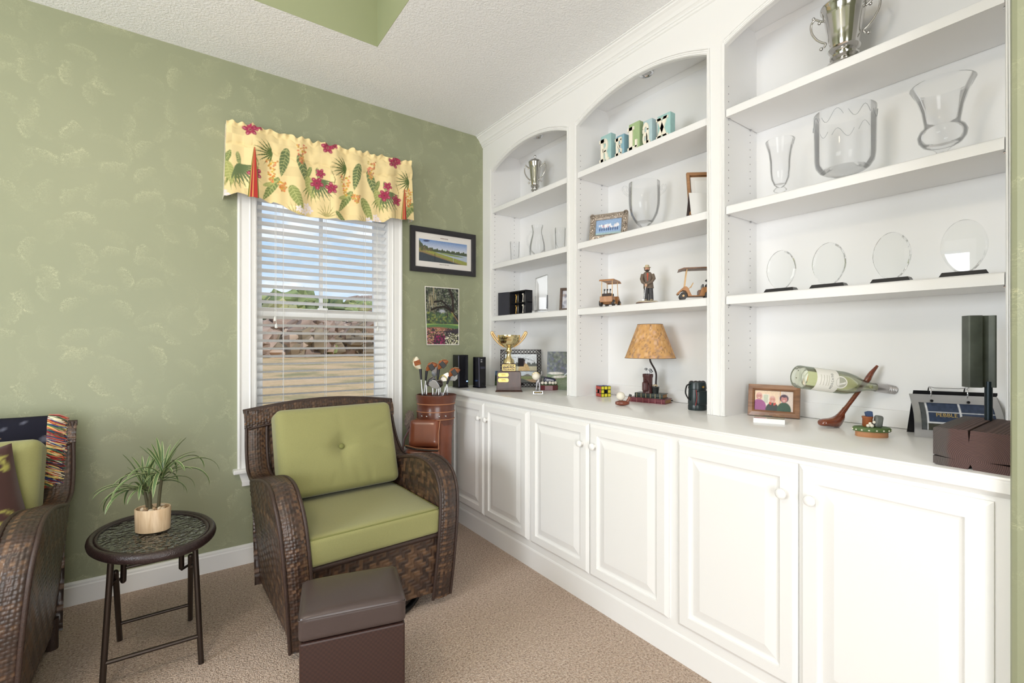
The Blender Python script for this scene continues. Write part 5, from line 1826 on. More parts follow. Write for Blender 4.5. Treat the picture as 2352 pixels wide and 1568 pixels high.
pb = thing('photo_block', 'photo block of a golfer swinging by a pond, leaning behind the red ornament', 'photo', (2.04, 2.285, 0.906), math.radians(-52))
MB().box((-0.10, 0.0, 0.0), (0.10, 0.018, 0.255)).xf(Matrix.Rotation(math.radians(-9), 4, 'X')).obj('block', mat('grey_block_edge', (190, 192, 196), 0.5), pb, bevel=0.002)
pc_ = picture('photo_print', golf_canvas(0.198, 0.252, 'swing'), pb, (0, 0, 0))
pc_.matrix_local = Matrix.Rotation(math.radians(-9), 4, 'X') @ Matrix.Translation((-0.099, -0.001, 0.0015))

sp = thing('small_snapshot', 'small upright snapshot of a blue sky in the corner behind the trophy', 'photo', (1.895, 2.79, 0.906), math.radians(-50))
cs_ = Canvas(0.07, 0.105, (86, 120, 160), 420)
cs_.below(lambda x: 0.07 + 0.01 * np.sin(x * 200), (40, 60, 52), 0.006)
cs_.below(lambda x: 0.035 + 0 * x, (66, 92, 60), 0.006)
cs_.ell(0.05, 0.052, 0.008, 0.014, 0, (210, 212, 226), 0.3)
cs_.ell(0.05, 0.035, 0.007, 0.012, 0, (26, 26, 30), 0.3)
MB().box((-0.036, 0, 0), (0.036, 0.003, 0.107)).xf(Matrix.Rotation(math.radians(-8), 4, 'X')).obj('card', mat('card_white', (226, 226, 224), 0.6), sp)
q_ = picture('photo_print', cs_.grain(0.1, 2), sp, (0, 0, 0))
q_.matrix_local = Matrix.Rotation(math.radians(-8), 4, 'X') @ Matrix.Translation((-0.035, -0.001, 0.001))

# ================================================================== BAY 1, shelves
SH3, SH2, SH1 = 1.4105, 1.7855, 2.1905


def silver_cup(label, loc, rz, wide, lid_on):
    t = thing('silver_cup', label, 'trophy', loc, rz)
    P = [(0.040, 0.0), (0.041, 0.022), (0.040, 0.026), (0.034, 0.040), (0.022, 0.050), (0.018, 0.056), (0.027, 0.062), (0.028, 0.068), (0.019, 0.074), (0.018, 0.078), (0.028, 0.086), (0.031, 0.094), (0.026, 0.100), (0.027, 0.104), (0.032, 0.150), (0.038, 0.210), (0.043, 0.244), (0.0455, 0.248), (0.0455, 0.253), (0.042, 0.252), (0.036, 0.210), (0.029, 0.150), (0.022, 0.110), (0.0, 0.106)]
    MB().lathe([(r * wide, z) for r, z in P], 36).obj('body', SILVER, t, smooth=50)
    if lid_on:
        MB().lathe([(0.0455 * wide, 0.2535), (0.045 * wide, 0.258), (0.034 * wide, 0.268), (0.018 * wide, 0.276), (0.005, 0.282), (0.0045, 0.288), (0.008, 0.293), (0.008, 0.299), (0.004, 0.304), (0, 0.305)], 30).obj('lid', SILVER, t, smooth=50)
    for s in (-1, 1):
        r0 = 0.040 * wide
        pth = spline([(s * r0 * 0.98, 0, 0.222), (s * (r0 + 0.012), 0, 0.230), (s * (r0 + 0.026), 0, 0.240), (s * (r0 + 0.038), 0, 0.226), (s * (r0 + 0.036), 0, 0.195), (s * (r0 + 0.020), 0, 0.163), (s * (r0 + 0.004), 0, 0.146), (s * (r0 - 0.008), 0, 0.136), (s * (r0 - 0.002), 0, 0.124)], 6)
        hd = MB().tube([tuple(p) for p in pth], 0.0042, 8)
        hd.ball((s * (r0 + 0.030), 0, 0.246), 0.006, 8, 6).ball((s * (r0 + 0.006), 0, 0.122), 0.0065, 8, 6).ball((s * (r0 + 0.012), 0, 0.221), 0.006, 8, 6)
        hd.obj('handle', SILVER, t, smooth=60)
    return t


silver_cup('tall silver lidded cup alone on the top shelf of the farthest bay', (1.985, 2.49, SH1), math.radians(-62), 1.0, True)


def vessel(name, label, cat, loc, outer, th=0.0025, foot=None, n=40, group=None, m=None):
    """glass of revolution with real wall thickness"""
    inner = [(max(r - th, 0.0004), z) for r, z in outer if z > foot]
    prof = outer + [(inner[-1][0], inner[-1][1])] + inner[::-1] + [(0.0003, foot + 0.002)]
    o = MB().lathe(prof, n).obj(name, m or GLASS, None, smooth=50)
    o.location = loc
    tag(o, label, cat, group)
    return o


tum = [(0.0, 0.0), (0.027, 0.0), (0.029, 0.003), (0.031, 0.05), (0.0345, 0.15)]
vessel('glass_tumbler', 'clear straight tumbler left of the glass pitcher', 'glass', (1.96, 2.69, SH2), tum, 0.002, 0.012, group='drinking glasses by the pitcher')
vessel('glass_tumbler', 'clear straight tumbler right of the glass pitcher', 'glass', (1.96, 2.205, SH2), tum, 0.002, 0.012, group='drinking glasses by the pitcher')
pit = thing('glass_pitcher', 'clear glass pitcher with a handle between two tumblers', 'pitcher', (1.98, 2.46, SH2), math.radians(-50))
pp_ = [(0.0, 0.0), (0.042, 0.0), (0.050, 0.006), (0.054, 0.05), (0.052, 0.09), (0.043, 0.13), (0.034, 0.165), (0.032, 0.185), (0.040, 0.222)]
inn_ = [(r - 0.003, z) for r, z in pp_ if z > 0.008]
MB().lathe(pp_ + inn_[::-1] + [(0.0003, 0.009)], 40).obj('jug', GLASS, pit, smooth=50)
MB().tube([tuple(p) for p in spline([(-0.033, 0, 0.185), (-0.055, 0, 0.175), (-0.068, 0, 0.14), (-0.066, 0, 0.10), (-0.052, 0, 0.075)], 5)], 0.005, 8).obj('handle', GLASS, pit, smooth=60)

# open black case with small trophies inside
cse = thing('display_case', 'small black display case standing open with miniatures inside', 'case', (1.945, 2.565, SH3), -PI / 2)
CB = mat('case_black', (30, 30, 36), 0.45)
w_, d_, h_ = 0.185, 0.055, 0.160
MB().box((-w_ / 2, 0.0, 0), (w_ / 2, 0.004, h_)).box((-w_ / 2, -d_, 0), (-w_ / 2 + 0.006, 0, h_)).box((w_ / 2 - 0.006, -d_, 0), (w_ / 2, 0, h_)).box((-w_ / 2, -d_, 0), (w_ / 2, 0, 0.006)).box((-w_ / 2, -d_, h_ - 0.006), (w_ / 2, 0, h_)).obj('box', CB, cse)
MB().box((-w_ / 2, -d_ + 0.012, h_ * 0.48), (w_ / 2, 0, h_ * 0.48 + 0.005)).box((-0.006, -d_ + 0.012, 0), (-0.001, 0, h_)).obj('divider', BLACK, cse)
dr_ = MB().box((-0.100, -0.008, 0), (0.0, 0.0, h_))
dr_.xf(Matrix.Translation((-w_ / 2, -d_, 0)) @ Matrix.Rotation(math.radians(14), 4, 'Z'))
dr_.obj('door', mat('case_door', (44, 44, 54), 0.4), cse, bevel=0.001)
for x in (-0.06, -0.03, 0.02, 0.058):
    for z in (0.006, h_ * 0.48 + 0.005):
        mn = MB().tube([(x, -0.022, z), (x, -0.022, z + 0.02), (x + 0.004, -0.022, z + 0.05)], [0.006, 0.0025, 0.004], 8).ball((x + 0.003, -0.024, z + 0.056), 0.007, 8, 6)
        mn.obj('miniature', [BRASS, SILVER, CREAMBALL][int(x * 1000) % 3], cse, smooth=60)
        MB().box((x + 0.010, -0.014, z), (x + 0.016, -0.010, z + 0.055)).obj('score_card', mat('card_white', (226, 226, 224)), cse)

aw = thing('crystal_award', 'tall clear crystal block award on a low clear base', 'award', (1.965, 2.40, SH3), math.radians(-60))
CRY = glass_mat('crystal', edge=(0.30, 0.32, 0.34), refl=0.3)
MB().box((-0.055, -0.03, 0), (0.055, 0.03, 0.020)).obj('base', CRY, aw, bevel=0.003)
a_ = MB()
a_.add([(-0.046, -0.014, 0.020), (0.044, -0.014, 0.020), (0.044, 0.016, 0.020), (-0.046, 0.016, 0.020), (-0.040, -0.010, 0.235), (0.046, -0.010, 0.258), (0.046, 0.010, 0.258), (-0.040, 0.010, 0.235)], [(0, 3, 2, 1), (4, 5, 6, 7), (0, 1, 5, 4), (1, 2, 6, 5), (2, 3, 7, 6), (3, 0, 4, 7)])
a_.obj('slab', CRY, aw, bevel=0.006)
eb = MB().prism([(0.036, 0.03), (0.046, 0.03), (0.046, 0.12), (0.041, 0.12)], -0.004, 0.006, 'xz').obj('refraction_wedge', mat('refraction_grey', (78, 80, 88), 0.3), aw)  # dark refraction in the crystal, put in as a solid grey wedge

DKFR = wood_material('grey_brown_frame', (86, 70, 62), (116, 98, 88), 0.4, 8, (1, 1, 8))


def photo_frame(label, loc, rz, w, h, b, m, cvs, lean_deg, cat='photo frame', depth=0.012):
    t = thing('framed_photo', label, cat, loc, rz)
    R = Matrix.Rotation(math.radians(-lean_deg), 4, 'X')
    f = frame_mb(w, h, b, depth, 0.002)
    f.xf(R)
    f.obj('frame', m, t)
    pc = picture('photo_print', cvs, t, (0, 0, 0))
    pc.matrix_local = R @ Matrix.Translation((-cvs.w / 2, -depth * 0.36, (h - cvs.h) / 2))
    lg = MB().box((-w * 0.12, 0, 0), (w * 0.12, 0.003, h * 0.78))
    lg.xf(R @ Matrix.Translation((0, 0.001, h * 0.78)) @ Matrix.Rotation(math.radians(lean_deg * 1.9), 4, 'X') @ Matrix.Translation((0, 0, -h * 0.78)))
    lg.obj('easel_leg', BLACK, t)
    return t


cvp = Canvas(0.086, 0.116, (206, 210, 224), 420)
for k in range(30):
    cvp.ell(random.uniform(0, 0.086), random.uniform(0, 0.116), 0.012, 0.016, random.random() * 3, random.choice([(150, 150, 170), (228, 226, 232), (176, 150, 140), (110, 110, 130)]), 0.5, 0.7)
photo_frame('grey brown photo frame half hidden by the bay post', (1.96, 2.125, SH3), math.radians(-52), 0.118, 0.148, 0.016, DKFR, cvp, 14)

# ================================================================== BAY 2, top shelf: letter blocks
CREAM = mat('cream_letter', (240, 234, 218), 0.5)


def rring(cx, cz, ro, ri, a0, a1, n=14):
    out = [(cx + ro * math.cos(a), cz + ro * math.sin(a)) for a in np.linspace(a0, a1, n)]
    return out + [(cx + ri * math.cos(a), cz + ri * math.sin(a)) for a in np.linspace(a1, a0, n)]


def glyph(ch):
    """chunky slab-serif strokes in a unit box 0..1 x 0..1 as polygons"""
    B = lambda x0, z0, x1, z1: [(x0, z0), (x1, z0), (x1, z1), (x0, z1)]
    if ch == 'R':
        return [B(0.14, 0, 0.42, 1), B(0, 0, 0.52, 0.15), B(0, 0.85, 0.5, 1), B(0.36, 0.80, 0.6, 1), B(0.36, 0.42, 0.6, 0.58), rring(0.58, 0.71, 0.29, 0.10, -PI / 2, PI / 2), [(0.46, 0.46), (0.66, 0.5), (0.84, 0.30), (0.86, 0.14), (1.0, 0.14), (1.0, 0.0), (0.74, 0.0), (0.62, 0.12), (0.58, 0.34)]]
    if ch == 'E':
        return [B(0.14, 0, 0.46, 1), B(0, 0, 0.9, 0.17), B(0, 0.83, 0.9, 1), B(0.4, 0.42, 0.72, 0.58), B(0.74, 0.1, 0.92, 0.36), B(0.74, 0.64, 0.92, 0.9), B(0.62, 0.36, 0.74, 0.64)]
    if ch == 'L':
        return [B(0.16, 0, 0.50, 1), B(0, 0.86, 0.66, 1), B(0, 0, 0.95, 0.15), B(0.76, 0.08, 0.97, 0.40)]
    if ch == 'a':
        return [rring(0.40, 0.29, 0.31, 0.13, 0, 2 * PI, 22), B(0.56, 0.05, 0.84, 0.72), B(0.56, 0, 1.0, 0.16), rring(0.46, 0.66, 0.38, 0.18, 0.0, PI * 0.9), B(0.08, 0.56, 0.30, 0.74)]
    return [[(0.06, 0.0), (0.38, 0.0), (0.96, 1.0), (0.64, 1.0)], [(0.62, 0.0), (0.94, 0.0), (0.38, 1.0), (0.06, 1.0)], B(0, 0, 0.42, 0.13), B(0.56, 0, 1.0, 0.13), B(0, 0.87, 0.44, 1), B(0.58, 0.87, 1.0, 1)]


blocks = [('R', 1.7645, 0.075, 0.158, (160, 196, 196), 'teal block with the letter R, first of five'), ('E', 1.6635, 0.053, 0.120, (132, 172, 190), 'small blue block with the letter E, second of five'), ('L', 1.571, 0.068, 0.150, (160, 184, 136), 'green block with the letter L, middle of five'), ('a', 1.487, 0.053, 0.132, (176, 200, 206), 'pale blue block with a small letter a, fourth of five'), ('X', 1.3915, 0.072, 0.122, (158, 198, 196), 'teal block with the letter X, last of five')]
for ch, y, w, h, c, lb in blocks:
    t = thing('letter_block', lb + ' on the shelf', 'letter block', (1.9, y, SH1), -PI / 2, 'letter blocks on the top shelf')
    MB().box((-w / 2, 0, 0), (w / 2, 0.038, h)).obj('block', mat('block_' + ch, c, 0.5, var=0.08, vscale=25), t, bevel=0.0015)
    g = MB()
    for poly in glyph(ch):
        g.prism([(-w / 2 - 0.004 + (w * 0.92) * px_, 0.010 + (h * 0.80) * pz_) for px_, pz_ in poly], -0.007, 0.0, 'xz')
    g.obj('raised_letter', CREAM, t)

# ================================================================== BAY 2, second shelf
ORN = mat('antique_silver', (178, 166, 154), 0.35, metal=0.75, var=0.25, vscale=60, bump=0.8, bscale=120)
of = thing('ornate_framed_photo', 'ornate antique silver photo frame with a group picture', 'photo frame', (1.955, 1.80, SH2), math.radians(-64))
fw_, fh_ = 0.215, 0.158
RT = Matrix.Rotation(math.radians(-12), 4, 'X')
f = frame_mb(fw_, fh_, 0.034, 0.014, 0.004)
f.xf(RT)
f.obj('frame', ORN, of)
rel = random.Random(3)
orn = MB()
per = []
for k in range(46):
    q = k / 46 * 4
    s_, fr_q = int(q), q - int(q)
    b_ = 0.017
    c4 = [(-fw_ / 2 + b_, b_), (fw_ / 2 - b_, b_), (fw_ / 2 - b_, fh_ - b_), (-fw_ / 2 + b_, fh_ - b_)]
    a0, a1 = c4[s_], c4[(s_ + 1) % 4]
    per.append((a0[0] + (a1[0] - a0[0]) * fr_q, a0[1] + (a1[1] - a0[1]) * fr_q))
for i, (x, z) in enumerate(per):
    orn.ball((x + rel.uniform(-0.008, 0.008), -0.017, z + rel.uniform(-0.008, 0.008)), (rel.uniform(0.004, 0.010), 0.005, rel.uniform(0.004, 0.010)), 8, 6)
for x, z in ((-fw_ / 2 + 0.012, fh_ - 0.012), (fw_ / 2 - 0.012, fh_ - 0.010), (fw_ / 2 - 0.016, fh_ * 0.5)):
    orn.tube([(x + 0.013 * math.cos(a) * (1 - a / 14), -0.02, z + 0.013 * math.sin(a) * (1 - a / 14)) for a in np.linspace(0, 8, 18)], 0.0028, 6)
orn.tube([(fw_ / 2 - 0.03, -0.02, 0.012), (fw_ / 2 - 0.012, -0.022, 0.07)], 0.003, 6)
orn.xf(RT)
oo = orn.obj('scroll_relief', ORN, of, smooth=60)
cvg = Canvas(fw_ - 0.066, fh_ - 0.066, (150, 178, 214), 420)
for k in range(40):
    cvg.ell(random.uniform(0.02, 0.13), random.uniform(0.045, 0.06), 0.006, 0.008, 0, random.choice([(226, 224, 232), (206, 160, 170), (240, 240, 244)]), 0.4)
for k in range(9):
    cvg.ell(0.025 + k * 0.0125, 0.034, 0.005, 0.013, 0, (76, 96, 142), 0.4)
cvg.below(lambda x: 0.018 + 0 * x, (168, 194, 196), 0.008)
pc = picture('photo_print', cvg.grain(0.06, 2), of, (0, 0, 0))
pc.matrix_local = RT @ Matrix.Translation((-cvg.w / 2, -0.006, 0.033))
MB().box((-0.03, 0.02, 0), (0.03, 0.023, 0.13)).xf(Matrix.Rotation(math.radians(-2), 4, 'X')).obj('easel_leg', BLACK, of)

gbl = thing('glass_loving_cup', 'clear footed glass bowl with small scroll handles', 'glass bowl', (1.985, 1.575, SH2), math.radians(-45))
op = [(0.0, 0.0), (0.040, 0.0), (0.041, 0.004), (0.018, 0.014), (0.015, 0.026), (0.022, 0.036), (0.046, 0.060), (0.068, 0.100), (0.078, 0.145), (0.080, 0.19), (0.079, 0.262)]
inn_ = [(r - 0.003, z) for r, z in op if z > 0.045]
MB().lathe(op + inn_[::-1] + [(0.0003, 0.052)], 48).obj('bowl', GLASS, gbl, smooth=50)
for s in (-1, 1):
    MB().tube([tuple(p) for p in spline([(s * 0.079, 0, 0.20), (s * 0.098, 0, 0.215), (s * 0.110, 0, 0.238), (s * 0.098, 0, 0.250), (s * 0.084, 0, 0.236), (s * 0.090, 0, 0.222)], 5)], 0.0045, 8).obj('handle', GLASS, gbl, smooth=60)

cvw = Canvas(0.13, 0.18, (232, 230, 226), 300)
cvw.rect(0.02, 0.02, 0.11, 0.16, (238, 238, 236))
photo_frame('light brown certificate frame cut off by the middle bay post', (1.965, 1.205, SH2), math.radians(-40), 0.165, 0.222, 0.014, wood_material('tan_frame', (140, 100, 66), (172, 130, 92), 0.4, 8, (1, 1, 8)), cvw, 12)
cd_ = thing('white_card', 'folded white card standing before the certificate frame', 'card', (1.905, 1.195, SH2), math.radians(-34))
MB().add([(-0.05, -0.004, 0), (0.05, -0.004, 0), (0.05, 0.022, 0.105), (-0.05, 0.022, 0.105), (-0.05, -0.003, 0), (0.05, -0.003, 0), (0.05, 0.023, 0.105), (-0.05, 0.023, 0.105)], [(0, 1, 2, 3), (7, 6, 5, 4), (0, 4, 5, 1), (1, 5, 6, 2), (2, 6, 7, 3), (3, 7, 4, 0)]).obj('front_leaf', mat('card_white', (226, 226, 224)), cd_)
MB().add([(-0.05, 0.05, 0), (0.05, 0.05, 0), (0.05, 0.0235, 0.105), (-0.05, 0.0235, 0.105), (-0.05, 0.051, 0), (0.05, 0.051, 0), (0.05, 0.0245, 0.105), (-0.05, 0.0245, 0.105)], [(0, 1, 2, 3), (7, 6, 5, 4), (0, 4, 5, 1), (1, 5, 6, 2), (2, 6, 7, 3), (3, 7, 4, 0)]).obj('back_leaf', mat('card_grey', (70, 60, 60), 0.6), cd_)

# ================================================================== BAY 2, third shelf: wooden carts and a figurine
OAK = wood_material('oak_toy', (150, 100, 58), (186, 134, 84), 0.4, 8, (6, 6, 1))
PALEW = wood_material('pale_dowel', (206, 166, 116), (230, 196, 150), 0.5, 8)
WALN = wood_material('walnut_toy', (96, 66, 48), (132, 96, 70), 0.4, 8, (6, 1, 6))


def golf_cart(label, loc, rz, roof_m):
    """heading along local -x; length 0.155, width 0.075"""
    t = thing('toy_golf_cart', label, 'toy cart', loc, rz, 'wooden toy golf carts')
    side = [(-0.078, 0.030), (-0.074, 0.024), (-0.066, 0.026), (-0.062, 0.036), (-0.052, 0.042), (-0.040, 0.040), (-0.033, 0.030), (-0.030, 0.014), (0.040, 0.014), (0.044, 0.030), (0.056, 0.036), (0.068, 0.030), (0.074, 0.020), (0.078, 0.022), (0.078, 0.052), (0.040, 0.054), (0.030, 0.052), (0.018, 0.018), (-0.014, 0.018), (-0.030, 0.054), (-0.038, 0.060), (-0.048, 0.058)]
    MB().prism(side, -0.034, 0.034, 'xz').obj('body', OAK, t, bevel=0.0015)
    MB().box((0.014, -0.030, 0.018), (0.036, 0.030, 0.042)).obj('seat', WALN, t, bevel=0.002)
    MB().box((0.030, -0.030, 0.042), (0.037, 0.030, 0.068)).obj('seat_back', BLACK, t, bevel=0.003)
    for x in (-0.050, 0.056):
        for s in (-1, 1):
            w = MB().rod((x, s * 0.028, 0.0165), (x, s * 0.041, 0.0165), 0.0165, n=20).obj('wheel', mat('dark_wheel', (48, 46, 46), 0.5), t, smooth=40, bevel=0.001)
            MB().rod((x, s * 0.041, 0.0165), (x, s * 0.0435, 0.0165), 0.005, n=10).obj('hub', PALEW, w, smooth=40)
    for x0, x1 in ((-0.044, -0.034), (0.062, 0.058)):
        for s in (-1, 1):
            MB().rod((x0, s * 0.029, 0.056 if x0 < 0 else 0.050), (x1, s * 0.029, 0.138), 0.0022, n=8).obj('post', PALEW, t, smooth=60)
    roof = MB().prism([(-0.072, 0.132), (-0.048, 0.138), (0.066, 0.138), (0.072, 0.134), (0.072, 0.138), (0.066, 0.144), (-0.048, 0.144), (-0.072, 0.136)], -0.040, 0.040, 'xz')
    roof.obj('roof', roof_m, t, bevel=0.001)
    st = MB().tube([(-0.012 + 0.010 * math.cos(a) * 0.5, 0.012 * math.sin(a) - 0.01, 0.066 + 0.010 * math.cos(a)) for a in np.linspace(0, 2 * PI, 18, endpoint=False)], 0.0022, 6, closed=True)
    st.rod((-0.026, -0.01, 0.05), (-0.013, -0.01, 0.064), 0.0018)
    st.obj('steering_wheel', PALEW, t, smooth=60)
    for k, s in enumerate((-0.016, 0.0, 0.016)):
        MB().tube([(0.058, s, 0.05), (0.056, s, 0.082), (0.050, s, 0.090)], [0.002, 0.002, 0.005], 8).obj('toy_club', BLACK, t, smooth=60)
    MB().box((0.046, -0.026, 0.05), (0.066, 0.026, 0.068)).obj('bag_rack', mat('toy_bag_dark', (46, 30, 28), 0.6), t, bevel=0.003)
    return t


golf_cart('wooden toy golf cart seen from behind, left of the golfer figurine', (1.925, 1.755, SH3), math.radians(180 + 25), OAK)
golf_cart('wooden toy golf cart in side view, right of the golfer figurine', (1.925, 1.245, SH3), math.radians(-52), WALN)

fg = thing('golfer_figurine', 'painted figurine of a bearded golfer in a brown coat and straw hat', 'figurine', (1.955, 1.53, SH3), math.radians(-48))
MB().lathe([(0.0, 0.0), (0.054, 0.0), (0.058, 0.004), (0.056, 0.012), (0.046, 0.017), (0.0, 0.018)], 32, sy=0.75).obj('base', mat('figurine_base', (198, 186, 164), 0.4), fg, smooth=50)
MB().lathe([(0.0585, 0.0025), (0.0595, 0.006), (0.0575, 0.009)], 32, sy=0.75, cap=False).obj('base_band', mat('figurine_band', (70, 34, 34), 0.35), fg, smooth=50)
TRO = mat('figurine_trousers', (62, 62, 66), 0.6, var=0.35, vscale=90)
for s in (-1, 1):
    MB().tube([(0.013 * s + 0.004, 0.0, 0.018), (0.012 * s + 0.005, 0.0, 0.05), (0.010 * s + 0.004, 0.002, 0.09), (0.007 * s + 0.003, 0.003, 0.105)], [0.0125, 0.0115, 0.0125, 0.012], 12).obj('leg', TRO, fg, smooth=60)
    MB().ball((0.014 * s + 0.004, -0.010, 0.021), (0.009, 0.015, 0.006), 12, 7).obj('shoe', mat('figurine_shoe', (150, 140, 120), 0.5), fg, smooth=60)
COAT = mat('figurine_coat', (112, 98, 86), 0.65, var=0.2, vscale=120)
MB().loft([[(cx + a * math.cos(q), cy + b * math.sin(q), z) for q in np.linspace(0, 2 * PI, 18, endpoint=False)] for cx, cy, a, b, z in ((0.005, 0.003, 0.026, 0.018, 0.082), (0.004, 0.003, 0.024, 0.017, 0.105), (0.002, 0.002, 0.023, 0.016, 0.130), (0.0, 0.0, 0.025, 0.015, 0.150), (-0.001, -0.002, 0.017, 0.011, 0.163), (-0.002, -0.004, 0.006, 0.006, 0.168))]).obj('coat', COAT, fg, smooth=60)
for s in (-1, 1):
    MB().tube([(0.024 * s, -0.002, 0.152), (0.030 * s, -0.010, 0.130), (0.022 * s - 0.004, -0.022, 0.112), (0.003 * s - 0.010, -0.026, 0.100)], [0.0095, 0.009, 0.0075, 0.006], 10).obj('sleeve', COAT, fg, smooth=60)
MB().ball((-0.010, -0.027, 0.096), (0.0065, 0.006, 0.009), 10, 7).obj('hands', mat('figurine_skin', (214, 170, 140), 0.5), fg, smooth=60)
MB().rod((-0.010, -0.028, 0.10), (-0.020, -0.024, 0.020), 0.0013).cbox((-0.023, -0.025, 0.0205), (0.010, 0.004, 0.005)).obj('putter', SILVER, fg, smooth=60)
MB().prism([(-0.006, 0.158), (0.003, 0.158), (0.001, 0.120), (-0.003, 0.118)], -0.0175, -0.0155, 'xz').obj('tie', mat('figurine_tie', (176, 74, 46), 0.6), fg)
hd = MB().ball((-0.003, -0.006, 0.180), (0.0115, 0.0125, 0.0145), 16, 12)
ho = hd.obj('head', mat('figurine_skin', (214, 170, 140)), fg, smooth=60)
MB().ball((-0.003, -0.0185, 0.1805), (0.0028, 0.0035, 0.004), 8, 6).obj('nose', mat('figurine_nose', (196, 130, 110), 0.5), ho, smooth=60)
MB().ball((-0.003, -0.0115, 0.1725), (0.0095, 0.0075, 0.0075), 12, 8).ball((-0.013, -0.003, 0.179), (0.004, 0.006, 0.009), 8, 6).ball((0.007, -0.003, 0.179), (0.004, 0.006, 0.009), 8, 6).obj('beard', mat('figurine_beard', (54, 44, 40), 0.8), ho, smooth=60)
for s in (-1, 1):
    MB().ball((-0.003 + 0.0045 * s, -0.0172, 0.1835), (0.0016, 0.0012, 0.0013), 6, 5).obj('eye', BLACK, ho)
MB().lathe([(0.0, 0.0135), (0.008, 0.0125), (0.0115, 0.006), (0.012, 0.0), (0.0185, -0.002), (0.019, -0.0005), (0.012, 0.0015)], 22, (-0.003, -0.006, 0.1885)).obj('hat', mat('figurine_hat', (196, 182, 150), 0.7), ho, smooth=50)

# ================================================================== BAY 2, worktop
cb_ = thing('puzzle_cube', 'hollow-centred puzzle cube with yellow and red sides', 'puzzle cube', (1.995, 1.872, 0.906), math.radians(-19))
E_ = 0.062
u3 = E_ / 3
core = MB()
for i in range(3):
    for j in range(3):
        for k in range(3):
            if [i, j, k].count(1) >= 2:
                continue
            core.cbox(((i - 1) * u3, (j - 1) * u3, E_ / 2 + (k - 1) * u3), (u3 * 0.985,) * 3)
core.obj('cubelets', mat('cube_black', (14, 14, 14), 0.35), cb_)
STK = {'y': (226, 214, 62), 'r': (190, 72, 62), 'b': (62, 72, 150), 'o': (222, 130, 54), 'w': (232, 232, 230), 'g': (60, 140, 80)}
st_me = {k: MB().cbox((0, 0, 0), (u3 * 0.80, u3 * 0.80, 0.0006)).mesh('sticker', mat('sticker_' + k, v, 0.3)) for k, v in STK.items()}
for nrm, ck in (((0, -1, 0), 'y'), ((-1, 0, 0), 'r'), ((0, 0, 1), 'b'), ((1, 0, 0), 'o'), ((0, 1, 0), 'w')):
    for a in (-1, 0, 1):
        for b in (-1, 0, 1):
            if a == 0 and b == 0:
                continue
            so = link('sticker', st_me[ck], cb_)
            N = Vector(nrm)
            if abs(N.z) > 0.5:
                p = Vector((a * u3, b * u3, 0))
            elif abs(N.y) > 0.5:
                p = Vector((a * u3, 0, b * u3))
            else:
                p = Vector((0, a * u3, b * u3))
            so.location = p + N * (E_ / 2 + 0.0003) + Vector((0, 0, E_ / 2))
            so.rotation_euler = N.to_track_quat('Z', 'Y').to_euler()

cl2 = thing('club_head_paperweight', 'short brown wooden club head paperweight holding a ball', 'paperweight', (1.775, 1.535, 0.906), CAMZ)
hd = MB()
rings = []
for k in range(17):
    s = k / 16
    w = max(0.06, math.sin(PI * (0.08 + 0.84 * s)) ** 0.5)
    rings.append([(-0.038 + 0.066 * s, 0.018 * w * math.cos(q), 0.0155 + 0.0135 * w * math.sin(q) - 0.002) for q in np.linspace(0, 2 * PI, 16, endpoint=False)])
hd.loft(rings)
hd.v = [(x, y, max(z, 0.0)) for x, y, z in hd.v]
hd.tube([(0.018, 0, 0.014), (0.028, 0, 0.032), (0.034, 0, 0.048)], [0.010, 0.0075, 0.0065], 12)
RWOOD = wood_material('red_brown_wood', (104, 52, 38), (146, 80, 58), 0.25, 12, (1, 4, 4), 0.5)
hd.obj('club_head', RWOOD, cl2, smooth=60)
MB().rod((0.0325, 0, 0.044), (0.037, 0, 0.056), 0.0068, n=12).obj('hosel_cap', mat('dark_cap', (52, 46, 46), 0.5), cl2, smooth=60)
gbo = MB().ball((0, 0, 0), 0.0213, 24, 16).obj('golf_ball', CREAMBALL, None, smooth=60)
gbo.location = (1.775 - 0.012 * math.cos(CAMZ), 1.535 - 0.012 * math.sin(CAMZ), 0.906 + 0.047)
tag(gbo, 'cream golf ball resting on the wooden club head', 'golf ball')

# lamp: two books, little golf bag, bucket of balls, bent stem and printed shade
lm = thing('table_lamp', 'table lamp with a golf bag and books for a base and a printed paper shade', 'lamp', (1.998, 1.549, 0.906), CAMZ)


def book(parent, c, L, W_, H, rz, cover, band):
    M4 = Matrix.Translation(c) @ Matrix.Rotation(rz, 4, 'Z')
    b = MB().box((-L / 2, -W_ / 2, 0), (L / 2, W_ / 2, 0.003)).box((-L / 2, -W_ / 2, H - 0.003), (L / 2, W_ / 2, H))
    b.loft([[(x, -W_ / 2 + 0.004 - 0.006 * math.sin(q), H / 2 - H / 2 * math.cos(q)) for q in np.linspace(0, PI, 8)] for x in (-L / 2, L / 2)])
    bo = b.xf(M4).obj('book', cover, parent)
    MB().box((-L / 2 + 0.004, -W_ / 2 + 0.004, 0.003), (L / 2 - 0.004, W_ / 2 - 0.004, H - 0.003)).xf(M4).obj('pages', mat('aged_pages', (150, 112, 72), 0.8, var=0.15, vscale=300, stretch=(1, 1, 12)), bo)
    rb = MB()
    for x in np.linspace(-L * 0.42, L * 0.42, 6):
        rb.box((x - 0.0025, -W_ / 2 - 0.004, 0.001), (x + 0.0025, -W_ / 2 + 0.003, H - 0.001))
    rb.xf(M4).obj('spine_bands', band, bo)
    return bo


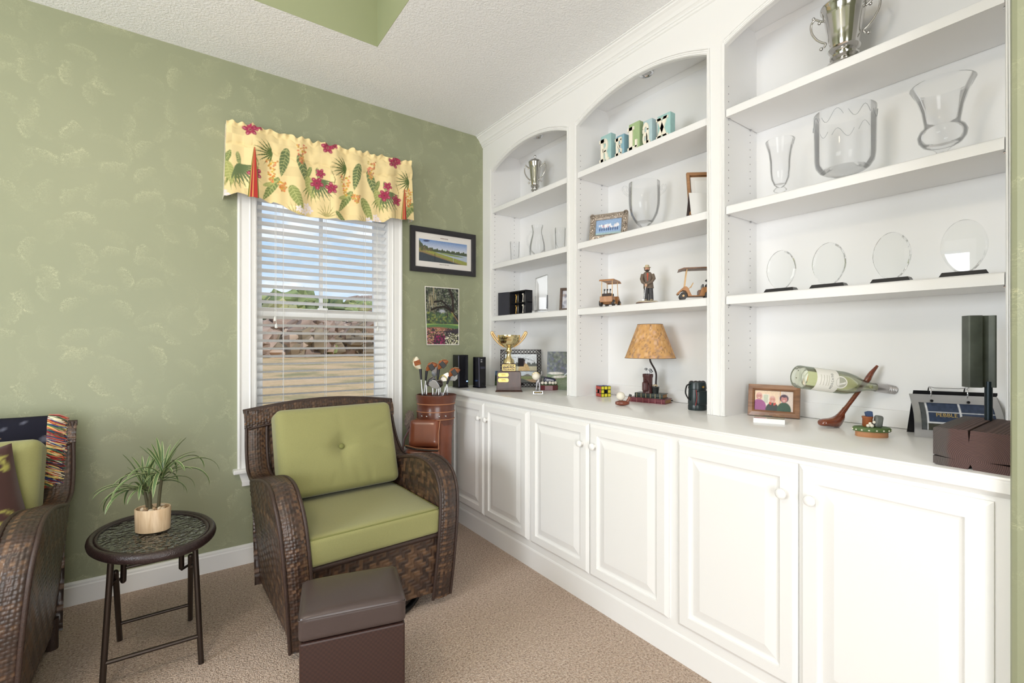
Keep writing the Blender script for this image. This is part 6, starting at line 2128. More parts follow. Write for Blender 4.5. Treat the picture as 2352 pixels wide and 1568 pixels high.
brz = math.radians(-105.5) - CAMZ
book(lm, (0, 0, 0), 0.20, 0.086, 0.024, brz + math.radians(28), mat('maroon_cover', (104, 44, 54), 0.35, var=0.12, vscale=40), mat('maroon_band', (132, 74, 78), 0.4))
book(lm, (0.008, 0.004, 0.024), 0.150, 0.072, 0.024, brz + math.radians(30), mat('dark_green_cover', (44, 54, 50), 0.35, var=0.12, vscale=40), mat('tarnished_band', (128, 118, 92), 0.45))
MAR = mat('dark_maroon_resin', (74, 40, 40), 0.35, var=0.15, vscale=30)
MB().lathe([(0.026, 0.048), (0.027, 0.054), (0.0245, 0.06), (0.0235, 0.10), (0.024, 0.128), (0.0265, 0.132), (0.027, 0.146), (0.024, 0.147), (0.022, 0.138), (0.0, 0.136)], 24, (-0.012, -0.004, 0)).obj('bag_figure', MAR, lm, smooth=40)
me = weld(rbox((0.016, 0.012, 0.026), 0.010, (0, 0), 10).mesh('bag_pocket', MAR, recalc=False))
bp_ = link('bag_pocket', me, lm)
bp_.location = (-0.030, -0.022, 0.083)
MB().tube([(-0.03, -0.02, 0.12), (-0.012, -0.034, 0.10), (0.002, -0.026, 0.066)], 0.004, 8, sec=(1.6, 0.6)).obj('bag_strap', MAR, lm, smooth=60)
for x, h in ((-0.016, 0.172), (-0.006, 0.168), (0.0, 0.160)):
    MB().rod((x, -0.004, 0.136), (x, -0.004, h), 0.0022).ball((x + (-0.006 if x < -0.01 else 0.006), -0.006, h), (0.009, 0.006, 0.006), 10, 7).obj('tiny_club', IRON, lm, smooth=60)
MB().lathe([(0.0155, 0.048), (0.0195, 0.078), (0.0205, 0.079), (0.0205, 0.082), (0.018, 0.083), (0.0, 0.082)], 20, (0.020, -0.026, 0)).obj('bucket', mat('dark_bucket', (46, 50, 50), 0.35, metal=0.3), lm, smooth=40)
for k in range(12):
    a, q = k * 2.4, 0.0035 * math.sqrt(k)
    MB().ball((0.020 + q * math.cos(a) * 1.1, -0.026 + q * math.sin(a) * 1.1, 0.0865 + 0.005 * (1 - k / 12)), 0.0044, 8, 6).obj('tiny_ball', mat('tiny_ball', (196, 178, 150), 0.5), lm, smooth=60)
SHX, SHY = -0.006, -0.022
MB().tube([tuple(p) for p in spline([(0.032, 0.004, 0.048), (0.032, 0.002, 0.10), (0.032, -0.002, 0.145), (0.022, -0.008, 0.172), (0.004, -0.016, 0.200), (SHX, SHY, 0.225), (SHX, SHY, 0.30)], 6)], 0.0046, 10).obj('stem', mat('dark_stem', (56, 46, 46), 0.35, metal=0.4), lm, smooth=60)
MB().rod((SHX, SHY, 0.30), (SHX, SHY, 0.345), 0.013).obj('socket', BRASS, lm, smooth=60)
cvs = Canvas(0.80, 0.18, (206, 160, 104), 260)
for k in range(520):
    cvs.ell(random.uniform(0, 0.8), random.uniform(0, 0.18), random.uniform(0.006, 0.02), random.uniform(0.004, 0.012), random.random() * 3, random.choice([(222, 180, 128), (186, 140, 92), (206, 168, 150), (160, 132, 116), (226, 190, 150), (196, 150, 96)]), 0.6, 0.6)
for k in range(210):
    x, y, a, L_ = random.uniform(0, 0.8), random.uniform(0, 0.18), random.random() * 6, random.uniform(0.006, 0.02)
    cvs.line([(x, y), (x + L_ * math.cos(a), y + L_ * math.sin(a)), (x + L_ * math.cos(a) + 0.004, y + L_ * math.sin(a) - 0.005)], 0.0022, random.choice([(110, 78, 62), (92, 84, 100), (140, 96, 70), (88, 66, 58)]), 0.85)
for k in range(26):
    x, y, r = random.uniform(0, 0.8), random.uniform(0.02, 0.16), random.uniform(0.007, 0.012)
    cvs.line([(x + r * math.cos(a), y + r * math.sin(a)) for a in np.linspace(0, 5.6, 14)], 0.002, (104, 78, 70), 0.8)
n1, n2 = 120, 30
A = np.linspace(0, 2 * PI, n1)
T = np.linspace(0, 1, n2)
rr_ = 0.1265 + (0.0625 - 0.1265) * T
P = np.stack([SHX + rr_[None, :] * np.cos(A)[:, None], SHY + rr_[None, :] * np.sin(A)[:, None], 0.230 + (0.403 - 0.230) * T[None, :] + 0 * A[:, None]], -1)
shd = MB()
shd.grid(P)
P2 = P.copy()
P2[..., 0] = SHX + (P2[..., 0] - SHX) * 0.985
P2[..., 1] = SHY + (P2[..., 1] - SHY) * 0.985
shd.grid(P2[::-1])
cc = cvs.sample(np.broadcast_to((A / (2 * PI))[:, None], (n1, n2)), np.broadcast_to(T[None, :], (n1, n2))).reshape(-1, 3)
shd.obj('lamp_shade', vcol_mat('printed_shade', 0.75, 0.25), lm, colors=np.vstack([cc, np.zeros_like(cc) + 0.6]), recalc=False, smooth=60)
for z, r in ((0.230, 0.1265), (0.403, 0.0625)):
    MB().tube([(SHX + r * math.cos(a), SHY + r * math.sin(a), z) for a in np.linspace(0, 2 * PI, 60, endpoint=False)], 0.0014, 6, closed=True).obj('shade_rim', mat('shade_trim', (110, 92, 84), 0.6), lm, smooth=60)
MB().tube([tuple(p) for p in spline([(0.05, 0.03, 0.012), (0.09, 0.035, 0.008), (0.14, 0.0, 0.006), (0.18, -0.05, 0.004), (0.21, -0.075, 0.004)], 6)], 0.003, 8).obj('power_cord', BLACK, lm, smooth=60)

mg = thing('green_bag_holder', 'dark green miniature golf bag pen holder with red piping', 'pen holder', (1.945, 1.243, 0.906), CAMZ)
DG = mat('dark_green_vinyl', (36, 48, 50), 0.3, var=0.15, vscale=30)
prf = [(0.0, 0.0), (0.040, 0.0), (0.042, 0.004), (0.0415, 0.020), (0.040, 0.026), (0.042, 0.03), (0.0405, 0.062), (0.039, 0.096), (0.041, 0.098), (0.0395, 0.118), (0.037, 0.128), (0.033, 0.129), (0.031, 0.118), (0.0, 0.116)]
MB().lathe(prf, 30, sy=0.85).obj('bag', DG, mg, smooth=40)
me = weld(rbox((0.026, 0.010, 0.032), 0.008, (0, 0), 10).mesh('pocket', DG, recalc=False))
pk = link('pocket', me, mg)
pk.location = (0.008, -0.035, 0.060)
RED = mat('red_piping', (150, 44, 44), 0.4)
for x in (-0.020, 0.036):
    MB().tube([(x, -0.036 if x < 0 else -0.024, 0.095), (x + 0.003, -0.040 if x < 0 else -0.028, 0.06), (x - 0.002, -0.036 if x < 0 else -0.026, 0.024)], 0.0018, 6).obj('piping', RED, mg, smooth=60)
MB().tube([tuple(p) for p in spline([(-0.032, -0.01, 0.122), (-0.052, -0.01, 0.112), (-0.058, -0.01, 0.080), (-0.048, -0.012, 0.055), (-0.040, -0.012, 0.045)], 6)], 0.004, 8, sec=(1.8, 0.6)).obj('strap', BLACK, mg, smooth=60)
MB().rod((0.012, -0.0345, 0.108), (0.012, -0.037, 0.108), 0.0052, n=14).obj('badge', BRASS, mg, smooth=40)
for x in (-0.026, -0.006, 0.012, 0.026):
    MB().ball((x, 0.0, 0.128), (0.010, 0.016, 0.006), 10, 6).obj('rim_stud', BLACK, mg, smooth=60)
MB().box((-0.05, -0.02, 0.0), (-0.044, 0.0, 0.001)).obj('tag', mat('card_white', (226, 226, 224)), mg)

# ================================================================== BAY 3, shelves
silver_cup('large silver two-handled cup on the top shelf of the nearest bay', (1.975, 0.672, SH1), math.radians(-78), 1.62, False)

fl = [(0.0, 0.0), (0.028, 0.0), (0.030, 0.003), (0.012, 0.012), (0.009, 0.022), (0.020, 0.030), (0.024, 0.037), (0.019, 0.045), (0.013, 0.050), (0.022, 0.060), (0.032, 0.085), (0.035, 0.12), (0.036, 0.155), (0.041, 0.19), (0.052, 0.233)]
vessel('cut_glass_vase', 'flared cut glass vase, leftmost glass on the second shelf of the nearest bay', 'vase', (1.955, 0.885, SH2), fl, 0.003, 0.055)
bw = thing('etched_glass_bowl', 'large clear glass bowl etched with leaves on a short foot', 'glass bowl', (1.965, 0.668, SH2), 0)
op = [(0.0, 0.0), (0.036, 0.0), (0.038, 0.004), (0.032, 0.012), (0.030, 0.030), (0.034, 0.036), (0.055, 0.044), (0.076, 0.056), (0.088, 0.075), (0.092, 0.10), (0.093, 0.17), (0.0945, 0.262)]
inn_ = [(r - 0.003, z) for r, z in op if z > 0.05]
MB().lathe(op + inn_[::-1] + [(0.0003, 0.060)], 56).obj('bowl', GLASS, bw, smooth=50)
ETCH = glass_mat('etched_line', tint=(0.80, 0.81, 0.82), edge=(0.62, 0.63, 0.64), refl=0.1)
for k in range(7):
    a0 = k * 2 * PI / 7
    pth = []
    for q in np.linspace(0, 1, 12):
        a = a0 + 0.75 * q
        z = 0.235 - 0.022 * math.sin(q * PI * 2) - 0.012 * q
        pth.append((0.0952 * math.cos(a), 0.0952 * math.sin(a), z))
    MB().tube(pth, 0.0011, 5).obj('etched_leaf', ETCH, bw, smooth=60)
un = [(0.0, 0.0), (0.030, 0.0), (0.032, 0.003), (0.016, 0.012), (0.014, 0.030), (0.024, 0.040), (0.046, 0.052), (0.057, 0.068), (0.060, 0.084), (0.054, 0.100), (0.044, 0.108), (0.043, 0.120), (0.050, 0.165), (0.062, 0.205), (0.079, 0.240)]
vessel('glass_urn', 'clear glass urn with a bulging waist and a wide flared rim', 'vase', (1.955, 0.400, SH2), un, 0.003, 0.045, n=48)

# four oval crystal awards
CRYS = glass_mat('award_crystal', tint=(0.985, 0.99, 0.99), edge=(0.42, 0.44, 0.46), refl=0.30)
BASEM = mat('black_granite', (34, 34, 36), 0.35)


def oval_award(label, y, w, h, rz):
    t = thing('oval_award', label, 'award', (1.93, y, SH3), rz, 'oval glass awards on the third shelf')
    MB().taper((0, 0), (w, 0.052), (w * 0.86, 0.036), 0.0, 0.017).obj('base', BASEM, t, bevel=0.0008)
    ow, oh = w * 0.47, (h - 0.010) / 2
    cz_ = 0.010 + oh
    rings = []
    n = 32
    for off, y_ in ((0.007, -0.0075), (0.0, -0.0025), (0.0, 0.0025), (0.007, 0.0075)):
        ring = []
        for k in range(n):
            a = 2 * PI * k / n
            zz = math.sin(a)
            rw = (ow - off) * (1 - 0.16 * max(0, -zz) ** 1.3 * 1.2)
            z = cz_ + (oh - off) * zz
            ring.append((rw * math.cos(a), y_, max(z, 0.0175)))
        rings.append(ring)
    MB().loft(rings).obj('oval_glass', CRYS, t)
    return t


oval_award('smallest oval glass award, leftmost of four on black bases', 0.8705, 0.116, 0.166, -PI / 2)
oval_award('second oval glass award from the left on a black base', 0.705, 0.116, 0.168, -PI / 2)
oval_award('third oval glass award from the left on a black base', 0.521, 0.110, 0.170, -PI / 2)
oval_award('largest oval glass award, rightmost of four, by the green wall', 0.3455, 0.112, 0.174, math.radians(-84))

# ================================================================== BAY 3, worktop
RFR = wood_material('walnut_frame', (112, 76, 52), (150, 108, 76), 0.35, 8, (1, 1, 9), 0.2)
cv3 = Canvas(0.140, 0.082, (232, 206, 178), 620)
cv3.rect(0.028, 0.0, 0.055, 0.068, (224, 214, 200))
cv3.rect(0.033, 0.03, 0.05, 0.064, (190, 196, 176))
cv3.rect(0.088, 0.0, 0.14, 0.082, (222, 206, 196))
cv3.rect(0.092, 0.02, 0.096, 0.082, (226, 170, 110))
for cx, cz2, rr2, skin, shirt, hair in ((0.016, 0.058, 0.0155, (198, 140, 132), (150, 74, 132), None), (0.066, 0.046, 0.0145, (204, 146, 132), (38, 46, 42), None), (0.108, 0.050, 0.0145, (196, 132, 128), (44, 76, 58), (72, 52, 74))):
    cv3.ell(cx, cz2 - 0.045, rr2 * 1.85, 0.034, 0, shirt, 0.1)
    if hair:
        cv3.ell(cx, cz2 + 0.003, rr2 * 1.22, rr2 * 1.3, 0, hair, 0.2)
    cv3.ell(cx, cz2, rr2 * 0.82, rr2 * 1.05, 0, skin, 0.2)
    cv3.ell(cx, cz2 + rr2 * 0.75, rr2 * 0.7, rr2 * 0.35, 0, (214, 170, 160) if not hair else hair, 0.4)
    cv3.ell(cx - rr2 * 0.3, cz2 + rr2 * 0.1, rr2 * 0.13, rr2 * 0.1, 0, (110, 66, 66), 0.5)
    cv3.ell(cx + rr2 * 0.3, cz2 + rr2 * 0.1, rr2 * 0.13, rr2 * 0.1, 0, (110, 66, 66), 0.5)
    cv3.ell(cx, cz2 - rr2 * 0.45, rr2 * 0.34, rr2 * 0.12, 0, (236, 220, 214), 0.5)
cv3.ell(0.058, 0.030, 0.005, 0.008, 0.5, (190, 70, 60), 0.3)
cv3.ell(0.074, 0.028, 0.005, 0.008, -0.5, (190, 70, 60), 0.3)
photo_frame('walnut picture frame showing three smiling people', (2.012, 0.938, 0.906), math.radians(-72), 0.190, 0.132, 0.024, RFR, cv3.grain(0.04, 2), 12, depth=0.014)

npl = thing('desk_nameplate', 'small white desk nameplate with a clear acrylic top', 'nameplate', (1.840, 0.874, 0.906), math.radians(-64))
MB().box((-0.053, -0.012, 0), (0.053, 0.014, 0.018)).obj('base', mat('frosted_white', (238, 238, 240), 0.3), npl, bevel=0.001)
MB().add([(-0.050, -0.009, 0.0182), (0.052, -0.009, 0.0182), (0.052, 0.012, 0.0182), (-0.050, 0.012, 0.0182), (-0.046, 0.004, 0.032), (0.052, 0.004, 0.032), (0.052, 0.012, 0.032), (-0.046, 0.012, 0.032)], [(0, 3, 2, 1), (4, 5, 6, 7), (0, 1, 5, 4), (1, 2, 6, 5), (2, 3, 7, 6), (3, 0, 4, 7)]).obj('acrylic_top', glass_mat('acrylic', tint=(0.95, 0.93, 0.86), edge=(0.7, 0.66, 0.55), refl=0.25), npl)
MB().box((-0.018, 0.0, 0.0265), (0.012, 0.001, 0.029)).obj('name_line', mat('ink_grey', (90, 86, 84), 0.6), npl)

# wine bottle held by a wooden club
PX = 0.001585
wc = thing('club_bottle_holder', 'polished wooden golf club bottle holder', 'bottle holder', (1.93, 0.70, 0.906), CAMZ)


def wl(px, py, y=0.0):
    return ((px - 1900) * PX, y, (983 - py) * PX)


POL = wood_material('polished_rosewood', (92, 42, 26), (132, 66, 40), 0.14, 14, (2, 2, 8), 0.8)
cm = MB()
rings = []
for px_, ztop, zbot, dy_ in ((1874, 972, 977, 0.006), (1877, 966, 979, 0.016), (1884, 963, 980, 0.021), (1894, 962, 981, 0.023), (1904, 960, 982, 0.022), (1912, 956, 983, 0.019), (1919, 950, 983, 0.015), (1925, 943, 978, 0.011), (1930, 936, 970, 0.0085)):
    c_ = (ztop + zbot) / 2
    h2 = (zbot - ztop) / 2 * PX
    p0 = wl(px_, c_)
    rings.append([(p0[0], dy_ * math.cos(q), max(p0[2] + h2 * math.sin(q), 0.0)) for q in np.linspace(0, 2 * PI, 18, endpoint=False)])
cm.loft(rings)
sh = spline([wl(1921, 958), wl(1934, 941), wl(1950, 920), wl(1966, 899), wl(1978, 884), wl(1986, 872), wl(1994, 859), wl(2008, 842)], 5)
rad = [np.interp(k / (len(sh) - 1), [0, 0.2, 0.5, 0.72, 0.85, 1], [0.011, 0.0075, 0.0075, 0.0105, 0.0085, 0.0045]) for k in range(len(sh))]
cm.tube([tuple(p) for p in sh], rad, 12)
cm.obj('club', POL, wc, smooth=60)

wb_ = thing('wine_bottle', 'pale green white wine bottle lying tilted in the wooden club holder', 'bottle', (1.93, 0.70, 0.906), CAMZ)
A0, A1 = Vector(wl(1821, 866)), Vector(wl(2045, 897))
ax = (A1 - A0)
LB = ax.length
ax.normalize()
MBt = Matrix.Translation(A0) @ ax.to_track_quat('Z', 'X').to_matrix().to_4x4()
k_ = LB / 0.352
bp = [(0.0, 0.012), (0.020, 0.004), (0.034, 0.0), (0.040, 0.004), (0.0415, 0.012), (0.0415, 0.165), (0.040, 0.180), (0.034, 0.205), (0.024, 0.232), (0.017, 0.252), (0.0148, 0.270), (0.0145, 0.352)]
bp = [(r, z * k_) for r, z in bp]
BG = glass_mat('pale_green_glass', tint=(0.955, 0.975, 0.92), edge=(0.42, 0.52, 0.40), refl=0.22)
ib = [(r - 0.0022, z) for r, z in bp[5:]]
ib = [(bp[4][0] - 0.0022, 0.02)] + ib
MB().lathe(bp + ib[::-1] + [(0.0003, 0.02)], 40).xf(MBt).obj('glass', BG, wb_, smooth=50)
wine = [(0.0003, 0.024), (0.0385, 0.022), (0.0385, 0.165 * k_), (0.037, 0.180 * k_), (0.031, 0.205 * k_), (0.021, 0.232 * k_), (0.0142, 0.254 * k_), (0.012, 0.27 * k_), (0.0003, 0.272 * k_)]
WINE = glass_mat('white_wine', tint=(0.965, 0.955, 0.82), edge=(0.86, 0.84, 0.62), refl=0.03)
MB().lathe(wine, 32, cap=False).xf(MBt).obj('wine', WINE, wb_, smooth=50)
# label wrapped round the front of the body; front is towards -y
n1 = 24
lab = MB()
AA = np.linspace(-1.25, 1.25, n1)
ZZ = np.linspace(0.050, 0.128, 12) * k_
fy = MBt.to_3x3().inverted() @ Vector((0, -1, 0))
ph0 = math.atan2(fy.y, fy.x)
X = np.stack([0.0419 * np.cos(ph0 + AA)[:, None] + 0 * ZZ, 0.0419 * np.sin(ph0 + AA)[:, None] + 0 * ZZ, ZZ[None, :] + 0 * AA[:, None]], -1)
lab.grid(X)
X2 = X.copy()
X2[..., :2] *= 1.008
lab.grid(X2[::-1])
lab.xf(MBt)
lo = lab.obj('label', mat('label_paper', (236, 234, 226), 0.55), wb_, recalc=False, smooth=70)
sl = MB()
seal = []
for q in np.linspace(0, 2 * PI, 28, endpoint=False):
    aa, zz = 0.55 * math.cos(q), 0.134 * k_ + 0.022 * math.sin(q)
    seal.append((0.0424 * math.cos(ph0 + aa), 0.0424 * math.sin(ph0 + aa), zz))
sl.add(seal, [tuple(range(28))])
sl.xf(MBt)
so_ = sl.obj('label_seal', mat('label_paper', (236, 234, 226)), lo, recalc=False)
rg = MB().tube([tuple((Vector((0.0426 * math.cos(ph0 + 0.42 * math.cos(q)), 0.0426 * math.sin(ph0 + 0.42 * math.cos(q)), 0.134 * k_ + 0.017 * math.sin(q))))) for q in np.linspace(0, 2 * PI, 26, endpoint=False)], 0.0004, 5, closed=True)
rg.xf(MBt).obj('seal_ring', mat('label_grey', (176, 172, 160), 0.6), lo)
dr = [ax.normalized()]
for k, ch in enumerate('MOSCATO'):
    aa = -0.62 + k * 0.20
    c_ = text('lettering', ch, 0.0105, lo, (0, 0, 0), mat('label_ink', (120, 122, 120), 0.6), 0.0002)
    pos = Vector((0.0428 * math.cos(ph0 - aa), 0.0428 * math.sin(ph0 - aa), 0.104 * k_))
    nv = Vector((math.cos(ph0 - aa), math.sin(ph0 - aa), 0))
    xv = Vector((math.sin(ph0 - aa), -math.cos(ph0 - aa), 0))
    Mx = Matrix((xv, nv.cross(xv), nv)).transposed().to_4x4()
    c_.matrix_local = MBt @ Matrix.Translation(pos) @ Mx
for z in (0.064, 0.074, 0.084, 0.092):
    ln_ = MB().tube([(0.0427 * math.cos(ph0 + a), 0.0427 * math.sin(ph0 + a), z * k_) for a in np.linspace(-0.45, 0.45, 8)], 0.0006, 5)
    ln_.xf(MBt).obj('print_line', mat('label_grey', (176, 172, 160)), lo)
cp = [(0.0158, 0.285), (0.0160, 0.287), (0.0160, 0.325)]
z = 0.325
for k in range(5):
    cp += [(0.0152, z + 0.001), (0.0152, z + 0.002), (0.0162, z + 0.003), (0.0162, z + 0.0055)]
    z += 0.0058
cp += [(0.0150, 0.3555), (0.0, 0.356)]
MB().lathe([(r, zz * k_) for r, zz in cp], 28).xf(MBt).obj('screw_cap', mat('dull_silver_cap', (190, 186, 186), 0.3, metal=0.7), wb_, smooth=40)

# golf trinket box
tk = thing('golf_trinket_box', 'tiny oval trinket box with a golf bag scene on a green lid', 'trinket box', (1.853, 0.553, 0.906), math.radians(-50))
MB().lathe([(0.045, 0.0), (0.046, 0.002), (0.046, 0.018), (0.0, 0.018)], 36, sy=0.62).obj('box', mat('terracotta_tan', (186, 132, 92), 0.5, var=0.08, vscale=40), tk, smooth=40)
lidt = MB().lathe([(0.052, 0.018), (0.054, 0.020), (0.054, 0.027), (0.050, 0.031), (0.0, 0.032)], 36, sy=0.64).obj('lid', mat('green_lid', (84, 108, 60), 0.6, var=0.25, vscale=120), tk, smooth=40)
for k in range(16):
    a = k * 2 * PI / 16
    MB().ball((0.0535 * math.cos(a), 0.0535 * 0.64 * math.sin(a), 0.0235), (0.003, 0.003, 0.0024), 8, 6).obj('white_dot', CREAMBALL, lidt, smooth=60)
MB().lathe([(0.013, 0.032), (0.0145, 0.036), (0.014, 0.058), (0.0155, 0.060), (0.0155, 0.065), (0.0, 0.065)], 18, (-0.010, 0.004, 0)).obj('bag_figure', mat('orange_brown', (146, 82, 44), 0.4, var=0.2, vscale=60), tk, smooth=40)
MB().prism([(-0.014, 0.064), (0.004, 0.064), (0.002, 0.082), (-0.008, 0.082), (-0.018, 0.078)], -0.004, 0.010, 'xz').obj('blue_towel', mat('blue_cloth', (62, 82, 120), 0.7), tk, bevel=0.002)
me = weld(rbox((0.0115, 0.010, 0.0195), 0.007, (0, 0), 10).mesh('grey_bag', mat('grey_resin', (112, 116, 112), 0.5, var=0.25, vscale=70), recalc=False))
gbx = link('grey_bag', me, tk)
gbx.location = (0.017, -0.004, 0.0505)
gbx.rotation_euler = (0, 0.12, 0)
for x, y, z, r in ((-0.016, -0.014, 0.0365, 0.0055), (-0.006, -0.016, 0.037, 0.006), (-0.010, -0.014, 0.044, 0.0048), (0.002, -0.012, 0.048, 0.005)):
    MB().ball((x, y, z), r, 10, 7).obj('tiny_ball', CREAMBALL, tk, smooth=60)

# flip calendar in a chrome stand
fc_ = thing('desk_calendar', 'chrome framed flip desk calendar behind the wooden block', 'calendar', (2.005, 0.372, 0.906), math.radians(-64))
Wc, Hc = 0.215, 0.135
ALU = mat('satin_aluminium', (206, 206, 208), 0.28, metal=0.8)
n1 = 14
q = np.linspace(0, 1, n1)
yc = 0.062 * q ** 1.15 - 0.022 * np.sin(PI * q)
zc_ = Hc * q ** 0.9
for lo_, hi_2, nm in ((-Wc / 2, -Wc / 2 + 0.018, 'left'), (Wc / 2 - 0.018, Wc / 2, 'right')):
    m = MB()
    for o_ in (0.0, 0.004):
        X = np.stack([np.broadcast_to(np.array([lo_, hi_2])[:, None], (2, n1)), np.broadcast_to(yc + o_, (2, n1)), np.broadcast_to(zc_, (2, n1))], -1)
        m.grid(X if o_ == 0 else X[::-1])
    m.obj('side_rail', ALU, fc_, recalc=False, smooth=60)
m = MB()
for a_, b_ in ((0.0, 0.16), (0.80, 1.0)):
    qq = np.linspace(a_, b_, 6)
    X = np.stack([np.broadcast_to(np.array([-Wc / 2, Wc / 2])[:, None], (2, 6)), np.broadcast_to(0.062 * qq ** 1.15 - 0.022 * np.sin(PI * qq), (2, 6)), np.broadcast_to(Hc * qq ** 0.9, (2, 6))], -1)
    m.grid(X)
    X2 = X.copy()
    X2[..., 1] += 0.004
    m.grid(X2[::-1])
m.obj('front_rail', ALU, fc_, recalc=False, smooth=60)
cal = Canvas(Wc - 0.03, 0.1, (52, 64, 88), 420)
for x in (0.018, 0.10):
    cal.rect(x, 0, x + 0.004, 0.1, (214, 216, 220))
for z in (0.028, 0.062):
    cal.rect(0, z, Wc, z + 0.003, (214, 216, 220))
cal.rect(0.02, 0, 0.10, 0.027, (66, 66, 58))
cal.rect(0.0, 0.0, 0.017, 0.1, (78, 82, 84))
cal.grain(0.08, 3)
m = MB()
X = np.zeros((cal.W, cal.H, 3))
qq = 0.12 + 0.72 * np.linspace(0, 1, cal.H)
X[..., 0] = (np.linspace(0, cal.w, cal.W) - cal.w / 2)[:, None]
X[..., 1] = (0.062 * qq ** 1.15 - 0.022 * np.sin(PI * qq) + 0.003)[None, :]
X[..., 2] = (Hc * qq ** 0.9)[None, :]
m.grid(X)
pg = m.obj('calendar_page', vcol_mat('photo_print'), fc_, colors=cal.a.transpose(1, 0, 2).reshape(-1, 3), recalc=False)
tx_o = text('lettering', 'PEBBLE', 0.017, pg, (-0.052, 0.008, Hc * 0.55), mat('gold_letters', (226, 196, 124)), 0.0003, rot=(PI / 2 - 0.45, 0, 0), align='LEFT')
MB().add([(-Wc / 2 + 0.012, 0.066, Hc + 0.012), (Wc / 2 + 0.004, 0.066, Hc + 0.012), (Wc / 2 + 0.014, 0.100, 0), (-Wc / 2 + 0.002, 0.100, 0), (-Wc / 2 + 0.012, 0.069, Hc + 0.012), (Wc / 2 + 0.004, 0.069, Hc + 0.012), (Wc / 2 + 0.014, 0.103, 0), (-Wc / 2 + 0.002, 0.103, 0)], [(0, 1, 2, 3), (7, 6, 5, 4), (0, 4, 5, 1), (1, 5, 6, 2), (2, 6, 7, 3), (3, 7, 4, 0)]).obj('easel_back', BLACK, fc_)
for x in (-0.055, 0.035):
    MB().tube([(x, 0.060 + 0.016 * math.cos(a), Hc + 0.008 + 0.019 * math.sin(a)) for a in np.linspace(-0.3, PI + 0.9, 16)], 0.0018, 6).obj('ring', CHROME, fc_, smooth=60)
    MB().rod((x, 0.036, Hc - 0.018), (x, 0.042, Hc - 0.018), 0.004, n=10).obj('ring_hole', BLACK, fc_)
MB().tube([(-0.055, 0.066, Hc + 0.027), (-0.04, 0.07, Hc + 0.022), (0.02, 0.07, Hc + 0.022), (0.045, 0.066, Hc + 0.026)], 0.0014, 6).obj('ring_bar', CHROME, fc_, smooth=60)

# rail section on a timber block
bk = thing('rail_sculpture', 'steel rail section on a rod set in a cracked dark timber block', 'sculpture', (1.70, 0.268, 0.906), 0)
tm, tnt, tbs = new_mat('cracked_timber')
ttc = tnt.n('ShaderNodeTexCoord')
tp = ttc.outputs['Object']
tmap = tnt.n('ShaderNodeMapping', i={'Vector': tp, 'Location': (0, 0.012, -0.022), 'Scale': (0.12, 1, 1)})
wv_ = tnt.n('ShaderNodeTexWave', wave_type='RINGS', rings_direction='X', i={'Vector': tmap.outputs[0], 'Scale': 95.0, 'Distortion': 0.7, 'Detail': 2.0, 'Detail Scale': 1.5})
tn = tnt.n('ShaderNodeTexNoise', i={'Vector': tp, 'Scale': 30.0, 'Detail': 4.0})
tc1 = tnt.ramp(wv_.outputs['Fac'], [(0.2, lin((66, 46, 44))), (0.8, lin((92, 68, 64)))])
tsep = tnt.n('ShaderNodeSeparateXYZ', i={0: tp})
tgrey = tnt.ramp(tnt.math('ADD', tsep.outputs[1], tnt.math('MULTIPLY', tn.outputs['Fac'], 0.02)), [(0.045, (0, 0, 0, 1)), (0.052, (1, 1, 1, 1))])
tc2 = tnt.mix(tnt.math('MULTIPLY', tgrey, 0.75), tc1, lin((74, 72, 70)))
tnt.l(tc2, tbs.inputs['Base Color'])
tbs.inputs['Roughness'].default_value = 0.75
tbb = tnt.n('ShaderNodeBump', i={'Height': tnt.math('ADD', wv_.outputs['Fac'], tn.outputs['Fac']), 'Strength': 0.35, 'Distance': 0.002})
tnt.l(tbb.outputs[0], tbs.inputs['Normal'])
# end grain outline (in y,z) with the checks cut into it
yl, yr_, zb, zt = 0.0675, -0.070, 0.0, 0.094
outl = [(yl, zb + 0.004), (yl, 0.0225), (0.024, 0.0195), (yl, 0.0260), (yl, zt - 0.002), (yl - 0.002, zt), (0.004, zt), (0.0015, 0.064), (-0.001, zt), (yr_ + 0.002, zt), (yr_, zt - 0.002), (yr_, 0.025), (-0.030, 0.0225), (yr_, 0.0205), (yr_, zb + 0.004), (yr_ + 0.004, zb), (-0.006, zb), (-0.001, 0.013), (0.004, zb), (yl - 0.012, zb)]
bm_ = MB()
bm_.prism(outl, -0.145, 0.165, 'yz')
bm_.obj('timber_block', tm, bk)
RODM = mat('blue_black_rod', (34, 46, 54), 0.35, metal=0.5, var=0.2, vscale=60)
ry, rx = 0.008, 0.118
MB().rod((rx, ry, 0.090), (rx, ry, 0.20), 0.0085, n=14).obj('rod', RODM, bk, smooth=60)
RAIL = mat('weathered_steel', (92, 98, 92), 0.55, metal=0.35, var=0.3, vscale=18, bump=0.15, bscale=90)
# rail profile in plan: local picture-right is world (cos, sin) of CAMZ
rp = []
prof = [(-0.052, -0.018), (-0.049, -0.022), (-0.020, -0.022), (-0.014, -0.018), (-0.012, -0.006), (-0.004, 0.000), (0.010, 0.000), (0.016, -0.006), (0.022, -0.010), (0.028, -0.006), (0.030, 0.002), (0.026, 0.010), (0.018, 0.012), (0.008, 0.008), (-0.008, 0.008), (-0.016, 0.014), (-0.024, 0.020), (-0.048, 0.020), (-0.052, 0.016)]
rl2 = MB().prism([(a * 0.86, b * 0.8) for a, b in prof], 0.0, 0.198, 'xy')
ro2 = rl2.obj('rail_section', RAIL, bk, smooth=35, bevel=0.0008)
ro2.location = (rx - 0.010, ry + 0.006, 0.184)
ro2.rotation_euler = (0, 0, math.radians(-52))

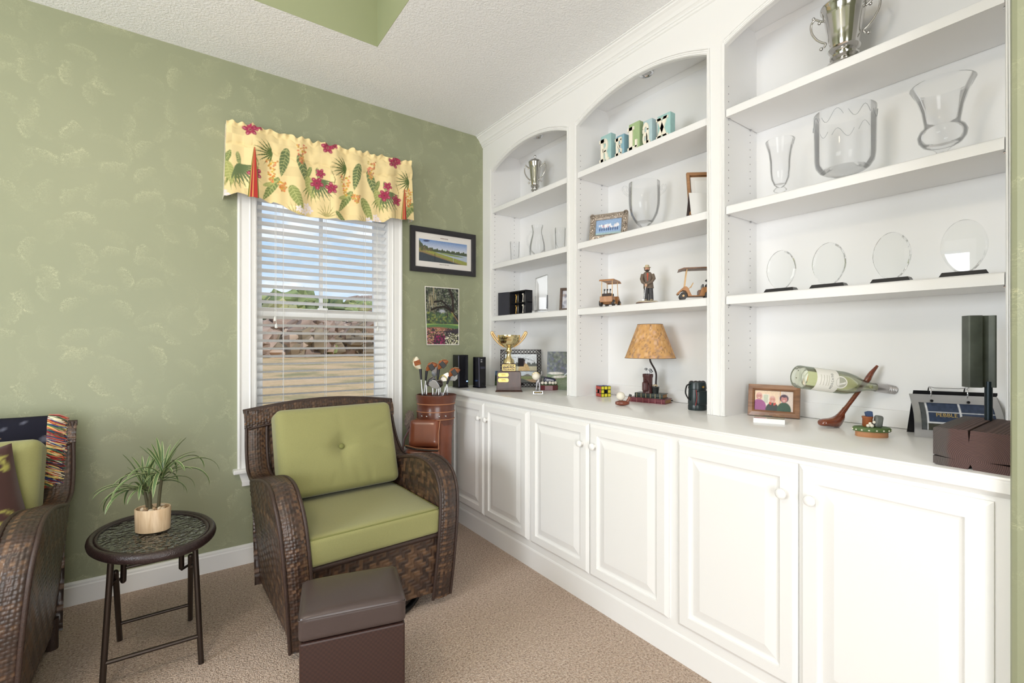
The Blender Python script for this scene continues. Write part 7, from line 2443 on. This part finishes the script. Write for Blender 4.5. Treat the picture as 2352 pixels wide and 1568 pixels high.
# ================================================================== PICTURES ON THE WINDOW WALL
def wall_pic():
    t = thing('framed_print', 'black framed panoramic golf course print with a white mat', 'picture', (1.526, YW - 0.0005, 1.699), 0)
    w, h = 0.510, 0.306
    f = frame_mb(w, h, 0.036, 0.020, 0.0)
    f.obj('frame', mat('black_satin_frame', (40, 38, 42), 0.35), t)
    MB().box((-w / 2 + 0.034, -0.009, 0.034), (w / 2 - 0.034, -0.006, h - 0.034)).obj('mat_board', mat('mat_white', (232, 228, 224), 0.7), t)
    W_, H_ = 0.375, 0.150
    c = Canvas(W_, H_, (150, 176, 214), 560)
    g = np.clip((c.y / H_ - 0.5) * 2, 0, 1)[..., None]
    c.a = np.array(lin((222, 226, 236))[:3]) * (1 - g) + np.array(lin((112, 146, 200))[:3]) * g
    hz = 0.52 * H_
    c.below(lambda x: hz + 0.012 + 0.004 * np.sin(x * 150) + 0.003 * np.sin(x * 330) + 0.05 * np.exp(-x / 0.045), (82, 92, 72), 0.003)
    c.below(lambda x: hz - 0.004 - 0.02 * x, (176, 188, 206), 0.003)
    c.ell(0.26, hz - 0.018, 0.10, 0.006, -0.06, (132, 150, 92), 0.3)
    c.ell(0.20, hz - 0.012, 0.05, 0.005, 0, (150, 166, 112), 0.3)
    c.below(lambda x: hz + 0.02 * np.exp(-x / 0.05) - 0.20 * np.clip(x - 0.10, 0, 1) * 0.9 - 0.004, (152, 156, 84), 0.004)
    c.below(lambda x: hz - 0.012 - 0.26 * np.clip(x - 0.06, -0.03, 1) * 0.85, (150, 130, 90), 0.004)
    c.below(lambda x: hz - 0.020 - 0.23 * np.clip(x - 0.04, -0.02, 1) * 0.85, (68, 76, 84), 0.006)
    for k in range(70):
        x = random.uniform(0.0, 0.10)
        c.ell(x, hz + random.uniform(-0.006, 0.03) * (1 - x / 0.12), 0.008, 0.006, random.random() * 3, random.choice([(104, 96, 78), (84, 92, 64), (128, 112, 90)]), 0.5, 0.8)
    c.ell(0.055, H_ - 0.010, 0.03, 0.008, 0.1, (70, 78, 110), 0.4)
    c.rect(0.115, 0.0, 0.122, 0.06, (56, 58, 66), 0.6)
    c.rect(0.262, 0.012, 0.265, 0.055, (190, 196, 206), 0.7)
    p = picture('print', c.grain(0.05, 2), t, (-W_ / 2 - 0.004, -0.0098, 0.076))
    text('lettering', 'RIVERS EDGE', 0.0105, t, (0.0, -0.0102, 0.245), mat('print_ink_red', (120, 70, 66), 0.6), 0.0002)
    text('lettering', 'HOLE OF THE YEAR', 0.0085, t, (0.0, -0.0102, 0.063), mat('print_ink', (92, 92, 96), 0.6), 0.0002)
    MB().tube([tuple(p_) for p_ in spline([(-0.10, -0.0096, 0.240), (-0.05, -0.0096, 0.255), (0.0, -0.0096, 0.262), (0.06, -0.0096, 0.256), (0.11, -0.0096, 0.240)], 6)], 0.0005, 5).obj('print_flourish', mat('print_faint', (206, 206, 204), 0.7), t)
    MB().box((-w / 2 + 0.034, -0.0125, 0.034), (w / 2 - 0.034, -0.0115, h - 0.034)).obj('glazing', glass_mat('picture_glass', edge=(0.9, 0.9, 0.9), refl=0.06), t)


wall_pic()


def poster():
    t = thing('garden_poster', 'unframed poster of a mossy oak over a golf green and azaleas', 'poster', (1.515, YW - 0.001, 1.2), 0)
    W_, H_ = 0.268, 0.405
    c = Canvas(W_, H_, (66, 70, 66), 460)
    for k in range(900):
        y = random.uniform(0.21, H_)
        c.ell(random.uniform(0, W_), y, random.uniform(0.003, 0.012), random.uniform(0.003, 0.008), random.random() * 3, random.choice([(52, 54, 54), (84, 92, 72), (104, 112, 92), (44, 44, 50), (126, 128, 106), (150, 152, 140), (70, 84, 64)]), 0.5, 0.8)
    for k in range(26):
        x = random.uniform(0.015, 0.085)
        y = random.uniform(0.24, 0.39)
        c.ell(x, y, 0.0035, random.uniform(0.015, 0.05), 0, random.choice([(172, 160, 128), (150, 140, 112), (190, 178, 150)]), 0.5, 0.8)
    c.line([(0.262, 0.17), (0.235, 0.205), (0.20, 0.245), (0.15, 0.27), (0.09, 0.262), (0.05, 0.245)], 0.014, (48, 42, 40))
    c.line([(0.262, 0.165), (0.235, 0.20), (0.205, 0.232)], 0.008, (150, 122, 92), 0.8)
    c.line([(0.20, 0.25), (0.13, 0.31), (0.07, 0.30)], 0.012, (46, 42, 42))
    c.line([(0.22, 0.24), (0.215, 0.33), (0.19, 0.40)], 0.016, (56, 48, 46))
    c.ell(0.13, 0.235, 0.03, 0.018, 0, (196, 200, 212), 0.5, 0.8)
    for k in range(240):
        c.ell(random.uniform(0.01, 0.22), random.uniform(0.155, 0.225), 0.009, 0.008, random.random() * 3, random.choice([(110, 130, 72), (78, 102, 70), (142, 150, 84), (88, 112, 84), (64, 84, 66)]), 0.5, 0.8)
    c.below(lambda x: 0.150 + 0 * x, (146, 172, 96), 0.003)
    c.below(lambda x: 0.137 + 0.01 * np.sin(x * 12), (92, 128, 82), 0.004)
    c.below(lambda x: 0.122 + 0.006 * np.sin(x * 18), (150, 108, 88), 0.004)
    c.below(lambda x: 0.112 + 0.01 * np.sin(x * 24 + 1), (70, 62, 66), 0.005)
    for k in range(520):
        x, y = random.uniform(0, W_), random.uniform(0, 0.115)
        if x > 0.15:
            col = random.choice([(232, 226, 196), (206, 206, 160), (96, 104, 72), (244, 240, 222), (58, 60, 52)]) if y < 0.085 else random.choice([(72, 62, 74), (54, 50, 60)])
        elif 0.06 < x < 0.15 and y < 0.07:
            col = random.choice([(150, 46, 98), (190, 62, 118), (110, 36, 78), (70, 50, 60)])
        else:
            col = random.choice([(206, 120, 122), (178, 140, 104), (96, 84, 70), (150, 128, 84), (216, 160, 150)])
        c.ell(x, y, 0.006, 0.005, random.random() * 3, col, 0.5, 0.9)
    c.grain(0.06, 2)
    for x0, y0, x1, y1 in ((0, 0, 0.006, H_), (W_ - 0.006, 0, W_, H_), (0, 0, W_, 0.006), (0, H_ - 0.006, W_, H_)):
        c.rect(x0, y0, x1, y1, (236, 232, 224))
    # a loose sheet: the lower left corner hangs free
    m = MB()
    X = np.zeros((c.W, c.H, 3))
    uu, vv = np.linspace(0, 1, c.W), np.linspace(0, 1, c.H)
    X[..., 0] = (uu * W_ - W_ / 2)[:, None] + 0.008 * (1 - vv)[None, :] * (1 - uu)[:, None]
    X[..., 2] = (vv * H_)[None, :]
    X[..., 1] = -0.0015 - 0.014 * ((1 - uu) ** 2)[:, None] * ((1 - vv) ** 2)[None, :]
    m.grid(X)
    m.obj('sheet', vcol_mat('photo_print'), t, colors=c.a.transpose(1, 0, 2).reshape(-1, 3), recalc=False, smooth=80)
    m2 = MB()
    Y_ = X.copy()
    Y_[..., 1] += 0.0008
    m2.grid(Y_[::-1])
    m2.obj('sheet_back', mat('card_white', (226, 226, 224)), t, recalc=False)


poster()
